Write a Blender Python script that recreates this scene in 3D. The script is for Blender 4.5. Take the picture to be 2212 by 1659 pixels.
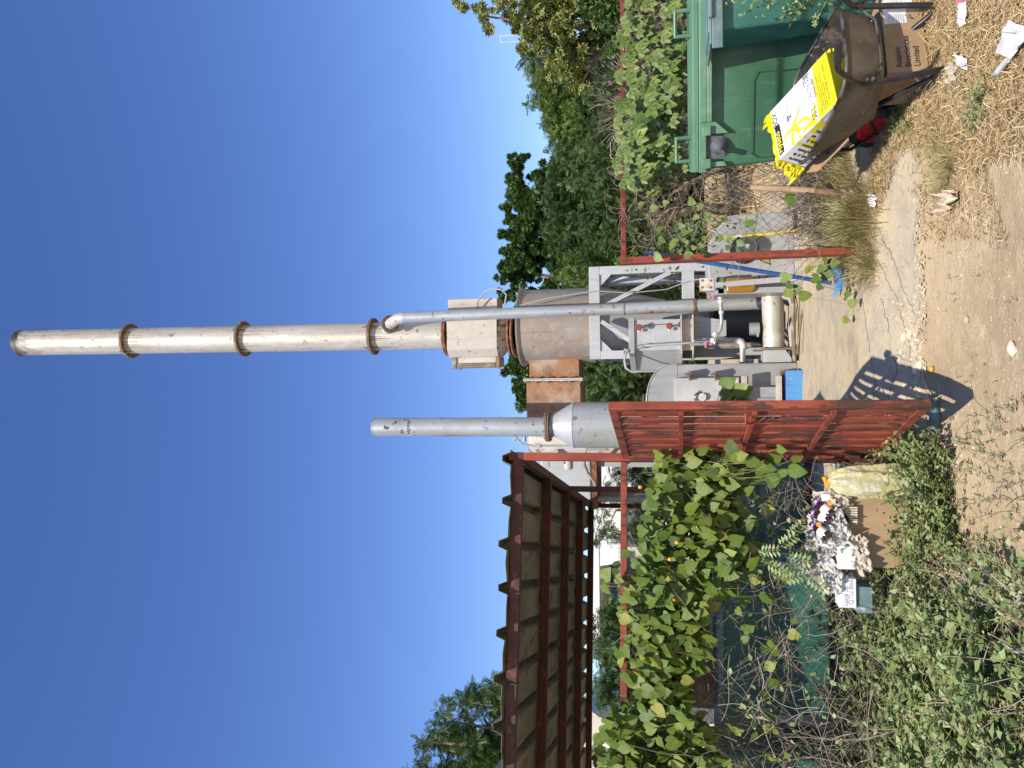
import bpy, math, random
import numpy as np
from mathutils import Vector, Matrix
for o in list(bpy.data.objects): bpy.data.objects.remove(o)
random.seed(7); rng = np.random.default_rng(7)
S = bpy.context.scene; COL = S.collection
R_ = math.radians

# ---------------------------------------------------------------- camera (photo was taken upright, stored sideways)
F = 1700.0; TH = R_(11.6); RO = .013
CAM = np.array([0, 0, 1.55])
Lk = np.array([0, math.cos(TH), math.sin(TH)]); R0 = np.array([1., 0, 0]); U0 = np.array([0, -math.sin(TH), math.cos(TH)])
Rt = R0*math.cos(RO)-U0*math.sin(RO); Up = U0*math.cos(RO)+R0*math.sin(RO)
cd = bpy.data.cameras.new('camera'); cam = bpy.data.objects.new('camera', cd); COL.objects.link(cam)
cd.sensor_width = 36; cd.lens = 36*F/2212; cd.clip_start = .05; cd.clip_end = 3000
m = Matrix.Identity(4)
for i in range(3):
    m[i][0] = -Up[i]; m[i][1] = Rt[i]; m[i][2] = -Lk[i]; m[i][3] = CAM[i]
cam.matrix_world = m
S.camera = cam

# ---------------------------------------------------------------- light
SUNEL = R_(50.0); SUNAZ = R_(10.7)
sd = np.array([-math.sin(SUNAZ)*math.cos(SUNEL), -math.cos(SUNAZ)*math.cos(SUNEL), math.sin(SUNEL)])
ld = bpy.data.lights.new('sun', 'SUN'); ld.energy = 4.2; ld.angle = R_(.5); ld.color = (1, .925, .79)
lo = bpy.data.objects.new('sun', ld); COL.objects.link(lo)
lo.rotation_euler = Vector(sd).to_track_quat('Z', 'Y').to_euler()
W = bpy.data.worlds.new('World'); S.world = W; W.use_nodes = True
wn = W.node_tree.nodes; wl = W.node_tree.links
for n in list(wn): wn.remove(n)
sky = wn.new('ShaderNodeTexSky'); sky.sky_type = 'NISHITA'; sky.sun_disc = False
sky.sun_elevation = SUNEL; sky.sun_rotation = math.atan2(sd[0], sd[1]); sky.air_density = 1.0; sky.dust_density = .25; sky.ozone_density = 3.0
bg = wn.new('ShaderNodeBackground'); bg.inputs[1].default_value = .12
wo = wn.new('ShaderNodeOutputWorld'); hs = wn.new('ShaderNodeHueSaturation'); hs.inputs['Saturation'].default_value = 1.20; hs.inputs['Hue'].default_value = .516; hs.inputs['Value'].default_value = 1.09; wl.new(sky.outputs[0], hs.inputs['Color']); wl.new(hs.outputs[0], bg.inputs[0]); wl.new(bg.outputs[0], wo.inputs[0])
S.view_settings.view_transform = 'Standard'; S.view_settings.look = 'None'; S.view_settings.exposure = 0.45; S.view_settings.gamma = 1
S.render.engine = 'CYCLES'
S.cycles.max_bounces = 6; S.cycles.transparent_max_bounces = 6

# ---------------------------------------------------------------- reading points off the photograph's grid (2212 x 1659)
def ray(dx, dy): return Lk + Rt*((829.5-dy)/F) + Up*((1106-dx)/F)
def P(dx, dy, Y):
    r = ray(dx, dy); return CAM + r*(Y/r[1])
def sstep(t): t = np.clip(t, 0, 1); return t*t*(3-2*t)
def gz(x, y): return .22*sstep((np.asarray(y, float)-4.9)/1.15) + (.012*np.sin(x*2.1+y*1.3) + .01*np.sin(x*5.3-y*4.1))*sstep((13-np.asarray(y, float))/4)*sstep((8-np.abs(x))/3)
def G(dx, dy, dz=0):
    r = ray(dx, dy); lo_, hi_ = 1.5, 60.
    for _ in range(50):
        mid = .5*(lo_+hi_); p = CAM+r*(mid/r[1])
        if p[2]-dz > gz(p[0], p[1]): lo_ = mid
        else: hi_ = mid
    return p
def proj(p):
    v = np.asarray(p)-CAM; d = v@Lk
    return np.stack([1106-F*(v@Up)/d, 829.5-F*(v@Rt)/d], -1)

# ---------------------------------------------------------------- objects
def tagit(o, label=None, cat=None, group=None, kind=None):
    if label: o['label'] = label
    if cat: o['category'] = cat
    if group: o['group'] = group
    if kind: o['kind'] = kind
    return o
def thing(name, base, label, cat, group=None, rotz=0):
    o = bpy.data.objects.new(name, None); COL.objects.link(o); o.empty_display_size = .1
    o.location = Vector([float(v) for v in base]); o.rotation_euler = (0, 0, rotz)
    return tagit(o, label, cat, group)
def wloc(o):
    v = np.zeros(3)
    while o is not None:
        v = v+np.array(o.location); o = o.parent
    return v
def mesh_obj(name, me, mat, parent=None, smooth=True, sharp=35, local=False):
    o = bpy.data.objects.new(name, me); COL.objects.link(o)
    if parent is not None:
        o.parent = parent
        if not local:
            b = wloc(parent); n = len(me.vertices); a = np.empty(n*3); me.vertices.foreach_get('co', a)
            a = a.reshape(-1, 3)-b; me.vertices.foreach_set('co', a.ravel())
    mats = mat if isinstance(mat, (list, tuple)) else [mat]
    for q in mats: me.materials.append(q)
    if smooth:
        me.shade_smooth()
        if sharp: me.set_sharp_from_angle(angle=R_(sharp))
    me.update()
    return o
def frame(d, up=(0, 0, 1)):
    d = np.asarray(d, float); d = d/np.linalg.norm(d); u = np.asarray(up, float)
    if abs(d@u) > .98*np.linalg.norm(u): u = np.array([1., 0, 0]) if abs(d[0]) < .9 else np.array([0, 1., 0])
    x = np.cross(u, d); x /= np.linalg.norm(x); y = np.cross(d, x)
    return x, y, d
class MB:
    def __init__(s): s.v = []; s.f = []; s.m = []; s.mi = 0
    def add(s, vs, fs):
        b = len(s.v); s.v += [tuple(float(c) for c in v) for v in vs]; s.f += [tuple(b+i for i in f) for f in fs]; s.m += [s.mi]*len(fs); return s
    def box(s, lo, hi):
        x0, y0, z0 = lo; x1, y1, z1 = hi
        return s.add([(x0,y0,z0),(x1,y0,z0),(x1,y1,z0),(x0,y1,z0),(x0,y0,z1),(x1,y0,z1),(x1,y1,z1),(x0,y1,z1)],
                     [(0,3,2,1),(4,5,6,7),(0,1,5,4),(1,2,6,5),(2,3,7,6),(3,0,4,7)])
    def obox(s, c, ax, half):
        c = np.asarray(c, float); A = [np.asarray(a, float)*h for a, h in zip(ax, half)]
        vs = [c+i*A[0]+j*A[1]+k*A[2] for k in (-1, 1) for j in (-1, 1) for i in (-1, 1)]
        return s.add(vs, [(0,2,3,1),(4,5,7,6),(0,1,5,4),(1,3,7,5),(3,2,6,7),(2,0,4,6)])
    def beam(s, a, b, w, h, up=(0, 0, 1)):
        a = np.asarray(a, float); b = np.asarray(b, float); x, y, d = frame(b-a, up)
        return s.obox((a+b)/2, (x, y, d), (w/2, h/2, np.linalg.norm(b-a)/2))
    def tube(s, pts, r, n=8, cap=True):
        pts = [np.asarray(p, float) for p in pts]; k = len(pts); rs = r if hasattr(r, '__len__') else [r]*k
        ux = None; vs = []
        for i in range(k):
            d = pts[min(i+1, k-1)]-pts[max(i-1, 0)]
            if ux is None: x, y, d = frame(d)
            else:
                d = d/np.linalg.norm(d); x = ux-d*(ux@d)
                if np.linalg.norm(x) < 1e-6: x, y, d = frame(d)
                x = x/np.linalg.norm(x); y = np.cross(d, x)
            ux = x
            for j in range(n):
                t = 2*math.pi*j/n; vs.append(pts[i]+(x*math.cos(t)+y*math.sin(t))*rs[i])
        fs = [(i*n+j, i*n+(j+1) % n, (i+1)*n+(j+1) % n, (i+1)*n+j) for i in range(k-1) for j in range(n)]
        if cap: fs += [tuple(range(n-1, -1, -1)), tuple(range((k-1)*n, k*n))]
        return s.add(vs, fs)
    def lathe(s, c, prof, n=32, axis=(0, 0, 1), cap=True):
        x, y, d = frame(axis); c = np.asarray(c, float)
        if axis == (0, 0, 1): x, y, d = np.array([1., 0, 0]), np.array([0, 1., 0]), np.array([0, 0, 1.])
        vs = [c+d*t+(x*math.cos(2*math.pi*j/n)+y*math.sin(2*math.pi*j/n))*r for r, t in prof for j in range(n)]
        k = len(prof)
        fs = [(i*n+j, i*n+(j+1) % n, (i+1)*n+(j+1) % n, (i+1)*n+j) for i in range(k-1) for j in range(n)]
        if cap: fs += [tuple(range(n-1, -1, -1)), tuple(range((k-1)*n, k*n))]
        return s.add(vs, fs)
    def prism(s, poly, o, ax, ay, az, t):
        """poly in (ax,ay) plane at o, extruded by t along az"""
        o, ax, ay, az = [np.asarray(q, float) for q in (o, ax, ay, az)]; n = len(poly)
        vs = [o+ax*p[0]+ay*p[1] for p in poly]+[o+ax*p[0]+ay*p[1]+az*t for p in poly]
        return s.add(vs, [tuple(range(n-1, -1, -1)), tuple(range(n, 2*n))]+[(i, (i+1) % n, n+(i+1) % n, n+i) for i in range(n)])
    def build(s, name, mat, parent=None, bevel=0, smooth=True, sharp=35):
        me = bpy.data.meshes.new(name); me.from_pydata(s.v, [], s.f)
        o = mesh_obj(name, me, mat, parent, smooth, sharp)
        if any(s.m): me.polygons.foreach_set('material_index', s.m)
        if bevel:
            b = o.modifiers.new('bevel', 'BEVEL'); b.width = bevel; b.segments = 2; b.limit_method = 'ANGLE'
        return o
def arc(c, r, a0, a1, n, u, v):
    c, u, v = [np.asarray(q, float) for q in (c, u, v)]
    return [c+u*r*math.cos(a0+(a1-a0)*i/n)+v*r*math.sin(a0+(a1-a0)*i/n) for i in range(n+1)]
def rect(x0, y0, x1, y1, Y):
    """photo rectangle at distance Y -> world (xmin, xmax, zmin, zmax)"""
    xm, ym = (x0+x1)/2, (y0+y1)/2
    return P(xm, y1, Y)[0], P(xm, y0, Y)[0], P(x1, ym, Y)[2], P(x0, ym, Y)[2]
def dbox(mb, x0, y0, x1, y1, Y, dep):
    a, b, c, d = rect(x0, y0, x1, y1, Y); return mb.box((a, Y, c), (b, Y+dep, d))

def mesh_np(V, Fq):
    """V (n,3), Fq (m,k) equal sized faces"""
    me = bpy.data.meshes.new('m'); m_, k = Fq.shape
    me.vertices.add(len(V)); me.vertices.foreach_set('co', np.ascontiguousarray(V, dtype=np.float32).ravel())
    me.loops.add(m_*k); me.loops.foreach_set('vertex_index', np.ascontiguousarray(Fq, dtype=np.int32).ravel())
    me.polygons.add(m_); me.polygons.foreach_set('loop_start', np.arange(0, m_*k, k, dtype=np.int32))
    me.update(calc_edges=True); return me
def scatter(T, pos, d, nrm, size):
    """template T=(verts(n,3), quads(m,4)); y along d, z along nrm -> V,F arrays"""
    tv, tf = T; tv = np.asarray(tv, float); tf = np.asarray(tf); N = len(pos)
    d = d/np.linalg.norm(d, axis=1, keepdims=True)
    x = np.cross(d, nrm); x /= (np.linalg.norm(x, axis=1, keepdims=True)+1e-9); z = np.cross(x, d)
    size = np.broadcast_to(size, (N,))
    V = pos[:, None]+size[:, None, None]*(tv[None, :, 0:1]*x[:, None]+tv[None, :, 1:2]*d[:, None]+tv[None, :, 2:3]*z[:, None])
    Fq = tf[None]+(np.arange(N)*len(tv))[:, None, None]
    return V.reshape(-1, 3), Fq.reshape(-1, tf.shape[1])
def merge(L):
    V = []; Fq = []; b = 0
    for v, f in L:
        V.append(v); Fq.append(f+b); b += len(v)
    return np.concatenate(V), np.concatenate(Fq)
def cloud(name, L, mat, parent=None, smooth=True):
    V, Fq = merge(L) if isinstance(L, list) else L
    return mesh_obj(name, mesh_np(V, Fq), mat, parent, smooth, 0)
def unit(n): v = rng.normal(size=(n, 3)); return v/np.linalg.norm(v, axis=1, keepdims=True)
def tubes_np(curves, rad, n=3):
    """curves (N,K,3), rad (N,) or (N,K)"""
    N, K, _ = curves.shape; d = np.gradient(curves, axis=1); d /= (np.linalg.norm(d, axis=2, keepdims=True)+1e-9)
    ref = np.tile(np.array([.31, .9, .2]), (N, K, 1)); x = np.cross(d, ref); x /= (np.linalg.norm(x, axis=2, keepdims=True)+1e-9); y = np.cross(d, x)
    rad = np.asarray(rad, float); rad = rad[:, None]*np.ones((1, K)) if rad.ndim == 1 else rad
    V = np.stack([curves+rad[..., None]*(x*math.cos(2*math.pi*j/n)+y*math.sin(2*math.pi*j/n)) for j in range(n)], 2)
    idx = np.arange(N*K*n).reshape(N, K, n); a = idx[:, :-1]; b = idx[:, 1:]
    Fq = np.stack([a, np.roll(a, -1, 2), np.roll(b, -1, 2), b], -1).reshape(-1, 4)
    return V.reshape(-1, 3), Fq

# ---------------------------------------------------------------- materials
def mat(name, base, layers=(), rough=.6, metal=0., bump=None, rvar=0, transl=0, island=0, spec=.5, coat=0, coord='Object', wave=None):
    M_ = bpy.data.materials.new(name); M_.use_nodes = True; nt = M_.node_tree; N = nt.nodes; K = nt.links
    for n in list(N): N.remove(n)
    out = N.new('ShaderNodeOutputMaterial'); b = N.new('ShaderNodeBsdfPrincipled'); K.new(b.outputs[0], out.inputs[0])
    b.inputs['Roughness'].default_value = rough; b.inputs['Metallic'].default_value = metal; b.inputs['Specular IOR Level'].default_value = spec
    if coat: b.inputs['Coat Weight'].default_value = coat; b.inputs['Coat Roughness'].default_value = .15
    tc = N.new('ShaderNodeTexCoord')
    def noise(scale, det=5, stretch=(1, 1, 1), seed=0, rg=.6):
        mp = N.new('ShaderNodeMapping'); K.new(tc.outputs[coord], mp.inputs[0]); mp.inputs['Scale'].default_value = stretch; mp.inputs['Location'].default_value = (seed*3.1, seed*1.7, seed*.9)
        t = N.new('ShaderNodeTexNoise'); K.new(mp.outputs[0], t.inputs[0]); t.inputs['Scale'].default_value = scale; t.inputs['Detail'].default_value = det; t.inputs['Roughness'].default_value = rg
        return t.outputs[0]
    def ramp(sk, lo_, hi_, amt=1):
        r = N.new('ShaderNodeMapRange'); K.new(sk, r.inputs[0]); r.inputs[1].default_value = lo_; r.inputs[2].default_value = hi_; r.inputs[3].default_value = 0; r.inputs[4].default_value = amt
        return r.outputs[0]
    def mix(fac, A, B, bt='MIX'):
        x = N.new('ShaderNodeMix'); x.data_type = 'RGBA'; x.blend_type = bt; x.clamp_factor = True
        if hasattr(fac, 'links') or not isinstance(fac, (int, float)): K.new(fac, x.inputs[0])
        else: x.inputs[0].default_value = fac
        for q, i in ((A, 6), (B, 7)):
            if isinstance(q, tuple): x.inputs[i].default_value = (*q[:3], 1)
            else: K.new(q, x.inputs[i])
        return x.outputs[2]
    col = tuple(base)
    facs = []
    for i, l in enumerate(layers):
        sk = noise(l.get('s', 4), l.get('d', 6), l.get('st', (1, 1, 1)), i+1+l.get('seed', 0), l.get('rg', .6))
        fc = ramp(sk, l.get('lo', .45), l.get('hi', .6), l.get('a', 1)); facs.append((fc, l))
        col = mix(fc, col, l['c'])
    if wave:  # stripes of a second colour (corrugated board, newsprint lines)
        mp = N.new('ShaderNodeMapping'); K.new(tc.outputs[coord], mp.inputs[0]); mp.inputs['Rotation'].default_value = wave.get('rot', (0, 0, 0))
        w = N.new('ShaderNodeTexWave'); K.new(mp.outputs[0], w.inputs[0]); w.inputs['Scale'].default_value = wave['s']; w.inputs['Distortion'].default_value = wave.get('dist', 0)
        w.inputs['Detail'].default_value = 3; w.inputs['Detail Scale'].default_value = wave.get('ds', 1)
        col = mix(ramp(w.outputs[1], wave.get('lo', .4), wave.get('hi', .6), wave.get('a', 1)), col, wave['c'])
    if island:
        ge = N.new('ShaderNodeNewGeometry'); rp = N.new('ShaderNodeValToRGB'); K.new(ge.outputs['Random Per Island'], rp.inputs[0])
        cs = island; e = rp.color_ramp.elements
        while len(e) < len(cs): e.new(.5)
        for i, c in enumerate(cs): e[i].position = i/(len(cs)-1); e[i].color = (*c, 1)
        col = rp.outputs[0] if not layers else mix(.75, col, rp.outputs[0])
    if isinstance(col, tuple): b.inputs['Base Color'].default_value = (*col, 1)
    else: K.new(col, b.inputs['Base Color'])
    if rvar:
        mm = N.new('ShaderNodeMapRange'); K.new(noise(6, 6, (1, 1, 1), 11), mm.inputs[0]); mm.inputs[1].default_value = .3; mm.inputs[2].default_value = .7
        mm.inputs[3].default_value = rough-rvar; mm.inputs[4].default_value = rough+rvar; K.new(mm.outputs[0], b.inputs['Roughness'])
    if bump:
        prev = None
        for (s_, h_) in (bump if isinstance(bump, list) else [bump]):
            bp = N.new('ShaderNodeBump'); bp.inputs['Strength'].default_value = 1; bp.inputs['Distance'].default_value = h_; K.new(noise(s_, 7, (1, 1, 1), 5, .65), bp.inputs['Height'])
            if prev: K.new(prev, bp.inputs['Normal'])
            prev = bp.outputs[0]
        K.new(prev, b.inputs['Normal'])
    if transl:
        t = N.new('ShaderNodeBsdfTranslucent'); ms = N.new('ShaderNodeMixShader'); ms.inputs[0].default_value = transl
        if isinstance(col, tuple): t.inputs[0].default_value = (*col, 1)
        else: K.new(mix(1., col, (1., 1., .45), 'MULTIPLY'), t.inputs[0])
        K.new(b.outputs[0], ms.inputs[1]); K.new(t.outputs[0], ms.inputs[2]); K.new(ms.outputs[0], out.inputs[0])
    return M_
RUST = (.20, .075, .03); RUSTD = (.07, .03, .018); RUSTL = (.38, .18, .08)
def steel(name, base, rustamt=.62, rough=.5, metal=.25, dirt=(.28, .26, .23), extra=(), st=(1, 1, 1)):
    rustamt = rustamt-.075
    return mat(name, base, [dict(c=dirt, s=1.6, lo=.42, hi=.75, a=.75, st=st), dict(c=tuple(min(1, q*1.25) for q in base), s=3.3, lo=.5, hi=.72, a=.5, seed=3, st=st),
                            dict(c=tuple(q*.72 for q in base), s=28, lo=.52, hi=.72, a=.35, seed=5, st=(1, 1, .25)), *extra,
                            dict(c=tuple(q*.55 for q in dirt), s=5, lo=.55, hi=.72, a=.45, seed=17, st=(3, 3, .15)), dict(c=RUSTL, s=3.5, lo=rustamt, hi=rustamt+.1, a=.7, seed=7, st=(1.6, 1.6, .5)), dict(c=RUSTD, s=14, lo=rustamt+.03, hi=rustamt+.1, a=.7, seed=8)],
               rough=rough, metal=metal, rvar=.12, bump=[(5, .004), (60, .0008)])
m_chim = steel('silver_chimney_paint', (.56, .53, .47), .66, .48, .25, (.40, .34, .26), extra=(dict(c=(.33, .25, .17), s=6, lo=.56, hi=.72, a=.6, seed=31, st=(1.5, 1.5, .12)), dict(c=(.70, .68, .64), s=3, lo=.55, hi=.7, a=.6, seed=33, st=(1.5, 1.5, .3))), st=(1, 1, .2))
m_pipe = steel('grey_pipe_paint', (.44, .46, .47), .66, .4, .35, (.36, .33, .29), st=(1, 1, .3))
m_grey = steel('grey_steel_paint', (.38, .39, .40), .72, .5, .1, (.30, .29, .27))
m_light = steel('pale_grey_paint', (.44, .45, .455), .74, .5, .1, (.40, .39, .36))
m_furn = steel('furnace_steel', (.36, .36, .36), .74, .5, .2, (.24, .23, .22), extra=(dict(c=(.5, .5, .5), s=2.2, lo=.5, hi=.62, a=.6, seed=12),))
m_drum = steel('weathered_drum', (.31, .26, .215), .70, .6, .15, (.25, .21, .17), extra=(dict(c=(.42, .39, .35), s=9, lo=.52, hi=.7, a=.7, seed=13), dict(c=(.30, .22, .15), s=3, lo=.5, hi=.7, a=.5, seed=14)))
m_damp = steel('beige_damper_paint', (.54, .495, .43), .66, .55, .05, (.45, .36, .30))
m_worn = steel('worn_vessel_paint', (.50, .46, .40), .66, .6, .05, (.36, .31, .26), extra=(dict(c=(.19, .14, .11), s=4.5, lo=.57, hi=.6, a=.9, seed=15),))
m_duct = mat('rusted_duct', (.29, .185, .115), [dict(c=(.36, .135, .05), s=1.9, lo=.40, hi=.56, a=.95), dict(c=(.42, .34, .27), s=2.4, lo=.54, hi=.64, a=.7, seed=2), dict(c=(.17, .085, .05), s=5, lo=.48, hi=.66, a=.75, seed=4), dict(c=(.10, .06, .04), s=11, lo=.56, hi=.66, a=.6, seed=14),
                                          dict(c=(.44, .26, .13), s=20, lo=.5, hi=.7, a=.5, seed=6)], rough=.7, metal=.1, bump=[(4, .004), (50, .001)])
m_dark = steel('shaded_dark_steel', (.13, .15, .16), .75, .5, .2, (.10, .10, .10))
m_rust = mat('rust', RUST, [dict(c=(.33, .17, .09), s=9, lo=.45, hi=.6), dict(c=RUSTD, s=5, lo=.5, hi=.65, seed=3)], rough=.85, bump=(40, .002))
m_flange = mat('brown_flange', (.17, .14, .11), [dict(c=(.26, .16, .09), s=12, lo=.45, hi=.65), dict(c=(.40, .34, .28), s=5, lo=.55, hi=.65, seed=2)], rough=.7, metal=.2, bump=(40, .001))
m_red = mat('red_oxide_paint', (.29, .058, .032), [dict(c=(.20, .042, .026), s=3, lo=.4, hi=.6), dict(c=(.34, .09, .05), s=18, lo=.5, hi=.65, a=.6, seed=2, st=(1, 1, .2)),
           dict(c=(.055, .032, .026), s=6, lo=.52, hi=.565, a=.9, seed=3, st=(1.6, 1.6, .45), d=9, rg=.72)], rough=.62, bump=[(35, .0008)], spec=.35)
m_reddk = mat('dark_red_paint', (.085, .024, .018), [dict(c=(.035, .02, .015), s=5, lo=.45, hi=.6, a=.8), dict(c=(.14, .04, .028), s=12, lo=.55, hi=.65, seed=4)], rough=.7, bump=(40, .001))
m_roof = mat('galvanised_roof_underside', (.22, .225, .195), [dict(c=(.16, .16, .135), s=1.5, lo=.4, hi=.6), dict(c=(.15, .07, .03), s=2.3, lo=.57, hi=.65, a=.95, seed=2, st=(2, .6, 1)), dict(c=(.08, .05, .03), s=16, lo=.56, hi=.64, a=.7, seed=6, st=(1, .25, 1))], rough=.7, metal=.1, bump=(30, .001))
m_dirt = mat('dry_dirt', (.50, .385, .235), [dict(c=(.56, .44, .28), s=.9, lo=.4, hi=.62), dict(c=(.40, .29, .18), s=3.2, lo=.5, hi=.66, a=.7, seed=2), dict(c=(.33, .245, .16), s=.8, lo=.5, hi=.66, a=.6, seed=12), dict(c=(.62, .52, .37), s=7, lo=.58, hi=.68, a=.5, seed=13), dict(c=(.52, .43, .32), s=26, lo=.58, hi=.66, a=.5, seed=3),
            dict(c=(.24, .18, .12), s=45, lo=.60, hi=.66, a=.6, seed=4), dict(c=(.34, .30, .26), s=16, lo=.64, hi=.68, a=.6, seed=6)], rough=.95, bump=[(8, .02), (45, .008), (160, .003)], spec=.15)
m_conc = mat('dusty_concrete', (.46, .395, .285), [dict(c=(.53, .43, .28), s=1.6, lo=.42, hi=.6), dict(c=(.36, .32, .26), s=5, lo=.48, hi=.64, a=.8, seed=2), dict(c=(.30, .22, .14), s=2.2, lo=.55, hi=.7, a=.6, seed=21), dict(c=(.20, .18, .16), s=38, lo=.60, hi=.66, a=.8, seed=3),
            dict(c=(.47, .43, .37), s=30, lo=.58, hi=.66, a=.5, seed=9), dict(c=(.15, .12, .10), s=3.2, lo=.497, hi=.503, a=0, seed=5)], rough=.92, bump=[(6, .012), (40, .005), (140, .002)], spec=.2)
m_crack = mat('gritty_crack', (.18, .145, .11), [dict(c=(.20, .15, .10), s=20, lo=.45, hi=.6)], rough=1)
m_green = mat('bin_green_plastic', (.042, .125, .068), [dict(c=(.16, .24, .17), s=3, lo=.56, hi=.75, a=.5, seed=20), dict(c=(.13, .21, .14), s=24, lo=.58, hi=.66, a=.5, seed=22, st=(1, 1, .12)), dict(c=(.07, .19, .11), s=2.2, lo=.4, hi=.65, a=.8), dict(c=(.10, .22, .14), s=30, lo=.6, hi=.72, a=.4, seed=3, st=(.2, 1, 1)), dict(c=(.035, .11, .065), s=6, lo=.5, hi=.7, a=.6, seed=4)], rough=.42, rvar=.1, bump=(25, .0008))
m_greenl = mat('faded_green_plastic', (.10, .22, .13), [dict(c=(.22, .30, .22), s=6, lo=.5, hi=.65, a=.7), dict(c=(.07, .17, .10), s=2, lo=.45, hi=.6, a=.7, seed=2)], rough=.5, bump=(25, .0008))
m_teal = mat('teal_bin_plastic', (.025, .12, .095), [dict(c=(.04, .16, .125), s=2.4, lo=.4, hi=.6, a=.8), dict(c=(.10, .19, .16), s=14, lo=.58, hi=.7, a=.5, seed=2), dict(c=(.015, .07, .06), s=5, lo=.5, hi=.65, a=.6, seed=3)], rough=.45, bump=(20, .001))
m_tealg = mat('worn_teal_grey', (.10, .17, .18), [dict(c=(.55, .58, .56), s=6, lo=.62, hi=.66), dict(c=(.18, .25, .25), s=3, lo=.45, hi=.6, a=.7, seed=2)], rough=.5, bump=(20, .001))
m_bracket = mat('dark_grey_plastic', (.075, .08, .095), [dict(c=(.12, .125, .14), s=6, lo=.45, hi=.6, a=.7)], rough=.5)
m_black = mat('black_barrow_paint', (.022, .021, .022), [dict(c=(.13, .10, .07), s=2.6, lo=.44, hi=.62, a=.8), dict(c=(.06, .05, .04), s=12, lo=.5, hi=.65, a=.7, seed=2)], rough=.42, rvar=.12, bump=(30, .0008))
m_tub = mat('dusty_tub_outside', (.085, .068, .05), [dict(c=(.16, .125, .09), s=2.6, lo=.42, hi=.62, a=.9), dict(c=(.04, .034, .03), s=5, lo=.5, hi=.65, a=.7, seed=2), dict(c=(.20, .16, .12), s=22, lo=.58, hi=.68, a=.5, seed=5)], rough=.5, rvar=.1, bump=(30, .0008))
m_rim = mat('worn_rim_metal', (.20, .19, .18), [dict(c=(.05, .045, .04), s=8, lo=.45, hi=.55)], rough=.4, metal=.6)
m_tubein = mat('tub_inside', (.055, .045, .038), [dict(c=(.30, .21, .13), s=2.1, lo=.5, hi=.64, a=.85), dict(c=(.02, .02, .02), s=7, lo=.45, hi=.6, a=.8, seed=2), dict(c=(.35, .30, .24), s=26, lo=.60, hi=.66, a=.7, seed=4)], rough=.6, bump=(30, .001))
m_tube = mat('black_tube', (.016, .016, .018), [dict(c=(.05, .045, .04), s=8, lo=.45, hi=.65, a=.6)], rough=.32)
m_tyre = mat('tyre_rubber', (.018, .018, .018), [dict(c=(.07, .06, .05), s=6, lo=.5, hi=.65, a=.6)], rough=.85)
m_redrim = mat('red_wheel_rim', (.50, .018, .03), [dict(c=(.35, .03, .03), s=6, lo=.45, hi=.6, a=.6)], rough=.4)
m_yel = mat('yellow_board', (.78, .66, .01), [dict(c=(.66, .54, .02), s=8, lo=.5, hi=.65, a=.5)], rough=.5, bump=(14, .002))
m_white = mat('white_board', (.72, .72, .74), [dict(c=(.62, .63, .66), s=5, lo=.5, hi=.65, a=.5)], rough=.55, bump=(14, .001))
m_yink = mat('yellow_ink', (.76, .64, .02), rough=.5)
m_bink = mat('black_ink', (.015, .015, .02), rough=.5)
m_gink = mat('grey_ink', (.33, .35, .42), rough=.5)
m_oink = mat('olive_ink', (.20, .17, .01), rough=.5)
m_card = mat('cardboard', (.36, .235, .13), [dict(c=(.29, .18, .10), s=4, lo=.45, hi=.6, a=.7), dict(c=(.44, .31, .19), s=22, lo=.5, hi=.7, a=.4, seed=2, st=(1, 1, .2))], rough=.85, bump=(30, .001))
m_cardg = mat('sun_bleached_card', (.52, .46, .38), [dict(c=(.38, .31, .23), s=5, lo=.45, hi=.6, a=.7), dict(c=(.62, .58, .52), s=16, lo=.5, hi=.66, a=.5, seed=2)], rough=.85, bump=[(12, .006), (60, .001)])
m_corr = mat('corrugated_card', (.60, .52, .40), wave=dict(s=22, c=(.20, .14, .08), rot=(0, 0, 0), dist=.6), rough=.85)
m_news = mat('crumpled_newsprint', (.60, .58, .55), [dict(c=(.45, .42, .38), s=5, lo=.5, hi=.65, a=.7)], wave=dict(s=55, c=(.28, .28, .28), rot=(.5, 1.1, .3), dist=2, ds=3, lo=.62, hi=.9, a=.28), rough=.85, bump=[(9, .02), (40, .003)])
m_bottle = mat('brown_bottle', (.035, .010, .012), rough=.12, coat=.5)
m_lab = mat('bottle_label', (.72, .72, .72), [dict(c=(.35, .35, .45), s=40, lo=.58, hi=.64, a=.5)], rough=.6)
m_purple = mat('purple_cap', (.42, .22, .60), rough=.4)
m_orange = mat('orange_plastic', (.80, .32, .02), rough=.4)
m_greencap = mat('green_cap', (.02, .38, .20), rough=.35)
m_bag = mat('yellow_bag_film', (.74, .68, .34), [dict(c=(.78, .76, .62), s=5, lo=.4, hi=.6, a=.9), dict(c=(.74, .60, .12), s=9, lo=.5, hi=.65, a=.7, seed=3), dict(c=(.62, .30, .25), s=3.2, lo=.68, hi=.72, a=.6, seed=7)], rough=.3, transl=.35, bump=[(14, .02), (40, .004)])
m_blue = mat('blue_paint', (.025, .10, .38), [dict(c=(.05, .18, .50), s=6, lo=.45, hi=.6, a=.7), dict(c=(.02, .05, .16), s=14, lo=.58, hi=.66, a=.8, seed=2)], rough=.45, bump=(30, .001))
m_bluel = mat('pale_blue_paint', (.10, .30, .62), [dict(c=(.05, .18, .48), s=9, lo=.50, hi=.6, a=.8, st=(1, 1, .3)), dict(c=(.30, .33, .36), s=12, lo=.64, hi=.68, seed=2), dict(c=(.24, .12, .07), s=2.2, lo=.66, hi=.70, seed=5)], rough=.5, bump=(30, .001))
m_dblue = mat('cobalt_plastic', (.02, .04, .42), rough=.35)
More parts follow.
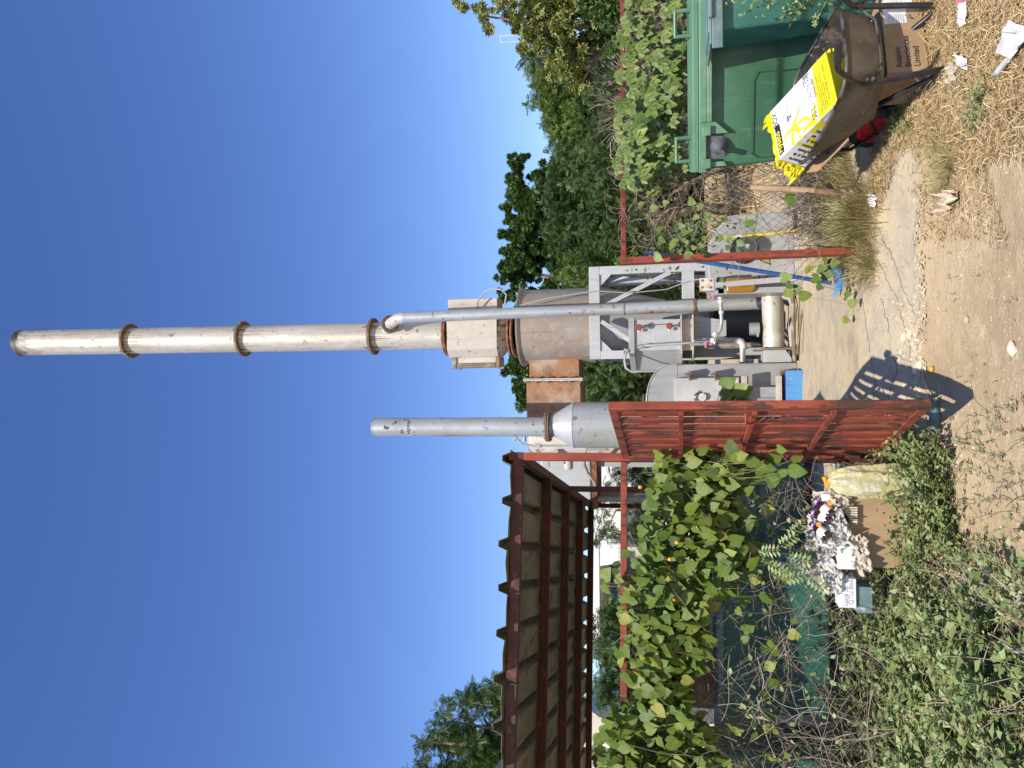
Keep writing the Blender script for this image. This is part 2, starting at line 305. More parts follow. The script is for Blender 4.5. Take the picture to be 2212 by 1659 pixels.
m_wood = mat('bleached_wood', (.44, .31, .19), [dict(c=(.34, .23, .14), s=6, lo=.45, hi=.65, st=(1, 1, .15)), dict(c=(.52, .40, .28), s=30, lo=.5, hi=.65, a=.6, seed=2, st=(1, 1, .1))], rough=.8, bump=(40, .001))
m_woodd = mat('dark_wood', (.17, .095, .055), [dict(c=(.26, .17, .10), s=9, lo=.5, hi=.65)], rough=.85)
m_shov = mat('dusty_blade', (.34, .26, .19), [dict(c=(.24, .14, .08), s=6, lo=.45, hi=.6)], rough=.7, metal=.3)
m_bark = mat('bark', (.17, .12, .08), [dict(c=(.30, .24, .18), s=8, lo=.45, hi=.6, st=(1, 1, .3))], rough=.95, bump=(20, .01))
m_twig = mat('dry_twig', (.26, .20, .15), island=[(.30, .22, .16), (.17, .12, .09), (.42, .36, .30), (.24, .15, .11), (.50, .45, .40)], rough=.85)
m_stem = mat('green_stem', (.22, .28, .09), island=[(.22, .28, .10), (.32, .34, .14), (.16, .20, .08), (.30, .24, .14)], rough=.7)
m_mesh = mat('chain_link_wire', (.06, .045, .035), [dict(c=(.15, .12, .10), s=20, lo=.45, hi=.6)], rough=.7, metal=.3)
m_vleaf = mat('vine_leaf', (.1, .2, .04), island=[(.08, .13, .02), (.12, .18, .024), (.165, .225, .032), (.095, .15, .022), (.21, .26, .04), (.13, .19, .026), (.07, .12, .018), (.12, .175, .022), (.18, .235, .034), (.36, .34, .07), (.065, .13, .028), (.10, .16, .022), (.15, .21, .03), (.085, .135, .02), (.13, .18, .024)], rough=.45, transl=.2, spec=.4, bump=(30, .006))
m_vleaf2 = mat('palmate_leaf', (.1, .2, .04), island=[(.09, .15, .026), (.12, .19, .034), (.165, .23, .042), (.07, .12, .022), (.22, .27, .055)], rough=.5, transl=.25)
m_weed = mat('weed_leaf', (.1, .2, .05), island=[(.17, .25, .075), (.25, .33, .12), (.11, .18, .05), (.32, .40, .17), (.20, .29, .09), (.42, .47, .24), (.13, .21, .055), (.45, .40, .22), (.18, .28, .08)], rough=.5, transl=.22)
m_tdark = mat('glossy_dark_leaf', (.03, .08, .02), island=[(.035, .08, .02), (.055, .115, .028), (.08, .16, .035), (.025, .055, .016), (.16, .25, .05), (.05, .10, .025)], rough=.42, transl=.15)
m_tfeath = mat('feathery_leaf', (.06, .12, .02), island=[(.10, .16, .035), (.14, .23, .045), (.18, .28, .06), (.07, .12, .025), (.22, .30, .07)], rough=.55, transl=.25)
m_tfdark = mat('dark_feathery_leaf', (.03, .07, .02), island=[(.045, .085, .022), (.065, .12, .03), (.09, .155, .038), (.035, .065, .018), (.13, .19, .05)], rough=.55, transl=.2)
m_tlime = mat('pale_pointed_leaf', (.15, .18, .05), island=[(.14, .18, .04), (.22, .26, .07), (.34, .36, .12), (.10, .14, .03), (.45, .42, .16), (.18, .22, .06)], rough=.45, transl=.2)
m_straw = mat('straw', (.5, .35, .16), island=[(.62, .45, .22), (.72, .55, .29), (.46, .32, .15), (.80, .66, .40), (.22, .14, .07), (.66, .50, .26), (.56, .40, .19), (.14, .09, .05)], rough=.7, transl=.1)
m_grass = mat('half_dry_grass', (.3, .3, .1), island=[(.24, .25, .09), (.46, .36, .17), (.17, .20, .06), (.58, .46, .25), (.11, .15, .05), (.50, .40, .20), (.30, .28, .12), (.62, .52, .32)], rough=.7, transl=.15)
m_stone = mat('pebble', (.35, .3, .25), island=[(.56, .46, .32), (.38, .31, .22), (.26, .23, .20), (.68, .60, .45), (.48, .38, .26), (.62, .54, .40)], rough=.9, bump=(60, .001))
m_plaster = mat('white_plaster', (.72, .72, .70), [dict(c=(.60, .60, .58), s=1.2, lo=.45, hi=.65, a=.6)], rough=.9)
m_cream = mat('cream_plaster', (.58, .54, .44), [dict(c=(.50, .46, .38), s=1.2, lo=.45, hi=.65, a=.6)], rough=.9)
m_dkglass = mat('dark_opening', (.02, .022, .025), rough=.3)
m_paper = mat('litter_paper', (.70, .70, .70), [dict(c=(.55, .52, .48), s=9, lo=.5, hi=.65, a=.6)], rough=.7, bump=(20, .004))
m_peel = mat('pale_litter', (.60, .50, .38), [dict(c=(.42, .30, .20), s=9, lo=.5, hi=.65, a=.7)], rough=.85, bump=(20, .004))
m_amber = mat('amber_cover', (.30, .15, .025), [dict(c=(.20, .09, .02), s=4, lo=.45, hi=.6)], rough=.25)
m_yellow = mat('yellow_strap', (.75, .52, .02), rough=.4)
m_handw = mat('red_valve_wheel', (.28, .05, .035), [dict(c=(.14, .04, .03), s=12, lo=.5, hi=.6)], rough=.5)
m_pink = mat('pink_tag', (.65, .20, .28), rough=.5)
m_sealw = mat('white_fitting', (.60, .59, .56), [dict(c=(.42, .40, .36), s=10, lo=.5, hi=.65, a=.6)], rough=.5)
m_motor = mat('green_grey_motor', (.10, .13, .115), rough=.5)
m_hollow = mat('hollow_shade', (.02, .018, .018), rough=.9)  # near-black colour for the shade inside the hollow barrow grips
m_cable = mat('grey_cable', (.34, .34, .33), rough=.5)
m_orangef = mat('orange_fruit', (.80, .36, .03), rough=.4)

# ================================================================ SETTING
def axis_vals(a, b, fine0, fine1, st, far):
    v = list(np.arange(fine0, fine1+1e-6, st)); g = st
    lo_, hi_ = [], []; x = fine0
    while x > a: g *= 1.35; x -= g; lo_.append(max(x, a))
    x = fine1; g = st
    while x < b: g *= 1.35; x += g; hi_.append(min(x, b))
    return np.array(lo_[::-1]+v+hi_)
xs = axis_vals(-400, 400, -4.5, 4.5, .055, 0); ys = axis_vals(-60, 900, 1.5, 11, .055, 0)
X, Y = np.meshgrid(xs, ys); Z = gz(X, Y)
near = (np.abs(X) < 6) & (Y < 12) & (Y > 0)
rub = np.zeros_like(Z)
for k in range(9):
    a_, b_, c_ = rng.uniform(4, 22), rng.uniform(4, 22), rng.uniform(0, 6); rub += np.sin(X*a_+Y*b_*.6+c_)*np.sin(Y*b_-X*a_*.4+c_*2)
Z = Z+near*rub*.0012
nx, ny = len(xs), len(ys); idx = np.arange(nx*ny).reshape(ny, nx)
Fq = np.stack([idx[:-1, :-1], idx[:-1, 1:], idx[1:, 1:], idx[1:, :-1]], -1).reshape(-1, 4)
g = mesh_obj('ground', mesh_np(np.stack([X, Y, Z], -1).reshape(-1, 3), Fq), m_dirt, None, True, 0); g['kind'] = 'structure'

def slab(name, front, back, right, left, th, lift, mt, jag):
    """concrete sheet with ragged near and right edges; rows of points, skirted"""
    nx_, ny_ = 150, 60; V = []; 
    for j in range(ny_+1):
        t = j/ny_
        for i in range(nx_+1):
            s_ = i/nx_; x = left+(right-left)*s_
            f_ = front(x)+jag*(math.sin(x*9)*.5+math.sin(x*23+1)*.3+math.sin(x*51)*.2); y = f_+(back-f_)*t
            V.append((x, y, float(gz(x, y))+lift))
    V = np.array(V); ix = np.arange(len(V)).reshape(ny_+1, nx_+1)
    top = np.stack([ix[:-1, :-1], ix[:-1, 1:], ix[1:, 1:], ix[1:, :-1]], -1).reshape(-1, 4)
    ring = list(ix[0, :])+list(ix[1:, -1])+list(ix[-1, -2::-1])+list(ix[-2:0:-1, 0]); nb = len(V)
    V2 = V[ring].copy(); V2[:, 2] -= th+.02; rr = np.array(ring); k = len(ring)
    sk = np.stack([nb+np.arange(k), nb+np.roll(np.arange(k), -1), np.roll(rr, -1), rr], -1)
    o = mesh_obj(name, mesh_np(np.concatenate([V, V2]), np.concatenate([top, sk])), mt, None, True, 40); o['kind'] = 'structure'; return o
slab('concrete_apron', lambda x: 5.22+.10*x*(x > 0)*.3-(.12 if x > 1.5 else 0), 6.02, 3.3, -.9, .03, .014, m_conc, .05)
slab('concrete_pad', lambda x: 6.045, 12.5, 3.6, -2.6, .05, .022, m_conc, .0)
# cracks: thin gritty ribbons lying on the concrete
mb = MB()
def ribbon(mb, pts, w, lift):
    pts = [np.array(p[:2]) for p in pts]; fine = []
    for a, b in zip(pts, pts[1:]):
        n = max(2, int(np.linalg.norm(b-a)/.03))
        for i in range(n): fine.append(a+(b-a)*i/n+rng.normal(0, .008, 2))
    vs = []
    for i, p in enumerate(fine):
        d = fine[min(i+1, len(fine)-1)]-fine[max(0, i-1)]; d /= np.linalg.norm(d)+1e-9; n_ = np.array([-d[1], d[0]])*w*rng.uniform(.2, 1)
        for q in (p-n_, p+n_): vs.append((q[0], q[1], float(gz(q[0], q[1]))+lift))
    mb.add(vs, [(2*i, 2*i+1, 2*i+3, 2*i+2) for i in range(len(fine)-1)])
for dpts in ([(1860, 575), (1868, 640), (1876, 700), (1885, 760), (1902, 850)], [(1905, 640), (1925, 700), (1930, 760), (1945, 800), (1920, 870)], [(1930, 760), (1965, 780), (1990, 820)],
             [(1895, 480), (1935, 560), (1960, 630), (1985, 690)], [(1900, 560), (1940, 640), (1970, 740), (1975, 800)], [(1990, 700), (1985, 760), (1995, 830)]):
    ribbon(mb, [G(*q) for q in dpts], .0032, .0165)
o = mb.build('ground_crack', m_crack, None, smooth=False); o['kind'] = 'structure'

# ================================================================ INCINERATOR PLANT
GZ = .24
def vc(dx0, dx1, dy, Y):  # axis x, z bottom, z top of an upright body
    return P((dx0+dx1)/2, dy, Y)[0], P(dx1, dy, Y)[2], P(dx0, dy, Y)[2]
def bolts(mb, c, r, n, z0, z1, s=.012, axis=(0, 0, 1), a0=0):
    x, y, d = frame(axis)
    if axis == (0, 0, 1): x, y, d = np.array([1., 0, 0]), np.array([0, 1., 0]), np.array([0, 0, 1.])
    c = np.asarray(c, float)
    for i in range(n):
        t = 2*math.pi*(i+.5)/n+a0; q = c+(x*math.cos(t)+y*math.sin(t))*r
        mb.tube([q+d*z0, q+d*z1], s, 6)

def bolt_parts(par, mt, c, r, n, z0, z1, s=.012, axis=(0, 0, 1), a0=0):
    for i in range(n):
        one = MB(); bolts(one, c, r, 1, z0, z1, s, axis, a0+2*math.pi*i/n); one.build('bolt', mt, par)
# ---- tall chimney
Yt = 10.0
ch = thing('tall_chimney', (P(965, 724, Yt)[0], Yt, P(965, 724, Yt)[2]), 'tall silvery chimney in flanged sections rising into the sky with a blackened top', 'chimney')
def cpt(dx): # chimney axis
    a = P(965, 724, Yt); b = P(45, 741, Yt); z = P(dx, 730, Yt)[2]; t = (z-a[2])/(b[2]-a[2]); return a+(b-a)*t
r_ch = .185
lv = [45, 283, 527, 808, 965]
for i in range(4):
    a, b = cpt(lv[i+1]), cpt(lv[i]); mb = MB(); mb.tube([a, b], r_ch, 40, cap=False)
    mb.tube([b, a], r_ch-.006, 40, cap=False)
    d = (b-a)/np.linalg.norm(b-a); mb.tube([a+d*.02+np.array([-.55, -.835, 0])*(r_ch), b-d*.02+np.array([-.55, -.835, 0])*(r_ch)], .005, 5)
    mb.build('chimney_section', m_chim, ch)
for i in (1, 2, 3):
    c = cpt(lv[i]); mb = MB(); mb.lathe(c, [(r_ch-.004, -.016), (r_ch+.062, -.016), (r_ch+.062, -.002), (r_ch-.004, -.002)], 40, cap=False); mb.lathe(c, [(r_ch-.004, .002), (r_ch+.062, .002), (r_ch+.062, .016), (r_ch-.004, .016)], 40, cap=False)
    for t in range(4):
        an = math.pi/2*t+.65; u = np.array([math.cos(an), math.sin(an), 0]); v = np.array([0, 0, 1.])
        for sg in (-1, 1): mb.prism([(r_ch-.003, .016), (r_ch+.055, .016), (r_ch-.003, .12)], c-np.cross(u, v)*.003, u, v*sg, np.cross(u, v), .006)
    f_ = mb.build('flange', m_flange, ch)
    bolt_parts(f_, m_rust, c, r_ch+.036, 16, -.03, .028, .011)
c = cpt(45); mb = MB(); mb.lathe(c, [(r_ch+.004, -.10), (r_ch+.010, -.005), (r_ch+.004, .01), (r_ch-.01, .01), (r_ch-.012, -.3)], 40, cap=False); mb.build('sooty_cap', mat('sooty_metal', (.10, .095, .09), [dict(c=(.03, .028, .026), s=6, lo=.4, hi=.6)], rough=.6, metal=.2), ch)
for nm, col_, rr_, base_, var_ in (('smoke_stain', (.33, .295, .25), .0025, .30, .28), ('soot_stain', (.15, .14, .13), .0045, .13, .10)):
    mb = MB(); n = 96; V = []
    for i in range(n):
        t = 2*math.pi*i/n; V.append(c+np.array([math.cos(t)*(r_ch+rr_), math.sin(t)*(r_ch+rr_), -.02])); lo_z = base_+var_*(.5*math.sin(t*2+.6)+.25*math.sin(t*7)+.2*math.sin(t*17)+.15*math.sin(t*31)); V.append(c+np.array([math.cos(t)*(r_ch+rr_), math.sin(t)*(r_ch+rr_), -max(.06, lo_z)]))
    mb.add(V, [(2*i, 2*i+1, (2*i+3) % (2*n), (2*i+2) % (2*n)) for i in range(n)]); mb.build(nm, mat(nm, col_, [dict(c=tuple(q*.6 for q in col_), s=8, lo=.45, hi=.65, a=.7, st=(1, 1, .3)), dict(c=(.45, .42, .37), s=12, lo=.55, hi=.65, a=.6, seed=3, st=(1, 1, .3))], rough=.6, metal=.15), ch, smooth=False)
for i in (1, 2, 3):   # rust runs below each flange
    q0 = cpt(lv[i]); mb = MB()
    for k in range(15):
        t = rng.uniform(math.pi, 2*math.pi); L_ = rng.uniform(.05, .38); wd_ = rng.uniform(.003, .010); V = []
        for j in range(5):
            u = j/4; w_ = wd_*(1-u*.8)/r_ch; z_ = -.017-L_*u; a0 = t+.02*math.sin(u*5+k)
            ax_c = q0+(cpt(lv[i]+30)-q0)*(z_/(cpt(lv[i]+30)-q0)[2])
            for sg in (-1, 1): V.append(np.array([ax_c[0]+math.cos(a0+sg*w_)*(r_ch+.0012), ax_c[1]+math.sin(a0+sg*w_)*(r_ch+.0012), ax_c[2]]))
        mb.add(V, [(2*j, 2*j+1, 2*j+3, 2*j+2) for j in range(4)])
    mb.build('rust_run', mat('rust_run', (.36, .25, .16), [dict(c=(.25, .14, .08), s=20, lo=.45, hi=.6)], rough=.7), ch, smooth=False)

# ---- damper box under the chimney
a, b, c0, c1 = rect(974, 702, 1084, 765, Yt-.22)
c_ax = cpt(1030)
db = thing('damper_box', (c_ax[0], Yt, c0), 'beige eight-sided steel box between the chimney and the drum tower', 'damper box')
zt, zb = P(976, 720, Yt)[2], P(1082, 720, Yt)[2]
hw, hd, ch_ = .30, .24, .10
oct_ = [(-hw, -hd+ch_), (-hw+ch_, -hd), (hw-ch_, -hd), (hw, -hd+ch_), (hw, hd-ch_), (hw-ch_, hd), (-hw+ch_, hd), (-hw, hd-ch_)]
mb = MB(); mb.prism(oct_, (c_ax[0], Yt, zb), (1, 0, 0), (0, 1, 0), (0, 0, 1), zt-zb); mb.build('casing', m_damp, db, bevel=.006)
mb = MB(); n8 = 8; ztop = P(966, 720, Yt)[2]; zlo = P(1103, 720, Yt)[2]
vs = [(c_ax[0]+p[0]*.97, Yt+p[1]*.97, zb-.001) for p in oct_]+[(c_ax[0]+.17*p[0]/.3, Yt+.17*p[1]/.3, zlo) for p in oct_]
mb.add(vs, [(i, (i+1) % 8, 8+(i+1) % 8, 8+i) for i in range(8)])
mb.build('lower_hopper', mat('streaked_hopper', (.50, .44, .38), [dict(c=(.10, .07, .05), s=9, lo=.52, hi=.6, st=(2, 2, .25)), dict(c=RUSTL, s=3, lo=.5, hi=.65)], rough=.6), db)
mb = MB(); mb.lathe((c_ax[0], Yt, ztop), [(.1, -.03), (.27, -.03), (.27, -.015), (.1, -.015)], 36); mb.lathe((c_ax[0], Yt, ztop), [(.1, -.01), (.27, -.01), (.27, .008), (.1, .008)], 36)
f_ = mb.build('flange', m_rust, db); bolt_parts(f_, m_flange, (c_ax[0], Yt, ztop-.01), .24, 14, -.035, .03, .012)
zf = P(1108, 720, Yt)[2]
mb = MB(); mb.lathe((c_ax[0], Yt, zf), [(.1, .03), (.29, .03), (.29, .012), (.1, .012)], 36); mb.lathe((c_ax[0], Yt, zf), [(.16, .011), (.2, .011), (.2, -.03), (.16, -.03)], 36); mb.lathe((c_ax[0], Yt, zf), [(.1, -.03), (.29, -.03), (.29, -.012), (.1, -.012)], 36)
f_ = mb.build('rusty_flange', m_rust, db); bolt_parts(f_, m_flange, (c_ax[0], Yt, zf), .255, 14, -.04, .045, .013)
# side louvre on the left face, wing panel on the right
mb = MB(); xl = c_ax[0]-hw
mb.box((xl-.075, Yt-.14, zb+.03), (xl-.001, Yt+.14, zt-.05)); mb.build('side_panel', m_damp, db, bevel=.004)
mb = MB()
for z in (zb-.01, zt-.10): mb.box((xl-.15, Yt-.16, z), (xl-.003, Yt-.12, z+.05)); mb.box((xl-.15, Yt+.10, z), (xl-.003, Yt+.14, z+.05))
mb.box((xl-.135, Yt-.15, zb+.05), (xl-.08, Yt+.13, zt-.12)); mb.build('side_bracket', m_flange, db)
mb = MB(); xr = c_ax[0]+hw; mb.box((xr+.001, Yt-.20, zb+.0), (xr+.15, Yt+.12, zt-.01)); mb.build('side_wing', m_damp, db, bevel=.005)

# ---- drum tower with its frame
xd, zdb, zdt = vc(1128, 1275, 705, Yt); rd = .475
tw = thing('drum_tower', (xd, Yt, GZ), 'weathered brown steel drum standing on a grey braced frame under the chimney', 'incinerator tower')
zdt = P(1131, 705, Yt)[2]; zdb = P(1283, 705, Yt-.3)[2]
mb = MB(); mb.lathe((xd, Yt, 0), [(rd, zdb), (rd, zdb+.3), (rd*1.003, zdb+.55), (rd, zdt-.02), (.10, zdt-.02)], 56, cap=False)
mb.lathe((xd, Yt, 0), [(rd-.001, zdt-.05), (rd+.028, zdt-.012), (rd+.034, zdt-.0), (rd+.034, zdt+.012), (rd-.05, zdt+.012), (.15, zdt+.03)], 56, cap=False); drum = mb.build('drum', m_drum, tw)
zc1 = P(1500, 700, Yt)[2]; zfl = P(1540, 700, Yt)[2]
mb = MB(); mb.lathe((xd+.02, Yt, 0), [(rd-.004, zdb), (rd-.01, zdb-.05), (.19, zc1), (.185, zfl+.02)], 48, cap=False); mb.build('cone', m_grey, tw)
mb = MB()
for q in (0, .03): mb.lathe((xd+.02, Yt, zfl+q), [(.15, 0), (.245, 0), (.245, .018), (.15, .018)], 36)
mb.build('cone_flange', m_flange, tw)
zbo = P(1645, 700, Yt)[2]
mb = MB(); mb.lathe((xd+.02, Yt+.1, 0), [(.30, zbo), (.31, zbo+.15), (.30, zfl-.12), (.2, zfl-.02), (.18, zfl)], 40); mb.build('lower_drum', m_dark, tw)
# frame
mb = MB(); xl_, xr_ = P(1284, 776, Yt-.52)[0], P(1284, 576, Yt-.52)[0]; z1, z0 = P(1273, 690, Yt-.52)[2], P(1296, 690, Yt-.52)[2]
yf, yb = Yt-.52, Yt+.62; t = .13
mb.box((xl_, yf, z0), (xr_, yf+.09, z1)); fr = mb.build('front_beam', m_light, tw, bevel=.004)
mb = MB(); mb.box((xl_, yb, z0), (xr_, yb+.09, z1)); mb.build('rear_beam', m_grey, tw, bevel=.004)
for x in (xl_, xr_-.09):
    mb = MB(); mb.box((x, yf+.091, z0+.002), (x+.09, yb-.001, z1-.002)); mb.build('side_beam', m_grey, tw, bevel=.004)
for x, y in ((xl_, yf), (xr_-.10, yf), (xl_, yb-.01), (xr_-.10, yb-.01)):
    mb = MB(); mb.box((x, y+.003, GZ), (x+.10, y+.10, z0-.001)); mb.box((x-.04, y-.03, GZ), (x+.14, y+.14, GZ+.02)); mb.build('leg', m_light, tw, bevel=.004)
for sx, x in ((1, xl_+.10), (-1, xr_-.10)):
    mb = MB(); mb.prism([(0, 0), (.14, 0), (0, -.14)], (x, yf+.02, z0), (sx, 0, 0), (0, 0, 1), (0, 1, 0), .05); mb.build('gusset', m_light, tw)
zm = P(1485, 600, yf)[2]
mb = MB(); mb.beam((xr_-.10, yf+.05, P(1448, 585, yf)[2]), (P(1295, 665, yf)[0], yf+.05, z0), .05, .06, (0, 1, 0)); mb.build('diagonal_brace', m_light, tw)
mb = MB(); mb.beam((P(1300, 695, yf)[0], yf-.03, z0-.02), (P(1358, 728, yf)[0]-.2, yf-.03, P(1400, 740, yf)[2]), .05, .06, (0, 1, 0)); mb.build('diagonal_brace', m_light, tw)
for sx, x in ((1, xl_+.05), (-1, xr_-.05)):
    mb = MB(); mb.beam((x, yf+.10, P(1400, 600, yf)[2]), (x, yb-.1, z0), .05, .06, (1, 0, 0)); mb.build('side_brace', m_light, tw)
    mb = MB(); mb.beam((x, yf+.15, z0-.03), (x, yb, P(1500, 600, yf)[2]), .05, .06, (1, 0, 0)); mb.build('side_brace', m_grey, tw)
mb = MB(); dbox(mb, 1473, 585, 1500, 655, Yt-.53, .07); mb.build('stub_arm', m_light, tw, bevel=.004)
mb = MB(); mb.box((xl_, yf-.01, P(1668, 760, yf)[2]), (xl_+.09, yb, P(1655, 760, yf)[2])); mb.box((xl_+.1, yb-.02, zm-.05), (xr_-.1, yb+.05, zm+.03)); mb.build('tie_bar', m_grey, tw)
pts = [P(1090, 660, Yt-.4), P(1094, 637, Yt-.45), P(1082, 625, Yt-.45), P(1062, 624, Yt-.4), P(1045, 632, Yt-.35), P(1031, 652, Yt-.3), P(1030, 668, Yt-.25)]
cab = thing('conduit_loop', pts[0], 'thin bent steel conduit looping beside the beige box', 'conduit')
mb = MB(); mb.tube(pts, .011, 8); mb.tube([pts[-1]-np.array([0, 0, .02]), pts[-1]+np.array([0, 0, .03])], .02, 8); mb.build('conduit', m_cable, cab)
mb = MB(); mb.tube([P(1122, 660, Yt-.60), P(1180, 645, Yt-.62), P(1260, 632, Yt-.62), P(1298, 629, Yt-.62), P(1360, 633, Yt-.6), P(1440, 625, Yt-.5), P(1490, 606, Yt-.55), P(1512, 603, 9.3)], .007, 6)
tagit(mb.build('power_cable', m_cable), 'grey power cable hanging down the drum tower to the junction box', 'cable')

# ---- long side pipe
pt, pb = P(872, 686, 9.40), P(1655, 654, 9.22)
sp = thing('side_exhaust_pipe', (pb[0], pb[1], GZ), 'long grey exhaust pipe elbowed out of the chimney and running down beside it', 'pipe')
rp = .068
mb = MB(); mb.tube([pt, P(1348, 667, 9.30)], rp, 28); mb.build('pipe', m_pipe, sp)
mb = MB(); mb.tube([P(1349, 667, 9.30), pb], rp*1.04, 28); mb.build('pipe', m_pipe, sp)
el = [cpt(838)+np.array([.05, -.05, 0]), P(843, 700, 9.68), P(848, 696, 9.58), P(856, 690, 9.48), P(864, 687, 9.42), pt-np.array([0, 0, .02])]
mb = MB(); mb.tube(el, [rp*1.1, rp*1.1, rp*1.05, rp*1.02, rp, rp], 28); mb.build('elbow', m_chim, sp)
dd = el[2]-el[1]; dd /= np.linalg.norm(dd)
mb = MB(); mb.tube([el[1]-dd*.022, el[1]-dd*.006], .115, 32); mb.tube([el[1]+dd*.002, el[1]+dd*.018], .115, 32); f_ = mb.build('flange', m_flange, sp)
bolt_parts(f_, m_rust, el[1], .092, 10, -.035, .03, .010, tuple(dd))
mb = MB(); q = P(1500, 661, 9.26); mb.lathe(q, [(rp, -.012), (rp+.02, -.012), (rp+.02, .012), (rp, .012)], 28, cap=False); mb.box((q[0]-.10, q[1]-.01, q[2]-.012), (q[0]-.06, q[1]+.3, q[2]+.012))
q = P(1349, 667, 9.30); mb.lathe(q, [(rp, -.006), (rp+.009, -.006), (rp+.009, .006), (rp, .006)], 28, cap=False); mb.build('pipe_clamp', m_rust, sp)

# ---- rusted duct and worn vessel
Yd = 9.9
du = thing('rusted_duct', (P(1200, 850, Yd)[0], Yd, P(1255, 850, Yd)[2]), 'square duct burnt orange with rust joining drum tower and worn vessel', 'duct')
mb = MB(); a, b, c0, c1 = rect(1145, 778, 1252, 819, Yd-.05); mb.box((a+.008, Yd-.10, c0), (b+.14, Yd+.40, c1)); mb.build('duct_section', m_duct, du, bevel=.005)
mb = MB(); a, b, c0, c1 = rect(1142, 822, 1254, 915, Yd-.05); mb.box((a, Yd-.13, c0-.01), (b-.012, Yd+.42, c1+.01)); mb.build('duct_section', m_duct, du, bevel=.005)
mb = MB(); xx = P(1200, 820, Yd)[0]
mb.box((xx-.017, Yd-.19, P(1262, 818, Yd)[2]), (xx-.002, Yd+.46, P(1136, 818, Yd)[2])); mb.box((xx+.002, Yd-.19, P(1262, 818, Yd)[2]), (xx+.016, Yd+.46, P(1136, 818, Yd)[2])); f_ = mb.build('flange', m_damp, du)
mb = MB(); zz = np.linspace(P(1258, 818, Yd)[2], P(1140, 818, Yd)[2], 6)
for z in zz: mb = MB(); mb.tube([(xx-.04, Yd-.16, z), (xx+.03, Yd-.16, z)], .014, 6); mb.build('bolt', m_flange, f_)
xv, _, _ = vc(1140, 1350, 945, Yd+.15); rv = .25
ve = thing('worn_vessel', (xv, Yd+.15, GZ), 'upright pale vessel with flaking paint standing behind the short stack', 'vessel')
zt = P(1139, 945, Yd)[2]
mb = MB(); mb.lathe((xv, Yd+.12, 0), [(rv, GZ), (rv, zt-.09), (rv-.02, zt-.04), (rv-.07, zt-.01), (.0, zt)], 40); mb.build('shell', m_worn, ve)
q = P(1190, 985, Yd-.1); mb = MB(); mb.prism([(0, 0), (.11, 0), (.11, .05), (.02, .14), (0, .14)], q+np.array([-.03, -.05, -.1]), (1, 0, 0), (0, 0, 1), (0, 1, 0), .03)
mb.box((q[0]-.14, q[1]-.04, q[2]+.02), (q[0]-.031, q[1]+.02, q[2]+.06)); mb.build('bracket', m_grey, ve)
mb = MB(); mb.tube([P(1228, 970, Yd), P(1228, 1010, Yd+.1)], .06, 20); mb.build('branch_pipe', m_damp, ve)

# ---- boxed tank behind the shelter post
Yk = 10.3
tk = thing('boxed_tank', (P(1220, 1050, Yk)[0], Yk, P(1290, 1050, Yk)[2]), 'pale grey steel tank with a rusty bottom plate behind the red shelter post', 'tank')
mb = MB(); dbox(mb, 1168, 992, 1277, 1092, Yk, .6); mb.build('shell', m_light, tk, bevel=.02)
mb = MB(); dbox(mb, 1278, 985, 1289, 1100, Yk-.03, .7); mb.build('bottom_plate', m_rust, tk)
x0_, x1_, _, _ = rect(1168, 992, 1277, 1092, Yk)
for x in (x0_+.05, x1_-.1):
    mb = MB(); mb.box((x, Yk+.05, GZ), (x+.06, Yk+.11, P(1289, 1040, Yk)[2]-.002)); mb.box((x, Yk+.5, GZ), (x+.06, Yk+.56, P(1289, 1040, Yk)[2]-.002)); mb.build('leg', m_grey, tk)
mb = MB(); mb.tube([P(1310, 968, Yk-.9), P(1266, 970, Yk-.9), P(1262, 985, Yk-.8), P(1262, 1003, Yk-.6), P(1270, 1022, Yk-.3), P(1283, 1040, Yk-.25), P(1290, 1062, Yk-.2)], .018, 8)
tagit(mb.build('flexible_conduit', m_cable), 'grey flexible conduit curving across the boxed tank', 'conduit')

# ---- steam boiler with the short stack
Yb_ = 9.0
xb = P(1280, 918, Yb_)[0]; rb = .262
sb = thing('steam_stack_boiler', (xb, Yb_, P(1400, 918, Yb_)[2]), 'silver boiler cylinder with cone top and short steam stack behind the gate', 'boiler')
z_a, z_b, z_c = P(1388, 918, Yb_)[2], P(1236, 918, Yb_-.2)[2], P(1192, 920, Yb_-.1)[2]
mb = MB(); mb.lathe((xb, Yb_, 0), [(rb, z_a), (rb, z_b)], 56, cap=True); mb.build('boiler_shell', m_pipe, sb)
rs = .112; xs_ = P(1190, 922, Yb_)[0]
mb = MB(); mb.lathe((xb, Yb_, 0), [(rb+.004, z_b-.004), (rb+.004, z_b+.004), (rs+.015, z_c-.01), (rs, z_c+.02)], 56, cap=False); mb.build('cone_top', m_light, sb)
zs_t, zs_b = P(809, 924, Yb_)[2], z_c+.01
mb = MB(); mb.lathe((xs_, Yb_, 0), [(rs, zs_b), (rs, zs_t)], 48, cap=False); mb.lathe((xs_, Yb_, 0), [(rs-.004, zs_t), (rs-.004, zs_t-.5)], 48, cap=False); mb.lathe((xs_, Yb_, 0), [(rs+.003, zs_t-.012), (rs+.003, zs_t+.001), (rs-.006, zs_t+.001)], 48, cap=False)
stk = mb.build('short_stack', m_pipe, sb)
mb = MB()
for q in (-.020, .004): mb.lathe((xs_, Yb_, z_c+.055+q), [(rs-.01, 0), (rs+.06, 0), (rs+.06, .017), (rs-.01, .017)], 40)
f_ = mb.build('flange', m_flange, sb); bolt_parts(f_, m_rust, (xs_, Yb_, z_c+.055), rs+.036, 10, -.04, .045, .012)
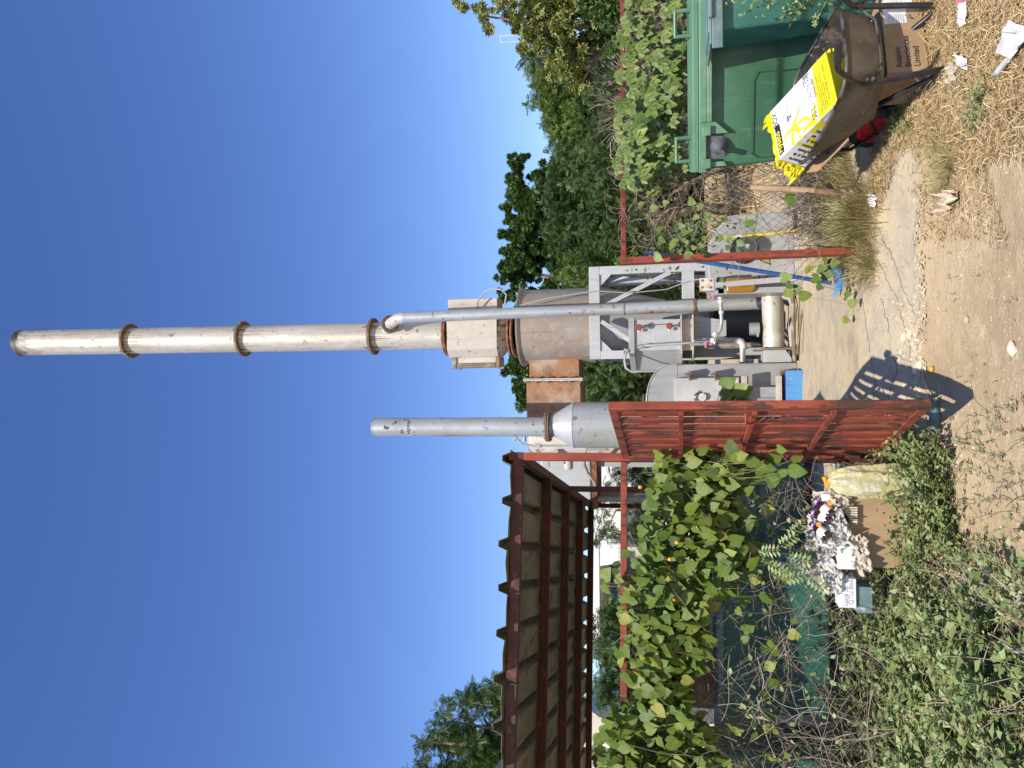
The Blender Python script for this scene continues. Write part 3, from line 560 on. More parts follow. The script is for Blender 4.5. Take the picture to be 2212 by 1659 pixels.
mb = MB(); mb.lathe((P(1388, 880, Yb_)[0], Yb_+.1, z_a-.02), [(.1, 0), (.15, 0), (.15, .018), (.1, .018)], 30); mb.lathe((P(1388, 880, Yb_)[0], Yb_+.1, z_a-.05), [(.1, 0), (.15, 0), (.15, .018), (.1, .018)], 30); mb.lathe((P(1388, 880, Yb_)[0], Yb_+.1, z_a-.25), [(.17, 0), (.11, .2)], 30); mb.build('outlet_neck', m_flange, sb)
def text_mesh(txt, size, bold=.0, align='LEFT'):
    cu = bpy.data.curves.new('t', 'FONT'); cu.body = txt; cu.size = size; cu.offset = bold; cu.align_x = align; cu.resolution_u = 3; cu.space_line = .95
    ob = bpy.data.objects.new('t', cu); COL.objects.link(ob); bpy.context.view_layer.update()
    me = bpy.data.meshes.new_from_object(ob.evaluated_get(bpy.context.evaluated_depsgraph_get())); bpy.data.objects.remove(ob)
    a = np.empty(len(me.vertices)*3); me.vertices.foreach_get('co', a); return me, a.reshape(-1, 3)
def put_text(name, txt, size, o, ax, ay, az, mt, parent, bold=0., lift=.0015, align='LEFT', fn=None):
    me, a = text_mesh(txt, size, bold, align); o, ax, ay, az = [np.asarray(q, float) for q in (o, ax, ay, az)]
    w = fn(a) if fn else o+a[:, :1]*ax+a[:, 1:2]*ay+lift*az
    me.vertices.foreach_set('co', w.ravel()); return mesh_obj(name, me, mt, parent, False)
def oncyl(cx, cy, r, x0, z0):
    def fn(a):
        s = (a[:, 0]+x0)/r; return np.stack([cx+np.sin(s)*(r+.0015), cy-np.cos(s)*(r+.0015), z0+a[:, 1]], -1)
    return fn
for txt, dx, off in (('de', 871, -.085), ('le', 857, .045), ('vapeur', 885, -.085)):
    put_text('lettering', txt, .062 if txt != 'vapeur' else .066, (0, 0, 0), (1, 0, 0), (0, 0, 1), (0, -1, 0), m_bink, stk, fn=oncyl(xs_, Yb_, rs, off, P(dx, 924, Yb_-.1)[2]), bold=.0006)
mb = MB(); z = P(835, 922, Yb_-.1)[2]; poly = [(-.012, -.035), (.012, -.035), (.020, .012), (.038, .012), (.026, .028), (-.002, .032), (-.014, .010)]
vs = [(xs_+math.sin((p[0]-.005)/rs)*(rs+.0016), Yb_-math.cos((p[0]-.005)/rs)*(rs+.0016), z+p[1]) for p in poly]; mb.add(vs, [tuple(range(7))]); mb.build('painted_mark', m_bink, stk, smooth=False)
mb = MB(); pts = [P(1113, 944, Yb_), P(1118, 950, Yb_), P(1130, 960, Yb_), P(1150, 963, Yb_), P(1232, 963, Yb_-.02)]; mb.tube(pts, .013, 8); q = P(1163, 962, Yb_); mb.box(q-np.array([.028, .03, .03]), q+np.array([.02, .02, .03]))
mb.tube([P(1113, 944, Yb_)-np.array([.0, 0, 0]), P(1111, 952, Yb_)], .014, 8); mb.tube([P(1133, 943, Yb_), P(1133, 954, Yb_)], .02, 10); mb.build('sampling_pipe', m_cable, sb)

# ---- furnace
Yf = 8.9
fu = thing('furnace', (P(1720, 880, Yf)[0], Yf, GZ), 'grey furnace with arched top and white-washed loading door beside the water tank', 'furnace')
xR = P(1600, 785, Yf)[0]; xC = P(1450, 884, Yf)[0]; hwf = xR-xC; zS = P(1462, 800, Yf)[2]; zT = P(1397, 890, Yf)[2]; zB = P(1722, 800, Yf)[2]
arch = [(-hwf, zB), (hwf, zB), (hwf, zS)]+[(hwf*math.cos(t)**.75 if math.cos(t) > 0 else -hwf*abs(math.cos(t))**.75, zS+(zT-zS)*math.sin(t)**.8) for t in np.linspace(.08, math.pi-.08, 22)]+[(-hwf, zS)]
mb = MB(); mb.prism(arch, (xC, Yf, 0), (1, 0, 0), (0, 0, 1), (0, 1, 0), 1.5); mb.build('furnace_body', m_furn, fu, bevel=.008)
mb = MB(); mb.tube([(xC+p[0]*1.004, Yf-.002, p[1]+.002) for p in arch[2:]], .008, 6); mb.tube([(xC-hwf, Yf-.001, zS), (xC+hwf, Yf-.001, zS)], .004, 5); mb.build('weld_seam', m_grey, fu)
mb = MB(); a, b, c0, c1 = rect(1457, 816, 1597, 945, Yf-.09); mb.box((a, Yf-.09, c0), (b, Yf-.001, c1)); door = mb.build('loading_door', mat('whitewashed_door', (.52, .52, .52), [dict(c=(.40, .39, .37), s=3, lo=.45, hi=.65, a=.8), dict(c=(.30, .20, .12), s=1.6, lo=.60, hi=.72, a=.6, seed=3)], rough=.55, metal=.1, bump=(20, .001)), fu, bevel=.006)
mb = MB()
for dx in (1489, 1545):
    q = P(dx, 812, Yf-.1); mb.prism([(-.05, -.016), (.07, -.016), (.07, .016), (-.05, .016)], q+np.array([0, -.03, 0]), (0, 1, 0), (1, 0, 0), (0, 0, 1), .014); mb.tube([q+np.array([.02, -.05, -.03]), q+np.array([.02, -.05, .045])], .013, 8)
    mb.box((q[0]-.05, q[1]-.06, q[2]-.008), (q[0]+.05, q[1]+.08, q[2]+.008))
mb.build('hinge', m_flange, door)
q = P(1517, 858, Yf-.12); mb = MB(); mb.tube([q+np.array([0, .03, 0]), q+np.array([0, -.012, 0])], .042, 26); mb.build('peephole_cover', m_sealw, door)
mb = MB(); n = 26; vs = [q+np.array([0, .028, 0])]+[q+np.array([math.cos(2*math.pi*i/n)*(.065+.018*math.sin(i*2.3)), .028, .018+math.sin(2*math.pi*i/n)*(.060+.02*math.sin(i*1.7))]) for i in range(n)]; mb.add(vs, [(0, 1+(i+1) % n, 1+i) for i in range(n)]); mb.build('soot_mark', mat('soot_smudge', (.07, .06, .055), [dict(c=(.25, .24, .22), s=12, lo=.5, hi=.6)], rough=.9), door)
mb = MB(); q2 = P(1493, 880, Yf-.15); mb.tube([q2+np.array([-.02, .05, .02]), q2, q2+np.array([.03, -.015, -.03]), q2+np.array([.03, -.015, -.13])], .012, 8); mb.build('door_handle', m_sealw, door)
mb = MB(); dbox(mb, 1598, 836, 1688, 960, Yf-.10, .099); mb.build('ash_chamber', m_furn, fu, bevel=.004)
for dx, ww in ((1610, 0), (1685, 0)):
    mb = MB(); dbox(mb, dx-6, 812, dx+5, 965, Yf-.22, .12); mb.build('hatch_flange', m_damp, fu, bevel=.003)
mb = MB(); dbox(mb, 1617, 860, 1678, 960, Yf-.13, .028); mb.build('ash_door', m_furn, fu, bevel=.004)
mb = MB(); dbox(mb, 1690, 800, 1699, 985, Yf-.12, 1.4); mb.box((xC-hwf+.02, Yf+.02, GZ), (xC-hwf+.10, Yf+1.4, P(1722, 880, Yf)[2])); mb.box((xC+hwf-.10, Yf+.02, GZ), (xC+hwf-.02, Yf+1.4, P(1722, 880, Yf)[2]-.002)); mb.build('base_rail', m_rust, fu)
Yq = 8.62
bp = thing('blue_metal_drip_tray', P(1748, 870, Yq), 'scratched light blue steel sheet standing on edge below the furnace', 'metal sheet')
mb = MB(); a, b, c0, c1 = rect(1699, 800, 1747, 930, Yq); mb.box((a, Yq, max(c0, .235)), (b, Yq+.012, c1)); mb.build('sheet', m_bluel, bp, bevel=.003)
mb = MB(); mb.box((a, Yq+.0125, c1-.02), (b, Yq+.10, c1)); mb.box((b-.012, Yq+.0125, .24), (b, Yq+.10, c1-.021)); mb.build('folded_edge', m_blue, bp)

# ---- water tank box with valves
Yw = 8.95
wt = thing('water_box', (P(1470, 740, Yw)[0], Yw, P(1497, 740, Yw)[2]), 'grey riveted steel box with two red-handled valves left of the side pipe', 'water tank')
a, b, c0, c1 = rect(1371, 690, 1470, 756, Yw)
xl2 = P(1420, 800, Yw+.45)[0]
mb = MB(); mb.prism([(b, Yw), (b, Yw+.45), (xl2, Yw+.45), (a, Yw+.02), (a+.07, Yw)][::-1], (0, 0, c0), (1, 0, 0), (0, 1, 0), (0, 0, 1), c1-c0); mb.build('casing', m_light, wt, bevel=.004)
mb = MB(); mb.prism([(b+.025, Yw-.025), (b+.025, Yw+.47), (xl2-.03, Yw+.47), (a-.03, Yw-.025)][::-1], (0, 0, c1+.001), (1, 0, 0), (0, 1, 0), (0, 0, 1), .065); mb.build('top_band', m_grey, wt, bevel=.003)
z1_, z2_ = P(1472, 740, Yw)[2], P(1497, 740, Yw)[2]
mb = MB()
for z in (z1_, z2_): mb.prism([(b+.04, Yw-.06), (b+.04, Yw+.5), (xl2-.05, Yw+.5), (a-.05, Yw-.06)][::-1], (0, 0, z-.008), (1, 0, 0), (0, 1, 0), (0, 0, 1), .016)
mb.box((a-.01, Yw+.02, z2_+.009), (b, Yw+.45, z1_-.009)); f_ = mb.build('bottom_flange', m_damp, wt, bevel=.002)
mb = MB(); mb.prism([(0, 0), (.17, 0), (.24, .42), (-.15, .42)], (P(1535, 705, Yw)[0]-.1, Yw+.1, P(1570, 700, Yw)[2]), (1, 0, 0), (0, 0, 1), (0, 1, 0), .3); mb.build('hopper', m_grey, wt)
for dx, dy in ((1380, 707), (1446, 704)):
    q = P(dx, dy, Yw-.11); mb = MB(); mb.lathe(q, [(.004, -.012), (.030, -.012), (.036, -.004), (.036, .004), (.030, .012), (.004, .012)], 20, axis=(0, 1, .001)); hw_ = mb.build('valve', m_handw, wt)
    mb = MB(); mb.tube([q, q+np.array([0, .11, 0])], .012, 10); mb.tube([q+np.array([-.02, .05, -.0]), q+np.array([-.05, .06, 0])], .017, 10); mb.build('valve_stem', m_sealw, hw_)
mb = MB(); mb.tube([P(1385, 703, Yw-.03), P(1446, 700, Yw-.03)], .005, 6); mb.build('sight_glass', m_rust, wt)
wp = thing('water_pipe', P(1382, 748, Yw-.08), 'thin grey water pipe running down the front of the valve box', 'pipe')
mb = MB(); mb.tube([P(1380, 750, Yw), P(1380, 748, Yw-.05), P(1386, 747, Yw-.07), P(1500, 740, Yw-.09), P(1548, 738, Yw-.1)], .0155, 12)
mb.tube([P(1378, 750, Yw-.06), P(1390, 747, Yw-.07)], .024, 12); mb.build('pipe', m_pipe, wp)
mb = MB(); q = P(1497, 741, Yw-.09)
for k in range(5): mb.tube([q+np.array([-.03, -.02, -.02+.01*k]), q+np.array([.03, -.022, .02-.01*k])], .003, 5)
mb.build('wire_tie', m_sealw, wp)
mb = MB(); mb.tube([P(1349, 762, Yw+.1), P(1350, 755, Yw), P(1358, 757, Yw-.03), P(1351, 765, Yw-.04), P(1349, 780, Yw-.04), P(1352, 795, Yw-.04), P(1362, 802, Yw-.04), P(1450, 801, Yw-.02)], .014, 10)
tagit(mb.build('bent_conduit', m_pipe), 'thin grey conduit bending around the left corner of the valve box', 'conduit')

# ---- manifold: horizontal pipe with unions
mf = thing('pipe_manifold', P(1560, 640, 8.75), 'horizontal galvanised water pipe with elbows and tap handles behind the right gate post', 'pipe')
Ym = 8.8
main = [P(1550, 518, Ym+.1), P(1551, 545, Ym+.05), P(1556, 600, Ym), P(1557, 660, Ym), P(1559, 695, Ym), P(1556, 712, Ym), P(1546, 726, Ym), P(1541, 735, Ym), P(1545, 742, Ym)]
mb = MB(); mb.tube(main, .020, 14); mb.tube([P(1545, 742, Ym), P(1490, 744, Ym)], .015, 10); mb.build('pipe', m_pipe, mf)
mb = MB()
for q0, q1, r in (((1556, 634), (1556, 645), .030), ((1557, 648), (1557, 655), .033), ((1558, 672), (1558, 678), .026), ((1550, 518), (1550, 532), .027), ((1551, 550), (1551, 556), .028), ((1547, 720), (1543, 728), .034), ((1541, 731), (1541, 740), .034)):
    mb.tube([P(*q0, Ym), P(*q1, Ym)], r, 8)
mb.build('union', m_sealw, mf)
for dy in (640, 744, 536):
    q = P(1545 if dy != 744 else 1530, dy, Ym-.01); mb = MB(); mb.tube([q+np.array([0, 0, -.04]), q+np.array([0, 0, .02])], .012, 8); mb.box((q[0]-.035, q[1]-.03, q[2]+.02), (q[0]+.035, q[1]-.015, q[2]+.04)); mb.build('tap_handle', m_pink, mf)
dn = thing('down_pipe', P(1600, 737, 8.9), 'grey pipe dropping and elbowing left towards the furnace side', 'pipe')
mb = MB(); mb.tube([P(1500, 735, 9.0), P(1590, 735, 9.0), P(1600, 737, 9.0), P(1604, 744, 9.0), P(1604, 752, 9.0), P(1604, 790, 9.05)], .031, 14); mb.tube([P(1500, 746, 9.15), P(1640, 745, 9.15)], .03, 14); mb.build('pipe', m_pipe, dn)
mb = MB(); mb.tube([P(1594, 735.5, 9.0), P(1601, 738, 9.0), P(1605, 745, 9.0), P(1605, 753, 9.0)], .037, 14); mb.build('elbow', m_sealw, dn)

# ---- horizontal silver drum near the ground
hd_ = thing('blower_tube', P(1692, 700, 8.85), 'silver horizontal blower tube lying low between the fan housing and furnace', 'duct')
mb = MB(); q0, q1 = P(1672, 753, 8.95), P(1668, 637, 8.95); mb.tube([q0, q1], .112, 40); mb.tube([P(1668.5, 652, 8.95), P(1668.2, 646, 8.95)], .1145, 40, cap=False); mb.build('tube', m_chim, hd_)
mb = MB(); mb.box((q0[0]-.02, 8.77, q0[2]-.19), (q0[0], 9.15, q0[2]+.20)); mb.build('end_flange', m_flange, hd_)
mb = MB(); mb.prism([(0, .12), (0, -.10), (-.09, -.16), (-.13, -.16), (-.13, .12)], (q0[0]-.021, 8.79, q0[2]), (1, 0, 0), (0, 0, 1), (0, 1, 0), .34); mb.build('inlet_box', m_light, hd_, bevel=.004)
mb = MB(); q = P(1640, 710, 8.95); mb.tube([q+np.array([0, 0, .0]), q+np.array([0, 0, .10])], .07, 20); mb.box(q+np.array([-.09, -.05, .01]), q+np.array([.02, -.02, .03])); mb.build('actuator', m_pipe, hd_)
mb = MB(); mb.tube([P(1690, 640, 8.9), P(1706, 645, 8.85), P(1716, 668, 8.8), P(1716, 690, 8.8), P(1708, 715, 8.8), P(1712, 755, 8.85)], .026, 10)
tagit(mb.build('drain_hose', m_cable), 'grey hose curving along the ground under the silver tube', 'hose')
mb = MB(); mb.tube([P(1741, 640, 8.5), P(1730, 690, 8.5), P(1722, 765, 8.6)], .012, 8); mb.tube([P(1712, 635, 8.6), P(1716, 780, 8.8)], .02, 8); tagit(mb.build('floor_pipe', m_flange), 'thin rusty pipe lying on the concrete in front of the plant', 'pipe')

# ---- fan housing with motor
Yh = 8.75
fh = thing('fan_housing', (P(1700, 550, Yh)[0], Yh, GZ), 'grey fan housing with curved right shoulder and round motor grille behind the fence', 'fan housing')
zt_, zb_ = P(1529, 560, Yh)[2], P(1716, 560, Yh)[2]; xL_, xR2 = P(1600, 636, Yh)[0], P(1640, 460, Yh)[0]
poly = [(xL_, zb_), (xR2, zb_), (xR2, zb_+.55), (xR2-.015, zb_+.70), (xR2-.08, zt_-.16), (xR2-.20, zt_-.055), (xR2-.36, zt_-.005), (xR2-.5, zt_), (xL_+.10, zt_-.01), (xL_, zt_-.12)]
mb = MB(); mb.prism(poly, (0, Yh, 0), (1, 0, 0), (0, 0, 1), (0, 1, 0), .8); mb.build('housing', m_grey, fh, bevel=.01)
mb = MB(); mb.prism([(xL_-.001, zb_-.12), (xR2-.25, zb_-.12), (xR2-.25, zb_-.001), (xL_-.001, zb_-.001)], (0, Yh-.06, 0), (1, 0, 0), (0, 0, 1), (0, 1, 0), .9); mb.build('base_frame', m_light, fh, bevel=.004)
q = P(1612, 537, Yh); mb = MB(); mb.tube([q, q+np.array([0, -.12, 0])], .110, 40); mb.tube([q+np.array([0, -.12, 0]), q+np.array([0, -.135, 0])], [.110, .098], 40); q = q+np.array([0, .08, 0]); mot = mb.build('motor_cowl', m_motor, fh)
mb = MB(); n = 13
for i in range(n):
    for j in range(n):
        u, v = (i-(n-1)/2)*.0135, (j-(n-1)/2)*.0135
        if .0012 < u*u+v*v < .0072 and not (abs(u) < .022 and abs(v) < .022):
            mb.box(q+np.array([u-.004, -.2175, v-.004]), q+np.array([u+.004, -.2155, v+.004]))
mb.build('grille', m_bink, mot, smooth=False)
mb = MB(); mb.box(q+np.array([-.022, -.222, -.022]), q+np.array([.022, -.2155, .022])); mb.build('badge', m_light, mot)
mb = MB(); q3 = P(1608, 540, Yh); mb.tube([q3+np.array([0.0, -.012, 0]), q3+np.array([.0, -.001, 0])], .150, 36); mb.build('motor_shadow_gap', m_bink, fh)  # flat black disc colours in the shadow gap around the motor
q4 = P(1655, 562, Yh); mb = MB(); mb.add([q4+np.array([-.055, -.003, -.045]), q4+np.array([.075, -.003, -.03]), q4+np.array([0, -.003, .07])], [(0, 1, 2)]); sg = mb.build('warning_triangle', m_bink, fh, smooth=False)
mb = MB(); mb.add([q4+np.array([-.038, -.005, -.035]), q4+np.array([.056, -.005, -.023]), q4+np.array([0, -.005, .05])], [(0, 1, 2)]); mb.build('sign_face', mat('faded_sign_yellow', (.40, .27, .05), rough=.5), sg, smooth=False)
mb = MB()
for dx in (1640, 1655, 1675, 1690): mb.tube([P(dx, 595, Yh-.01), P(dx+2, 603, Yh-.03), P(dx+12, 601, Yh-.03)], .006, 6)
mb.build('latch', m_rust, fh)
ys = thing('yellow_strap', P(1725, 497, Yh-.1), 'yellow strap tied down the face of the fan housing', 'strap')
mb = MB(); pA, pB, pC = P(1562, 515, Yh-.06), P(1590, 512, Yh-.06), P(1724, 497, Yh-.10)
mb.beam(pA, pB, .022, .006, (0, 1, 0)); mb.beam(P(1603, 510, Yh-.06), P(1670, 505, Yh-.07), .022, .006, (0, 1, 0)); mb.beam(P(1670, 505, Yh-.07), pC, .022, .006, (0, 1, 0)); mb.build('strap', m_yellow, ys)
mb = MB(); mb.beam(pB, P(1603, 510, Yh-.06), .034, .02, (0, 1, 0)); mb.build('buckle', m_sealw, ys)
jb = thing('burner_unit', P(1640, 612, 8.45), 'orange-covered burner with grey flange under a rust-edged white junction box', 'burner')
mb = MB(); dbox(mb, 1512, 600, 1543, 628, 8.45, .12); mb.build('junction_box', mat('rust_edged_white', (.62, .58, .52), [dict(c=(.45, .22, .09), s=7, lo=.50, hi=.62)], rough=.6), jb, bevel=.006)
mb = MB()
for u, v in ((1517, 606), (1517, 621), (1535, 606), (1535, 621)): mb.lathe(P(u, v, 8.449), [(.006, -.004), (.013, -.004), (.013, .004), (.006, .004)], 10, axis=(0, 1, .001))
mb.build('bolt', m_flange, jb)
mb = MB(); dbox(mb, 1549, 598, 1566, 636, 8.5, .22); mb.build('burner_flange', m_dark, jb, bevel=.01)
mb = MB(); a, b, c0, c1 = rect(1568, 600, 1632, 633, 8.5); mb.prism([(a, c0+.03), (a+.03, c0), (b-.03, c0), (b, c0+.03), (b, c1), (a, c1)], (0, 8.46, 0), (1, 0, 0), (0, 0, 1), (0, 1, 0), .22); mb.build('orange_cover', m_amber, jb, bevel=.02)
mb = MB(); mb.beam(P(1545, 616, 8.40), P(1735, 600, 8.40), .055, .01, (0, 1, 0)); mb.build('mounting_arm', m_light, jb)
mb = MB(); mb.box((P(1600, 636, Yh)[0]-.02, 8.5, GZ), (P(1600, 628, Yh)[0], 8.9, P(1545, 620, 8.6)[2])); mb.build('side_plate', m_grey, jb)

# ================================================================ FENCE, GATE, SHELTER
HX, HY = -.53, 5.62; FD = np.array([.976, .215]); FD /= np.linalg.norm(FD)
def fp(s, z=0, off=0): # s metres along the fence line from the hinge, + to the right; off towards the camera
    return np.array([HX+FD[0]*s+FD[1]*off, HY+FD[1]*s-FD[0]*off, z])
FDV = np.array([FD[0], FD[1], 0])
ZR = 1.90
RO_ = np.array([HX, HY])+FD*1.47; RD = np.array([.80, .60]); RDV = np.array([.8, .6, 0])
def fpr(s, z=0, off=0): return np.array([RO_[0]+RD[0]*s+RD[1]*off, RO_[1]+RD[1]*s-RD[0]*off, z])
def chain(mb, s0, s1, z0, z1, p=.078, r=.0013, fp=fp):
    n = int((s1-s0+(z1-z0))/p)+1
    C = []
    for sg in (1, -1):
        for i in range(n):
            c = s0+i*p if sg > 0 else s1-i*p
            # line s = c -/+ (z - z0)... clip to rectangle
            pts = []
            for k in range(9):
                z = z0+(z1-z0)*k/8; s = c-sg*(z-z0)*1.0 if sg > 0 else c+(z-z0)
                pts.append((min(max(s, s0), s1), z))
            q = [fp(a, b, .012*math.sin(a*3+b*5)+.03*math.sin(a*1.1+1)*math.sin(b*2.5)) for a, b in pts]
            inside = [s0 < a < s1 for a, b in pts]
            if sum(inside) >= 2:
                idx_ = [j for j in range(9) if inside[j]]; mb.tube([q[j] for j in idx_], r, 3, cap=False)
fl = thing('chain_link_fence', fp(-1.7, .15), 'red-railed chain-link fence under the big-leaved vine left of the gate', 'fence')
mb = MB(); mb.beam(fp(-3.6, ZR), fp(-.035, ZR), .045, .045); mb.build('top_rail', m_red, fl, bevel=.003)
mb = MB(); chain(mb, -3.6, -.04, .18, ZR-.02); mb.build('wire_mesh', m_mesh, fl, smooth=False)
mb = MB(); mb.beam(fp(-3.4, .0), fp(-3.4, ZR-.03), .045, .045, (1, 0, 0)); mb.build('post', m_red, fl)
fr_ = thing('chain_link_fence', fpr(2, .2), 'red-railed chain-link fence with palmate vine right of the opening', 'fence')
for s in (0, 2.6):
    mb = MB(); mb.beam(fpr(s, .0), fpr(s, ZR+.03+.03*s), .05, .05, RDV if s else FDV); mb.build('post', m_red, fr_, bevel=.003)
mb = MB(); mb.beam(fpr(.03, ZR+.005), fpr(5.4, ZR+.17), .04, .04); mb.build('top_rail', m_red, fr_, bevel=.003)
mb = MB(); chain(mb, .03, 4.2, .20, ZR-.0, fp=fpr); mb.build('wire_mesh', m_mesh, fr_, smooth=False)

gt = thing('slatted_gate', (HX, HY, .27), 'open rusty red steel gate of upright slats leaning towards the camera', 'gate')
O_ = np.array([-.125, 4.36]); GH = np.array([HX+.02, HY-.09]); gd = (O_-GH); GL = np.linalg.norm(gd); gd /= GL; gn = np.array([gd[1], -gd[0]])
if gn[0] > 0: gn = -gn   # side that faces left/camera
g3 = np.array([gd[0], gd[1], 0]); n3 = np.array([gn[0], gn[1], 0]); zb, zt = .262, 1.905
def gp(s, z, o=0): return np.array([GH[0]+gd[0]*s+gn[0]*o, GH[1]+gd[1]*s+gn[1]*o, z])
for s in (.028, GL-.028):
    mb = MB(); mb.obox(gp(s, (zb+zt)/2), (g3, n3, (0, 0, 1)), (.028, .022, (zt-zb)/2)); mb.build('stile', m_red, gt, bevel=.003)
for z in (zb+.025, zt-.025):
    mb = MB(); mb.obox(gp(GL/2, z), (g3, n3, (0, 0, 1)), (GL/2-.057, .021, .025)); mb.build('rail', m_red, gt, bevel=.003)
ns = 7; pw = (GL-.12)/ns
for i in range(ns):
    s0 = .06+i*pw; mb = MB(); w = pw-.076
    prof = [(0, -.004), (.008, -.010), (w*.35, -.010), (w*.42, -.006), (w*.58, -.006), (w*.65, -.010), (w-.008, -.010), (w, -.004), (w, .011), (0, .011)]
    mb.prism(prof, gp(s0+.038, zb+.055, .002), g3, n3, (0, 0, 1), zt-zb-.11); mb.build('slat', m_red, gt)
for f_q in (.24, .476, .72):
    z = zt-(zt-zb)*f_q; mb = MB(); mb.obox(gp(GL/2, z, .027), (g3, n3, (0, 0, 1)), (GL/2-.058, .012, .014)); mb.build('cross_bar', m_red, gt, bevel=.002)
mb = MB(); mb.tube([gp(GL-.06, 1.17, .03), gp(GL-.09, 1.17, .07), gp(GL-.14, 1.15, .07), gp(GL-.16, 1.10, .05), gp(GL-.15, 1.06, .03)], .007, 8); mb.build('latch_hook', m_red, gt)
mb = MB(); mb.tube([gp(-.02, .6), gp(-.02, .68)], .018, 10); mb.tube([gp(-.02, 1.5), gp(-.02, 1.58)], .018, 10); mb.build('hinge', m_reddk, gt)

# shelter
SD = np.array([-.225, 1.0]); SD /= np.linalg.norm(SD); AX = FD
ZB = 2.66
def sp_(s, t, z): return np.array([HX+AX[0]*s+SD[0]*t, HY+AX[1]*s+SD[1]*t, z])
sh = thing('lean_to_shelter', (HX-1.7, HY+2, .2), 'open lean-to shelter with rusty corrugated roof on dark red posts', 'shelter')
ax3 = np.array([AX[0], AX[1], 0]); sd3 = np.array([SD[0], SD[1], 0])
mb = MB(); mb.obox(sp_(0, 0, (ZB+.2)/2-.02), (ax3, sd3, (0, 0, 1)), (.028, .028, (ZB-.02)/2)); mb.build('post', m_red, sh, bevel=.003)
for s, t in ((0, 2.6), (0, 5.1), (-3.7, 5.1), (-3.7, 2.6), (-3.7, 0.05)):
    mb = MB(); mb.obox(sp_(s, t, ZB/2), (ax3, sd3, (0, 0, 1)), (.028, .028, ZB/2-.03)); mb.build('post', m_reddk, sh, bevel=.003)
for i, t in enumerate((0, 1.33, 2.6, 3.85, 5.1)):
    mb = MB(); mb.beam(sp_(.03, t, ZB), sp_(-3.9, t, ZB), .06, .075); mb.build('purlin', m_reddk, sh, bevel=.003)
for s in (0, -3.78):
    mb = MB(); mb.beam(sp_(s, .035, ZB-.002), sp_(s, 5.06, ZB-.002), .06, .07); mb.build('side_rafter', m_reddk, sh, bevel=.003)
pitch = .30; prof = []; s = .04
while s > -3.95:
    prof += [(s, 0), (s-.02, .0), (s-.045, .062), (s-.085, .062), (s-.11, 0), (s-.2, .006)]; s -= pitch
mb = MB(); nseg = 24
for j in range(nseg+1):
    t = -.10+5.35*j/nseg
    for (a_, h_) in prof:
        w_ = .008*math.sin(a_*7+j)*(j == 0 or j == nseg)+.004*math.sin(a_*3+t*2); mb.v.append(tuple(sp_(a_, t+(.015*math.sin(a_*11) if j in (0, nseg) else 0), ZB+.040+h_+w_)))
k = len(prof)
HOLE = sp_(-2.95, 1.6, 0)[:2]
for j in range(nseg):
    for i in range(k-1):
        c_ = np.mean([mb.v[j*k+i][:2], mb.v[(j+1)*k+i+1][:2]], 0)
        if np.linalg.norm((c_-HOLE)*np.array([2.0, 1])) < .18: continue
        mb.f.append((j*k+i, j*k+i+1, (j+1)*k+i+1, (j+1)*k+i)); mb.m.append(0)
o = mb.build('roof_sheet', m_roof, sh, smooth=False); so = o.modifiers.new('thickness', 'SOLIDIFY'); so.thickness = .003
for s_ in (0, -.9, -1.5, -2.4, -3.0):
    mb = MB(); mb.tube([sp_(s_-.06, -.04, ZB+.05), sp_(s_-.06, -.045, ZB-.05), sp_(s_-.06, .045, ZB-.05), sp_(s_-.06, .04, ZB+.05)], .004, 5); mb.build('roof_tie_wire', m_mesh, sh)

def copy_tree(o, name=None, parent=None):
    c = o.copy(); COL.objects.link(c)
    if parent is not None: c.parent = parent
    for k in [q for q in bpy.data.objects if q.parent == o and q.name in COL.objects]: copy_tree(k, None, c)
    return c
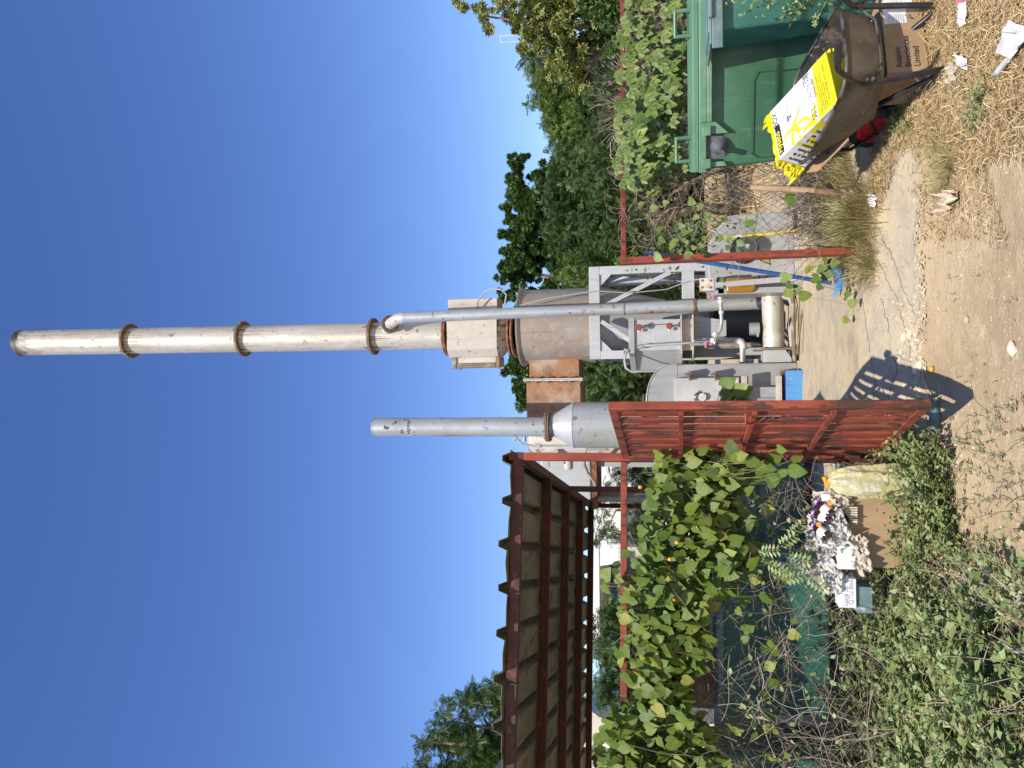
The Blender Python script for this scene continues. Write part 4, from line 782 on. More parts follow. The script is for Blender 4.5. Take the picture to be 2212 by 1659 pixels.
# ================================================================ BINS (1100 litre type): origin at front left bottom, front faces -y
def make_bin(name, label, mb_, mr_, w=1.37, h=1.22, dep=.55, loc=(0, 0, 0), rz=0, zoff=.13, lid=True, group=None):
    t = thing(name, loc, label, 'bin', group, rz)
    def part(mb, nm, mt, bev=.01, par=t):
        o = mb.build(nm, mt, None, bevel=bev); o.parent = par; return o
    tp = .05; mb = MB(); z0, z1 = zoff, h
    nx_ = 14; V = []
    # front panel profile with a fold: lower part set back
    prof = [(0.09, z0), (.065, z0+.25), (.055, z0+.42), (.02, z0+.47), (.0, z1-.10), (0, z1)]
    for (yy, zz) in prof:
        k_ = (z1-zz)/(z1-z0)*tp
        for x in (k_, w-k_): V.append((x, yy, zz))
    n = len(prof); nb = len(V)
    for (yy, zz) in prof:
        k_ = (z1-zz)/(z1-z0)*tp
        for x in (k_, w-k_): V.append((x, dep-yy*.5, zz))
    Fs = [(2*i, 2*i+1, 2*i+3, 2*i+2) for i in range(n-1)]+[(nb+2*i+1, nb+2*i, nb+2*i+2, nb+2*i+3) for i in range(n-1)]
    Fs += [(nb+2*i, 2*i, 2*i+2, nb+2*i+2) for i in range(n-1)]+[(2*i+1, nb+2*i+1, nb+2*i+3, 2*i+3) for i in range(n-1)]+[(1, 0, nb, nb+1)]
    mb.add(V, Fs); part(mb, 'body', mb_, .018)
    mb = MB(); mb.box((-.02, -.045, z1-.02), (w+.02, -.001, z1+.035)); mb.box((-.02, -.001, z1+.001), (w+.02, dep+.03, z1+.035)); part(mb, 'rim', mr_, .006)
    if lid:
        mb = MB(); k = 10; pr = [(-.03+(dep+.05)*i/k, z1+.036+.075*math.sin(math.pi*min(1, .12+i/k*.9))**.6) for i in range(k+1)]
        pr = [(-.03, z1+.036)]+pr+[(dep+.03, z1+.036)]
        mb.prism([(p[0], p[1]) for p in pr], (-.015, 0, 0), (0, 1, 0), (0, 0, 1), (1, 0, 0), w+.03); part(mb, 'lid', mr_, .008)
    for x in (.07, w-.42):
        mb = MB(); mb.tube([(x, 0.03, z1+.03), (x, .02, z1+.20), (x+.17, .02, z1+.20), (x+.17, 0.03, z1+.03)] if lid else [(x, -.03, z1), (x, -.07, z1+.02), (x+.13, -.07, z1+.02), (x+.13, -.03, z1)], .018, 8); part(mb, 'handle', mr_, 0)
    for x in (.12, w-.12):
        mb = MB(); mb.lathe((x-.02, .16, .085), [(.02, 0), (.085, 0), (.085, .04), (.02, .04)], 20, axis=(1, 0, .0001)); part(mb, 'wheel', m_tyre, 0)
        mb = MB(); mb.box((x-.03, .12, .09), (x+.03, .22, zoff)); part(mb, 'caster_bracket', m_bracket, 0)
    return t
BO = np.array([P(1500, 368, 6.14)[0], 6.14]); bz = math.atan2(-.30, .954); zg = float(gz(2.2, 5.9))
gb = make_bin('wheeled_bin', 'bright green wheeled bin behind the wheelbarrow with a grey trunnion bracket', m_green, m_greenl, loc=(BO[0], BO[1], zg-.02), rz=bz, h=1.12, dep=.45)
def addbin(mb, nm, mt, bev=0): o = mb.build(nm, mt, None, bevel=bev); o.parent = gb; return o
zt = 1.12
mb = MB(); mb.prism([(.075, zt-.02), (.25, zt-.02), (.25, zt-.10), (.215, zt-.17), (.155, zt-.205), (.09, zt-.15)], (0, -.012, 0), (1, 0, 0), (0, 0, 1), (0, 1, 0), .012)
mb.tube([(.16, -.0125, zt-.115), (.14, -.075, zt-.12)], [.068, .024], 16); mb.tube([(.14, -.07, zt-.12), (.12, -.135, zt-.125)], .021, 14); addbin(mb, 'trunnion_bracket', m_bracket)
for x0 in (.02, .255):
    mb = MB(); mb.prism([(0, 0), (0, -.16), (.10, -.05), (.10, 0)] if x0 > .1 else [(0, 0), (0, -.15), (.035, -.13), (.035, 0)], (x0, -.05, zt-.02), (1, 0, 0), (0, 0, 1), (0, 1, 0), .045); mb.box((x0-.01, -.085, zt-.05), (x0+.06, -.046, zt+.012)); addbin(mb, 'side_bracket', m_greenl, .004)
mb = MB(); mb.box((.34, -.075, zt-.06), (1.37, -.046, zt-.02)); mb.box((.34, -.065, zt-.02), (1.37, -.046, zt+.03)); addbin(mb, 'front_lip', m_greenl, .006)
mb = MB(); mb.tube([(.06, .062, zt-.78), (.06, .003, zt-.40), (.10, -.001, zt-.34)], .004, 5); mb.tube([(.10, -.002, zt-.35), (.60, -.002, zt-.35)], .004, 5); mb.tube([(.60, -.002, zt-.35), (.66, .0, zt-.38), (.66, .06, zt-.78)], .004, 5); addbin(mb, 'mould_line', mat('mould_line_green', (.03, .09, .055), rough=.5))
tb = make_bin('wheeled_bin', 'teal bin at the right edge behind the wheelbarrow handles with a chipped lid edge', m_teal, m_tealg, w=1.1, h=1.16, dep=.35, loc=(P(1600, 62, 5.44)[0], 5.44, .10), rz=-.04, lid=False)
mb = MB(); mb.box((-.13, -.06, 1.10), (1.1, -.046, 1.17)); mb.box((-.10, -.055, 1.171), (1.1, .38, 1.185)); o = mb.build('lid_edge', m_tealg, None, bevel=.004); o.parent = tb

b1 = make_bin('wheeled_bin', 'teal wheeled bin behind the fence, its front in sun and covered in twig shadows', m_teal, m_tealg, loc=(-2.78, 6.72, .19), rz=.10, h=1.0, dep=.9, lid=False, group=None)
b2 = copy_tree(b1); b2.location = (-2.02, 7.75, .19); b2.rotation_euler = (0, 0, .16); b2['label'] = 'dark teal bin deep in shade right behind the slatted gate hinge'
b3 = copy_tree(b1); b3.location = (-4.35, 6.45, .19); b3.rotation_euler = (0, 0, .06); b3['label'] = 'teal bin behind the fence at the left edge, half hidden by dry stems'

# ================================================================ WHEELBARROW
O2 = np.array([1.978, 4.9425]); fw = np.array([-.3655, .9308]); lf = np.array([-.9308, -.3655])
def Bp(f, l, z): return np.array([O2[0]+.9*(fw[0]*f+lf[0]*l), O2[1]+.9*(fw[1]*f+lf[1]*l), z*.985])
f3 = np.array([fw[0], fw[1], 0]); l3 = np.array([lf[0], lf[1], 0])
wb = thing('wheelbarrow', Bp(.3, 0, 0), 'black metal wheelbarrow with red wheel parked in front of the green bin', 'wheelbarrow')
def ring(f0, f1, w0, w1, z0, z1, n=40, p=.42, zp=1.2, shrink=0):
    out = []
    for i in range(n):
        t = 2*math.pi*i/n; c, s_ = math.cos(t), math.sin(t)
        u = math.copysign(abs(c)**p, c); v = math.copysign(abs(s_)**p, s_)
        f_ = (f0+f1)/2+u*((f1-f0)/2-shrink); k_ = (u+1)/2; w = w0+(w1-w0)*k_-shrink
        out.append((f_, v*w, z0+(z1-z0)*k_**zp))
    return out
def loft(rings, flip=False, closeb=True):
    n = len(rings[0]); V = [Bp(*q) for r in rings for q in r]
    Fs = [(i*n+j, i*n+(j+1) % n, (i+1)*n+(j+1) % n, (i+1)*n+j) for i in range(len(rings)-1) for j in range(n)]
    if closeb: Fs.append(tuple(range(n)))
    return MB().add(V, Fs)
rimr = ring(-.07, .82, .345, .42, .56, .735); bot = ring(.03, .60, .24, .21, .33, .29, p=.5)
def lerp(a, b, t, out=0): return [tuple(a[i][k]+(b[i][k]-a[i][k])*t for k in range(3)) for i in range(len(a))]
mid = lerp(bot, rimr, .45); mid = [(q[0]+.015*math.copysign(1, q[0]-.35), q[1]*1.03, q[2]-.012) for q in mid]
loft([bot, lerp(bot, rimr, .12), mid, lerp(bot, rimr, .8), rimr]).build('tub', m_tub, wb)
ri = ring(-.07, .82, .345, .42, .56, .735, shrink=.005); bi = [(q[0], q[1]*.97, q[2]+.006) for q in ring(.04, .59, .235, .205, .33, .29, p=.5)]
loft([bi, lerp(bi, ri, .5), ri]).build('tub_inside', m_tubein, wb)
mb = MB(); mb.tube([Bp(*q) for q in rimr+rimr[:1]], .0095, 8, cap=False); mb.build('rim', m_rim, wb)
for sg in (1, -1):
    mb = MB(); pts = [Bp(-.46, .425*sg, .685), Bp(-.25, .40*sg, .655), Bp(-.20, .393*sg, .645), Bp(-.02, .345*sg, .51), Bp(.02, .33*sg, .46), Bp(.01, .27*sg, .06), Bp(.015, .262*sg, .025), Bp(.05, .25*sg, .016), Bp(.09, .24*sg, .04), Bp(.16, .23*sg, .10), Bp(.45, .15*sg, .30), Bp(.60, .11*sg, .335)]
    fine = []
    for a, b in zip(pts, pts[1:]):
        for i in range(4): fine.append(a+(b-a)*i/4)
    fine.append(pts[-1]); fine = [fine[0]]+[(fine[i-1]+fine[i]*2+fine[i+1])/4 for i in range(1, len(fine)-1)]+[fine[-1]]
    mb.tube(fine, .0175, 12); mb.build('frame_tube', m_tube, wb)
    mb = MB(); a, b = Bp(-.47, .427*sg, .687), Bp(-.30, .408*sg, .662); mb.tube([a, b], .0215, 16); d_ = (a-b)/np.linalg.norm(a-b); mb.tube([a, a+d_*.012], [.0215, .017], 16)
    gr = mb.build('grip', mat('rubber_grip', (.03, .03, .032), rough=.45), wb)
    mb = MB(); mb.tube([a+d_*.0121, a+d_*.014], .007, 12); mb.build('grip_hole', m_hollow, gr)  # black disc on the grip end stands in for its shaded hollow
    mb = MB(); mb.tube([Bp(.60, .11*sg, .335), Bp(.70, .075*sg, .28), Bp(.86, .065*sg, .20), Bp(1.02, .07*sg, .34), Bp(1.05, .05*sg, .39), Bp(1.06, 0, .40)], .0125, 10); mb.build('fork', m_tube, wb)
    mb = MB(); mb.tube([Bp(.02, .33*sg, .44), Bp(.03, .20*sg, .35), Bp(.03, -.0, .35)], .010, 8)
    for z_ in (.42, .455): mb.tube([Bp(-.012, .325*sg, z_), Bp(-.03, .325*sg, z_)], .010, 6)
    mb.build('brace', m_rim, wb)
WC = Bp(.86, 0, .20)
mb = MB(); n, k = 44, 12; V = []
for i in range(n):
    t = 2*math.pi*i/n; dr = f3*math.cos(t)+np.array([0, 0, 1.])*math.sin(t)
    for j in range(k):
        s_ = 2*math.pi*j/k; rr = .043*(1.0+(.05 if (i % 2) and math.cos(s_) > -.2 else 0)); V.append(WC+dr*(.150+rr*math.cos(s_))+l3*rr*1.05*math.sin(s_))
mb.add(V, [(i*k+j, i*k+(j+1) % k, ((i+1) % n)*k+(j+1) % k, ((i+1) % n)*k+j) for i in range(n) for j in range(k)])
wh = mb.build('wheel', m_tyre, wb)
mb = MB(); mb.lathe(WC, [(.0, -.045), (.02, -.045), (.03, -.018), (.085, -.012), (.11, -.035), (.125, -.038), (.122, .0), (.125, .038), (.11, .035), (.085, .012), (.03, .018), (.02, .045), (0, .045)], 36, axis=tuple(l3), cap=False); mb.build('wheel_rim', m_redrim, wh)

# ================================================================ YELLOW WASTE BOX IN THE BARROW
BM = np.array([[.90575343, -.39092151, .1639515], [.41744421, .75523184, -.50542477], [.07375346, .526184, .84716635]])
s_ = 1.068; BOo = np.array([1.5571*s_, 4.7314*s_, 1.55-(1.55-.6334)*s_]); BW, BH, BT = .3925*s_, .5008*s_, .21
bx, by, bz_ = BM[:, 0], BM[:, 1], BM[:, 2]
def Lb(x, y, z): return BOo+bx*x+by*y+bz_*z
wbx = thing('waste_box', Lb(BW/2, BH/2, -BT), 'white and yellow medical waste carton lying tilted in the wheelbarrow tub', 'box')
mb = MB(); mb.obox(Lb(BW/2, BH*.49+.01, -BT/2), (bx, by, bz_), (BW/2, BH*.49-.01, BT/2)); mb.build('carton', m_white, wbx, bevel=.003)
mb = MB(); nb_ = 26; V = []
for i in range(nb_+1):
    u = i/nb_; V += [Lb(BW*u, .0, .0012), Lb(BW*u, BH*(.235+.025*math.cos(u*math.pi*.9+.3)), .0012)]
mb.add(V, [(2*i, 2*i+2, 2*i+3, 2*i+1) for i in range(nb_)]); mb.build('yellow_band', m_yink, wbx, smooth=False)
mb = MB(); mb.obox(Lb(BW/2, -.006, -BT/2+.002), (bx, by, bz_), (BW/2+.002, .014, BT/2+.001)); be = mb.build('bottom_end', m_yel, wbx, bevel=.006)
mb = MB(); mb.add([Lb(.02, -.0205, -.0), Lb(BW-.03, -.0205, -.01), Lb(BW-.05, -.0225, -BT*.55), Lb(.05, -.0225, -BT*.5)], [(0, 1, 2, 3)]); mb.beam(Lb(.02, -.021, -.02), Lb(.02+.0, -.021, -BT+.03), .006, .004); mb.build('fold', m_yel, be, smooth=False)
mb = MB(); mb.obox(Lb(BW+.015, .02, -.03), (bx, by, bz_), (.014, .05, .002)); mb.obox(Lb(BW+.02, .0, -.05), (bx, by, bz_), (.010, .04, .002)); mb.build('torn_flap', m_yel, wbx)
# crumpled open top end
def crump(p0, du, dv, nu, nv, amp, n_, seed):
    r_ = np.random.default_rng(seed); V = []
    for j in range(nv+1):
        for i in range(nu+1): V.append(p0+du*(i/nu)+dv*(j/nv)*(1+.3*r_.normal()*(j == nv))+n_*amp*r_.normal()*(j > 0))
    return MB().add(V, [(j*(nu+1)+i, j*(nu+1)+i+1, (j+1)*(nu+1)+i+1, (j+1)*(nu+1)+i) for j in range(nv) for i in range(nu)])
for k, (p0, du, dv, n_) in enumerate(((Lb(0, BH*.98, .0015), bx*BW, by*.055-bz_*.02, bz_), (Lb(-.0015, BH*.98, 0), -bz_*BT, by*.075+bx*.0, bx), (Lb(0, BH*.98+.03, -.02), bx*BW*.35, by*.05-bz_*.05, by), (Lb(BW*.85, BH*.985, -.01), bx*.06, by*.085, bz_), (Lb(-.005, BH*1.02, -BT*.6), -bz_*.09, by*.10-bx*.02, bx))):
    o = crump(p0, du, dv, 12, 4, .008, n_, 40+k).build('crumpled_flap', m_yel, wbx, smooth=False); so = o.modifiers.new('t', 'SOLIDIFY'); so.thickness = .0025
mb = MB(); mb.obox(Lb(BW/2, BH-.004, -BT/2), (bx, by, bz_), (BW/2-.006, .003, BT/2-.006)); mb.build('inner_top', m_yel, wbx)
A3 = (BOo+bz_*.0, bx, by, bz_)
def face_text(txt, size, x, y, mt, bold=0, lift=.0022, align='LEFT'): return put_text('lettering', txt, size, Lb(x, y, 0), bx, by, bz_, mt, wbx, bold, lift, align)
mb = MB(); mb.obox(Lb(BW*.06+.115, BH*.915, .0014), (bx, by, bz_), (.118, .024, .0004)); mb.build('name_tag', m_bink, wbx, smooth=False)
face_text('Hyséto', .062, BW*.075, BH*.895, m_yink, .0012, .0026); face_text('BOX', .060, BW*.075+.222, BH*.895, m_bink, .0002)
face_text('50 L', .060, .03, BH*.275, m_bink); face_text('UN 3291', .040, BW*.46, BH*.285, m_gink, .0004)
face_text('Agrément ADR*', .024, BW*.42, BH*.225, m_oink, .0004)
face_text('*ADR. Accord européen relatif au transport de\nmarchandises dangereuses par route. Cet\nemballage est autorisé pour une masse brute\nmaximale de 13 Kilogrammes', .0165, .03, BH*.175, m_oink, .0002)
face_text('NE PAS DÉPASSER CETTE CHARGE', .0185, .07, BH*.045, m_oink, .0003)
def outline(mb, pts, w, plane):
    for a, b in zip(pts, pts[1:]+pts[:1]): mb.beam(plane(*a), plane(*b), w, .0008, bz_ if plane is pl_f else bx)
pl_f = lambda x, y: Lb(x, y, .0016); pl_s = lambda y, z: Lb(-.0016, y, z)
mb = MB(); outline(mb, [(BW*.44, BH*.265), (BW*.76, BH*.265), (BW*.76, BH*.345), (BW*.44, BH*.345)], .0025, pl_f)
outline(mb, [(BW*.17, BH*.41), (BW*.90, BH*.37), (BW*.90, BH*.47), (BW*.17, BH*.50)], .0025, pl_f)
c_ = (BW*.57, BH*.67); outline(mb, [(c_[0]+.088, c_[1]), (c_[0], c_[1]+.088), (c_[0]-.088, c_[1]), (c_[0], c_[1]-.088)], .0025, pl_f)
outline(mb, [(c_[0]+.096, c_[1]), (c_[0], c_[1]+.096), (c_[0]-.096, c_[1]), (c_[0], c_[1]-.096)], .0012, pl_f); mb.build('printed_frame', m_gink, wbx, smooth=False)
face_text('6', .030, c_[0]-.008, c_[1]-.075, m_gink); face_text('ADR 1996 II\nB 17 FR 0011', .013, BW*.32, BH*.45, m_gink)
mb = MB(); outline(mb, [(BW*.80, BH*.27), (BW*.985, BH*.27), (BW*.985, BH*.38), (BW*.80, BH*.38)], .002, pl_f)
for u in (.83, .88):
    for v in (.29, .33): mb.add([pl_f(BW*u, BH*v), pl_f(BW*(u+.035), BH*(v+.012)), pl_f(BW*(u+.018), BH*(v+.04))], [(0, 1, 2)])
mb.add([pl_f(BW*.925, BH*.285), pl_f(BW*.94, BH*.285), pl_f(BW*.94, BH*.37), pl_f(BW*.925, BH*.37)], [(0, 1, 2, 3)]); mb.add([pl_f(BW*.95, BH*.285), pl_f(BW*.965, BH*.285), pl_f(BW*.965, BH*.37), pl_f(BW*.95, BH*.37)], [(0, 1, 2, 3)])
mb.build('handling_mark', m_bink, wbx, smooth=False)
def biohaz(p):
    x, y = p; r = math.hypot(x, y)
    C11 = [(11*math.cos(R_(a)), 11*math.sin(R_(a))) for a in (90, 210, 330)]; C15 = [(15*math.cos(R_(a)), 15*math.sin(R_(a))) for a in (90, 210, 330)]
    i15 = [math.hypot(x-a, y-b) for a, b in C15]; mn = min(i15)
    pet = any(math.hypot(x-a, y-b) < 15 for a, b in C11) and mn > 10.7 and r > 3
    for a in (90, 210, 330):
        u = x*math.cos(R_(a))+y*math.sin(R_(a)); v = -x*math.sin(R_(a))+y*math.cos(R_(a))
        if u > 0 and abs(v) < .8 and r < 6: pet = False
        if u > 17 and abs(v) < 3.2: pet = False
    rg = 10 < r < 13.6 and mn < 9.6
    return pet or rg
def stamp(cx, cy, unit_, plane, xr, yr, cell, mb):
    ny_ = int((yr[1]-yr[0])/cell); nx_ = int((xr[1]-xr[0])/cell)
    for j in range(ny_):
        y = yr[0]+(j+.5)*cell; st = None
        for i in range(nx_+1):
            x = xr[0]+(i+.5)*cell; on = i < nx_ and biohaz(((x-cx)/unit_, (y-cy)/unit_))
            if on and st is None: st = x-cell/2
            if not on and st is not None:
                mb.add([plane(st, y-cell/2), plane(x-cell/2, y-cell/2), plane(x-cell/2, y+cell/2), plane(st, y+cell/2)], [(0, 1, 2, 3)]); st = None
mb = MB(); stamp(.035, BH*.55, .0074, lambda x, y: Lb(x, y, .0011), (.002, BW-.002), (BH*.25, BH*.88), .0028, mb); mb.build('biohazard_symbol', m_yink, wbx, smooth=False)
mb = MB(); stamp(-.03, BH*.50, .0074, lambda z, y: Lb(-.0009, y, z), (-BT+.002, -.002), (BH*.15, BH*.86), .0028, mb); mb.build('biohazard_symbol', m_yink, wbx, smooth=False)
mb = MB(); stamp(c_[0]-.01, c_[1]+.02, .00115, lambda x, y: Lb(x, y, .0018), (c_[0]-.05, c_[0]+.03), (c_[1]-.015, c_[1]+.055), .0015, mb); mb.build('small_biohazard_mark', m_bink, wbx, smooth=False)
for i, t_ in enumerate(('à usage', 'destiné à la', 'de déchets', "d'activité de soins", 'mous à', 'infectieux et', 'assimilés')):
    put_text('lettering', t_, .040, Lb(0, BH*(.89-.082*i), -.045), bz_, by, -bx, m_bink, wbx, .0008, .0022, 'RIGHT')
mb = MB(); outline(mb, [(BH*.03, -.14), (BH*.26, -.14), (BH*.26, -.01), (BH*.03, -.01)], .003, pl_s); mb.build('printed_frame', m_gink, wbx, smooth=False)
put_text('lettering', 'T', .05, Lb(0, BH*.19, -.10), bz_, by, -bx, m_bink, wbx, 0, .0022)
mb = MB(); mb.tube([Lb(-.0005, BH*.08, -.05), Lb(-.002, BH*.08, -.05)], .018, 18); mb.build('round_mark', m_bink, wbx)
# tan card behind the carton and the parcel under the barrow
mb = MB(); V = [Lb(-.03, BH*.35, -.27), Lb(-.05, BH*.9, -.27), Lb(.02, BH*1.12, -.25), Lb(BW*.7, BH*1.13, -.24), Lb(BW*.95, BH*1.0, -.25), Lb(BW*.9, BH*.4, -.26)]; mb.add(V, [tuple(range(6))]); o = mb.build('card_sheet', m_card, None, smooth=False); so = o.modifiers.new('t', 'SOLIDIFY'); so.thickness = .005
tagit(o, 'plain tan cardboard sheet sticking up behind the waste carton in the barrow', 'cardboard')
q = P(1990, 120, 5.18); cbx = thing('parcel_box', (2.1, 5.25, .02), 'brown cardboard parcel with a white label under the wheelbarrow', 'box')
ca = np.array([.955, .295, 0]); cn = np.array([.295, -.955, 0]); c0 = np.array([P(1950, 95, 5.12)[0]+.05, 5.30, .045])
mb = MB(); mb.obox(c0+np.array([0, 0, .115]), (ca, cn, (0, 0, 1)), (.30, .16, .115)); mb.build('carton', m_card, cbx, bevel=.004)
for (t_, dz, du) in (('Atlantic', .145, 0), ('Biosciences', .095, .03), ('Limited', .045, .06)): put_text('lettering', t_, .048, c0+ca*(-.27+du*0)+cn*.1605+np.array([0, 0, dz]), ca, (0, 0, 1), cn, m_bink, cbx, .0008, .0008)
mb = MB(); mb.obox(c0+ca*.14+cn*.161+np.array([0, 0, .155]), (ca, cn, (0, 0, 1)), (.09, .0012, .065)); lb = mb.build('label', m_paper, cbx, smooth=False)
mb = MB()
for i in range(7):
    for j in range(2): mb.obox(c0+ca*(.08+.10*j)+cn*.1626+np.array([0, 0, .11+.013*i]), (ca, cn, (0, 0, 1)), (.03, .0004, .002))
mb.build('print', m_gink, lb, smooth=False)
mb = MB(); n = 20; V = [c0+ca*(.20+.05*math.cos(2*math.pi*i/n))+cn*.1612+np.array([0, 0, .09+.04*math.sin(2*math.pi*i/n)]) for i in range(n)]; mb.add(V, [tuple(range(n))]); mb.build('round_label', m_paper, cbx, smooth=False)

# ================================================================ TOOLS
t = thing('blue_hoe', P(1800, 612, 7.0), 'blue-handled hoe leaning on the red gate post with its blade on the concrete', 'hoe')
a, b = P(1392, 545, 6.10), P(1795, 611, 6.55); mb = MB(); mb.tube([a, b], .0165, 12); mb.build('handle', m_blue, t)
mb = MB(); q = P(1797, 611, 6.98); up_ = np.array([0, 0, 1.])
bl = [P(1784, 578, 6.5), P(1800, 596, 6.55), P(1806, 610, 6.6), P(1803, 626, 6.6), P(1797, 645, 6.6), P(1820, 622, 6.55), P(1824, 604, 6.52), P(1818, 584, 6.5), P(1800, 572, 6.48)]
mb.add(bl, [tuple(range(9))]); o = mb.build('blade', m_bluel, t, smooth=False); so = o.modifiers.new('t', 'SOLIDIFY'); so.thickness = .006
t = thing('wooden_stake', P(1850, 426, 6.0), 'bleached wooden shovel handle with a dusty blade standing in the grass by the right fence', 'shovel')
a, m_, b = P(1622, 405, 6.12), P(1760, 412, 6.05), P(1822, 420, 6.0)
mb = MB(); mb.tube([a, (a+m_)/2+np.array([.004, 0, 0]), m_], .0235, 12); mb.build('handle', m_wood, t)
mb = MB(); mb.tube([m_, b], .0245, 12); mb.build('socket', m_woodd, t)
mb = MB(); V = [P(1815, 410, 6.0), P(1818, 436, 5.98), P(1850, 452, 5.93), P(1868, 440, 5.9), P(1868, 420, 5.9), P(1848, 408, 5.94)]; mb.add(V, [tuple(range(6))]); o = mb.build('blade', m_shov, t, smooth=False); so = o.modifiers.new('t', 'SOLIDIFY'); so.thickness = .004

# ================================================================ RUBBISH PILE
def blob(c, r, seed, mt, name, parent=None, amp=.35, nseg=(14, 9), smooth=False, fr=2.2):
    rr = np.random.default_rng(seed); k = rr.uniform(-1, 1, (7, 3))*fr; ph = rr.uniform(0, 6, 7); V = []; nu, nv = nseg
    for j in range(nv+1):
        for i in range(nu):
            th_, ph_ = math.pi*j/nv, 2*math.pi*i/nu; d = np.array([math.sin(th_)*math.cos(ph_), math.sin(th_)*math.sin(ph_), math.cos(th_)])
            s = 1+amp*np.mean(np.abs(np.sin(d@k.T*2+ph)))*1.4-amp*.8+rr.normal()*amp*.18*(0 < j < nv); V.append(np.asarray(c)+d*np.asarray(r)*s)
    Fs = [(j*nu+i, (j+1)*nu+i, (j+1)*nu+(i+1) % nu, j*nu+(i+1) % nu) for j in range(nv) for i in range(nu)]
    return MB().add(V, Fs).build(name, mt, parent, smooth=smooth)
YP = 5.12
# yellow bag
bgp = thing('rubbish_bag', P(1900, 1042, YP), 'tied translucent yellow bag slumped against the gate foot', 'bag')
c = P(1888, 1041, YP); mb = MB(); n = 64; prof = [(.016, .262), (.03, .25), (.055, .235), (.08, .205), (.096, .16), (.104, .10), (.108, .03), (.11, -.05), (.11, -.13), (.10, -.19), (.04, -.22)]; V = []
from mathutils import noise as mnoise
pz = [q[1] for q in prof][::-1]; pr_ = [q[0] for q in prof][::-1]; zs_l = np.linspace(prof[0][1], prof[-1][1], 46); prof = [(float(np.interp(z_, pz, pr_)), float(z_)) for z_ in zs_l]
for r_, z_ in prof:
    for i in range(n):
        t_ = 2*math.pi*i/n; nk = max(0, (z_-.05)/.2); v_ = Vector((math.cos(t_)*2.2, math.sin(t_)*2.2, z_*9)); v2 = Vector((math.cos(t_)*6, math.sin(t_)*6, z_*22+5))
        boxy = 1/max(abs(math.cos(t_-.4)), abs(math.sin(t_-.4)))**.45*.9
        rr = r_*boxy*(1+.20*mnoise.noise(v_)+.13*mnoise.ridged_multi_fractal(v2, .8, 2., 3, 1., 2.)*.5-.06+.06*nk*math.sin(t_*13+mnoise.noise(v_)*5))
        V.append(c+np.array([math.cos(t_)*rr, math.sin(t_)*rr*.85, z_+.02*mnoise.noise(v2)]))
mb.add(V, [((j+1)*n+i, (j+1)*n+(i+1) % n, j*n+(i+1) % n, j*n+i) for j in range(len(prof)-1) for i in range(n)]); mb.build('bag_body', m_bag, bgp)
mb = MB(); mb.tube([c+np.array([-.02, -.01, .255]), c+np.array([-.005, 0, .275]), c+np.array([.03, 0, .285])], [.02, .012, .018], 8); mb.build('tie', m_orange, bgp)
# base carton
z0 = float(gz(-1.0, 5.1))
t = thing('torn_carton', (-1.02, 5.15, z0), 'big torn open brown carton carrying the pile of newspaper and bottles', 'box')
xa, xb2 = P(1870, 1225, YP)[0], P(1870, 1076, YP)[0]; ztop = P(1835, 1150, YP)[2]
mb = MB(); mb.box((xa, YP, z0), (xb2, YP+.006, ztop)); mb.box((xa, YP+.007, z0), (xa+.006, YP+.3, ztop-.03)); mb.box((xb2-.006, YP+.007, z0), (xb2, YP+.3, ztop-.05)); mb.box((xa, YP+.301, z0), (xb2, YP+.307, ztop)); mb.box((xa+.007, YP+.01, ztop-.12), (xb2-.007, YP+.3, ztop-.115)); mb.build('carton_wall', m_card, t)
V = [P(1824, 1105, YP-.02), P(1828, 1092, YP-.03), P(1852, 1094, YP-.03), P(1852, 1132, YP-.03), P(1840, 1128, YP-.02)]; mb = MB(); mb.add(V, [tuple(range(5))]); o = mb.build('torn_flap', m_corr, t, smooth=False); so = o.modifiers.new('t', 'SOLIDIFY'); so.thickness = .004
V = [P(1828, 1135, YP+.02), P(1815, 1110, YP+.1), P(1845, 1190, YP-.01), P(1868, 1245, YP-.02), P(1850, 1250, YP+.1)]; mb = MB(); mb.add(V, [(0, 2, 1), (1, 2, 4), (2, 3, 4)]); mb.build('torn_edge', m_cardg, t, smooth=False)
def sheetcr(name, pts, Yc, mt, label, cat, seed, amp=.018, nu=12, nv=9, thick=.006, group=None):
    a, b, c_, d = [P(x, y, Yc+dy) for x, y, dy in pts]; rr = np.random.default_rng(seed); V = []
    for j in range(nv+1):
        for i in range(nu+1):
            u, v = i/nu, j/nv; p = (a*(1-u)+b*u)*(1-v)+(d*(1-u)+c_*u)*v; edge = (i in (0, nu)) or (j in (0, nv)); V.append(p+rr.normal(0, 1, 3)*amp*(.9 if edge else 1)*np.array([.6, 1.2, .6]))
    o = MB().add(V, [(j*(nu+1)+i, j*(nu+1)+i+1, (j+1)*(nu+1)+i+1, (j+1)*(nu+1)+i) for j in range(nv) for i in range(nu)]).build(name, mt, None, smooth=False)
    so = o.modifiers.new('t', 'SOLIDIFY'); so.thickness = thick; return tagit(o, label, cat, group)
sheetcr('crushed_card', [(1758, 1062, .1), (1756, 1090, .12), (1800, 1100, 0), (1796, 1066, -.02)], YP, m_cardg, 'crushed grey card tray beside the yellow bag', 'cardboard', 1)
sheetcr('crushed_card', [(1790, 1068, .0), (1792, 1102, .0), (1842, 1104, -.02), (1838, 1072, -.03)], YP, m_cardg, 'frayed card panel directly left of the yellow bag', 'cardboard', 2, .012)
sheetcr('newspaper', [(1741, 1152, .1), (1745, 1190, .12), (1782, 1180, .0), (1775, 1140, .02)], YP, m_news, 'crumpled newspaper sheet topmost on the pile', 'newspaper', 3)
sheetcr('newspaper', [(1768, 1140, .02), (1775, 1172, .0), (1835, 1178, -.04), (1832, 1130, -.04)], YP, m_news, 'crumpled newspaper sheet between bottles and green cap', 'newspaper', 4, .02)
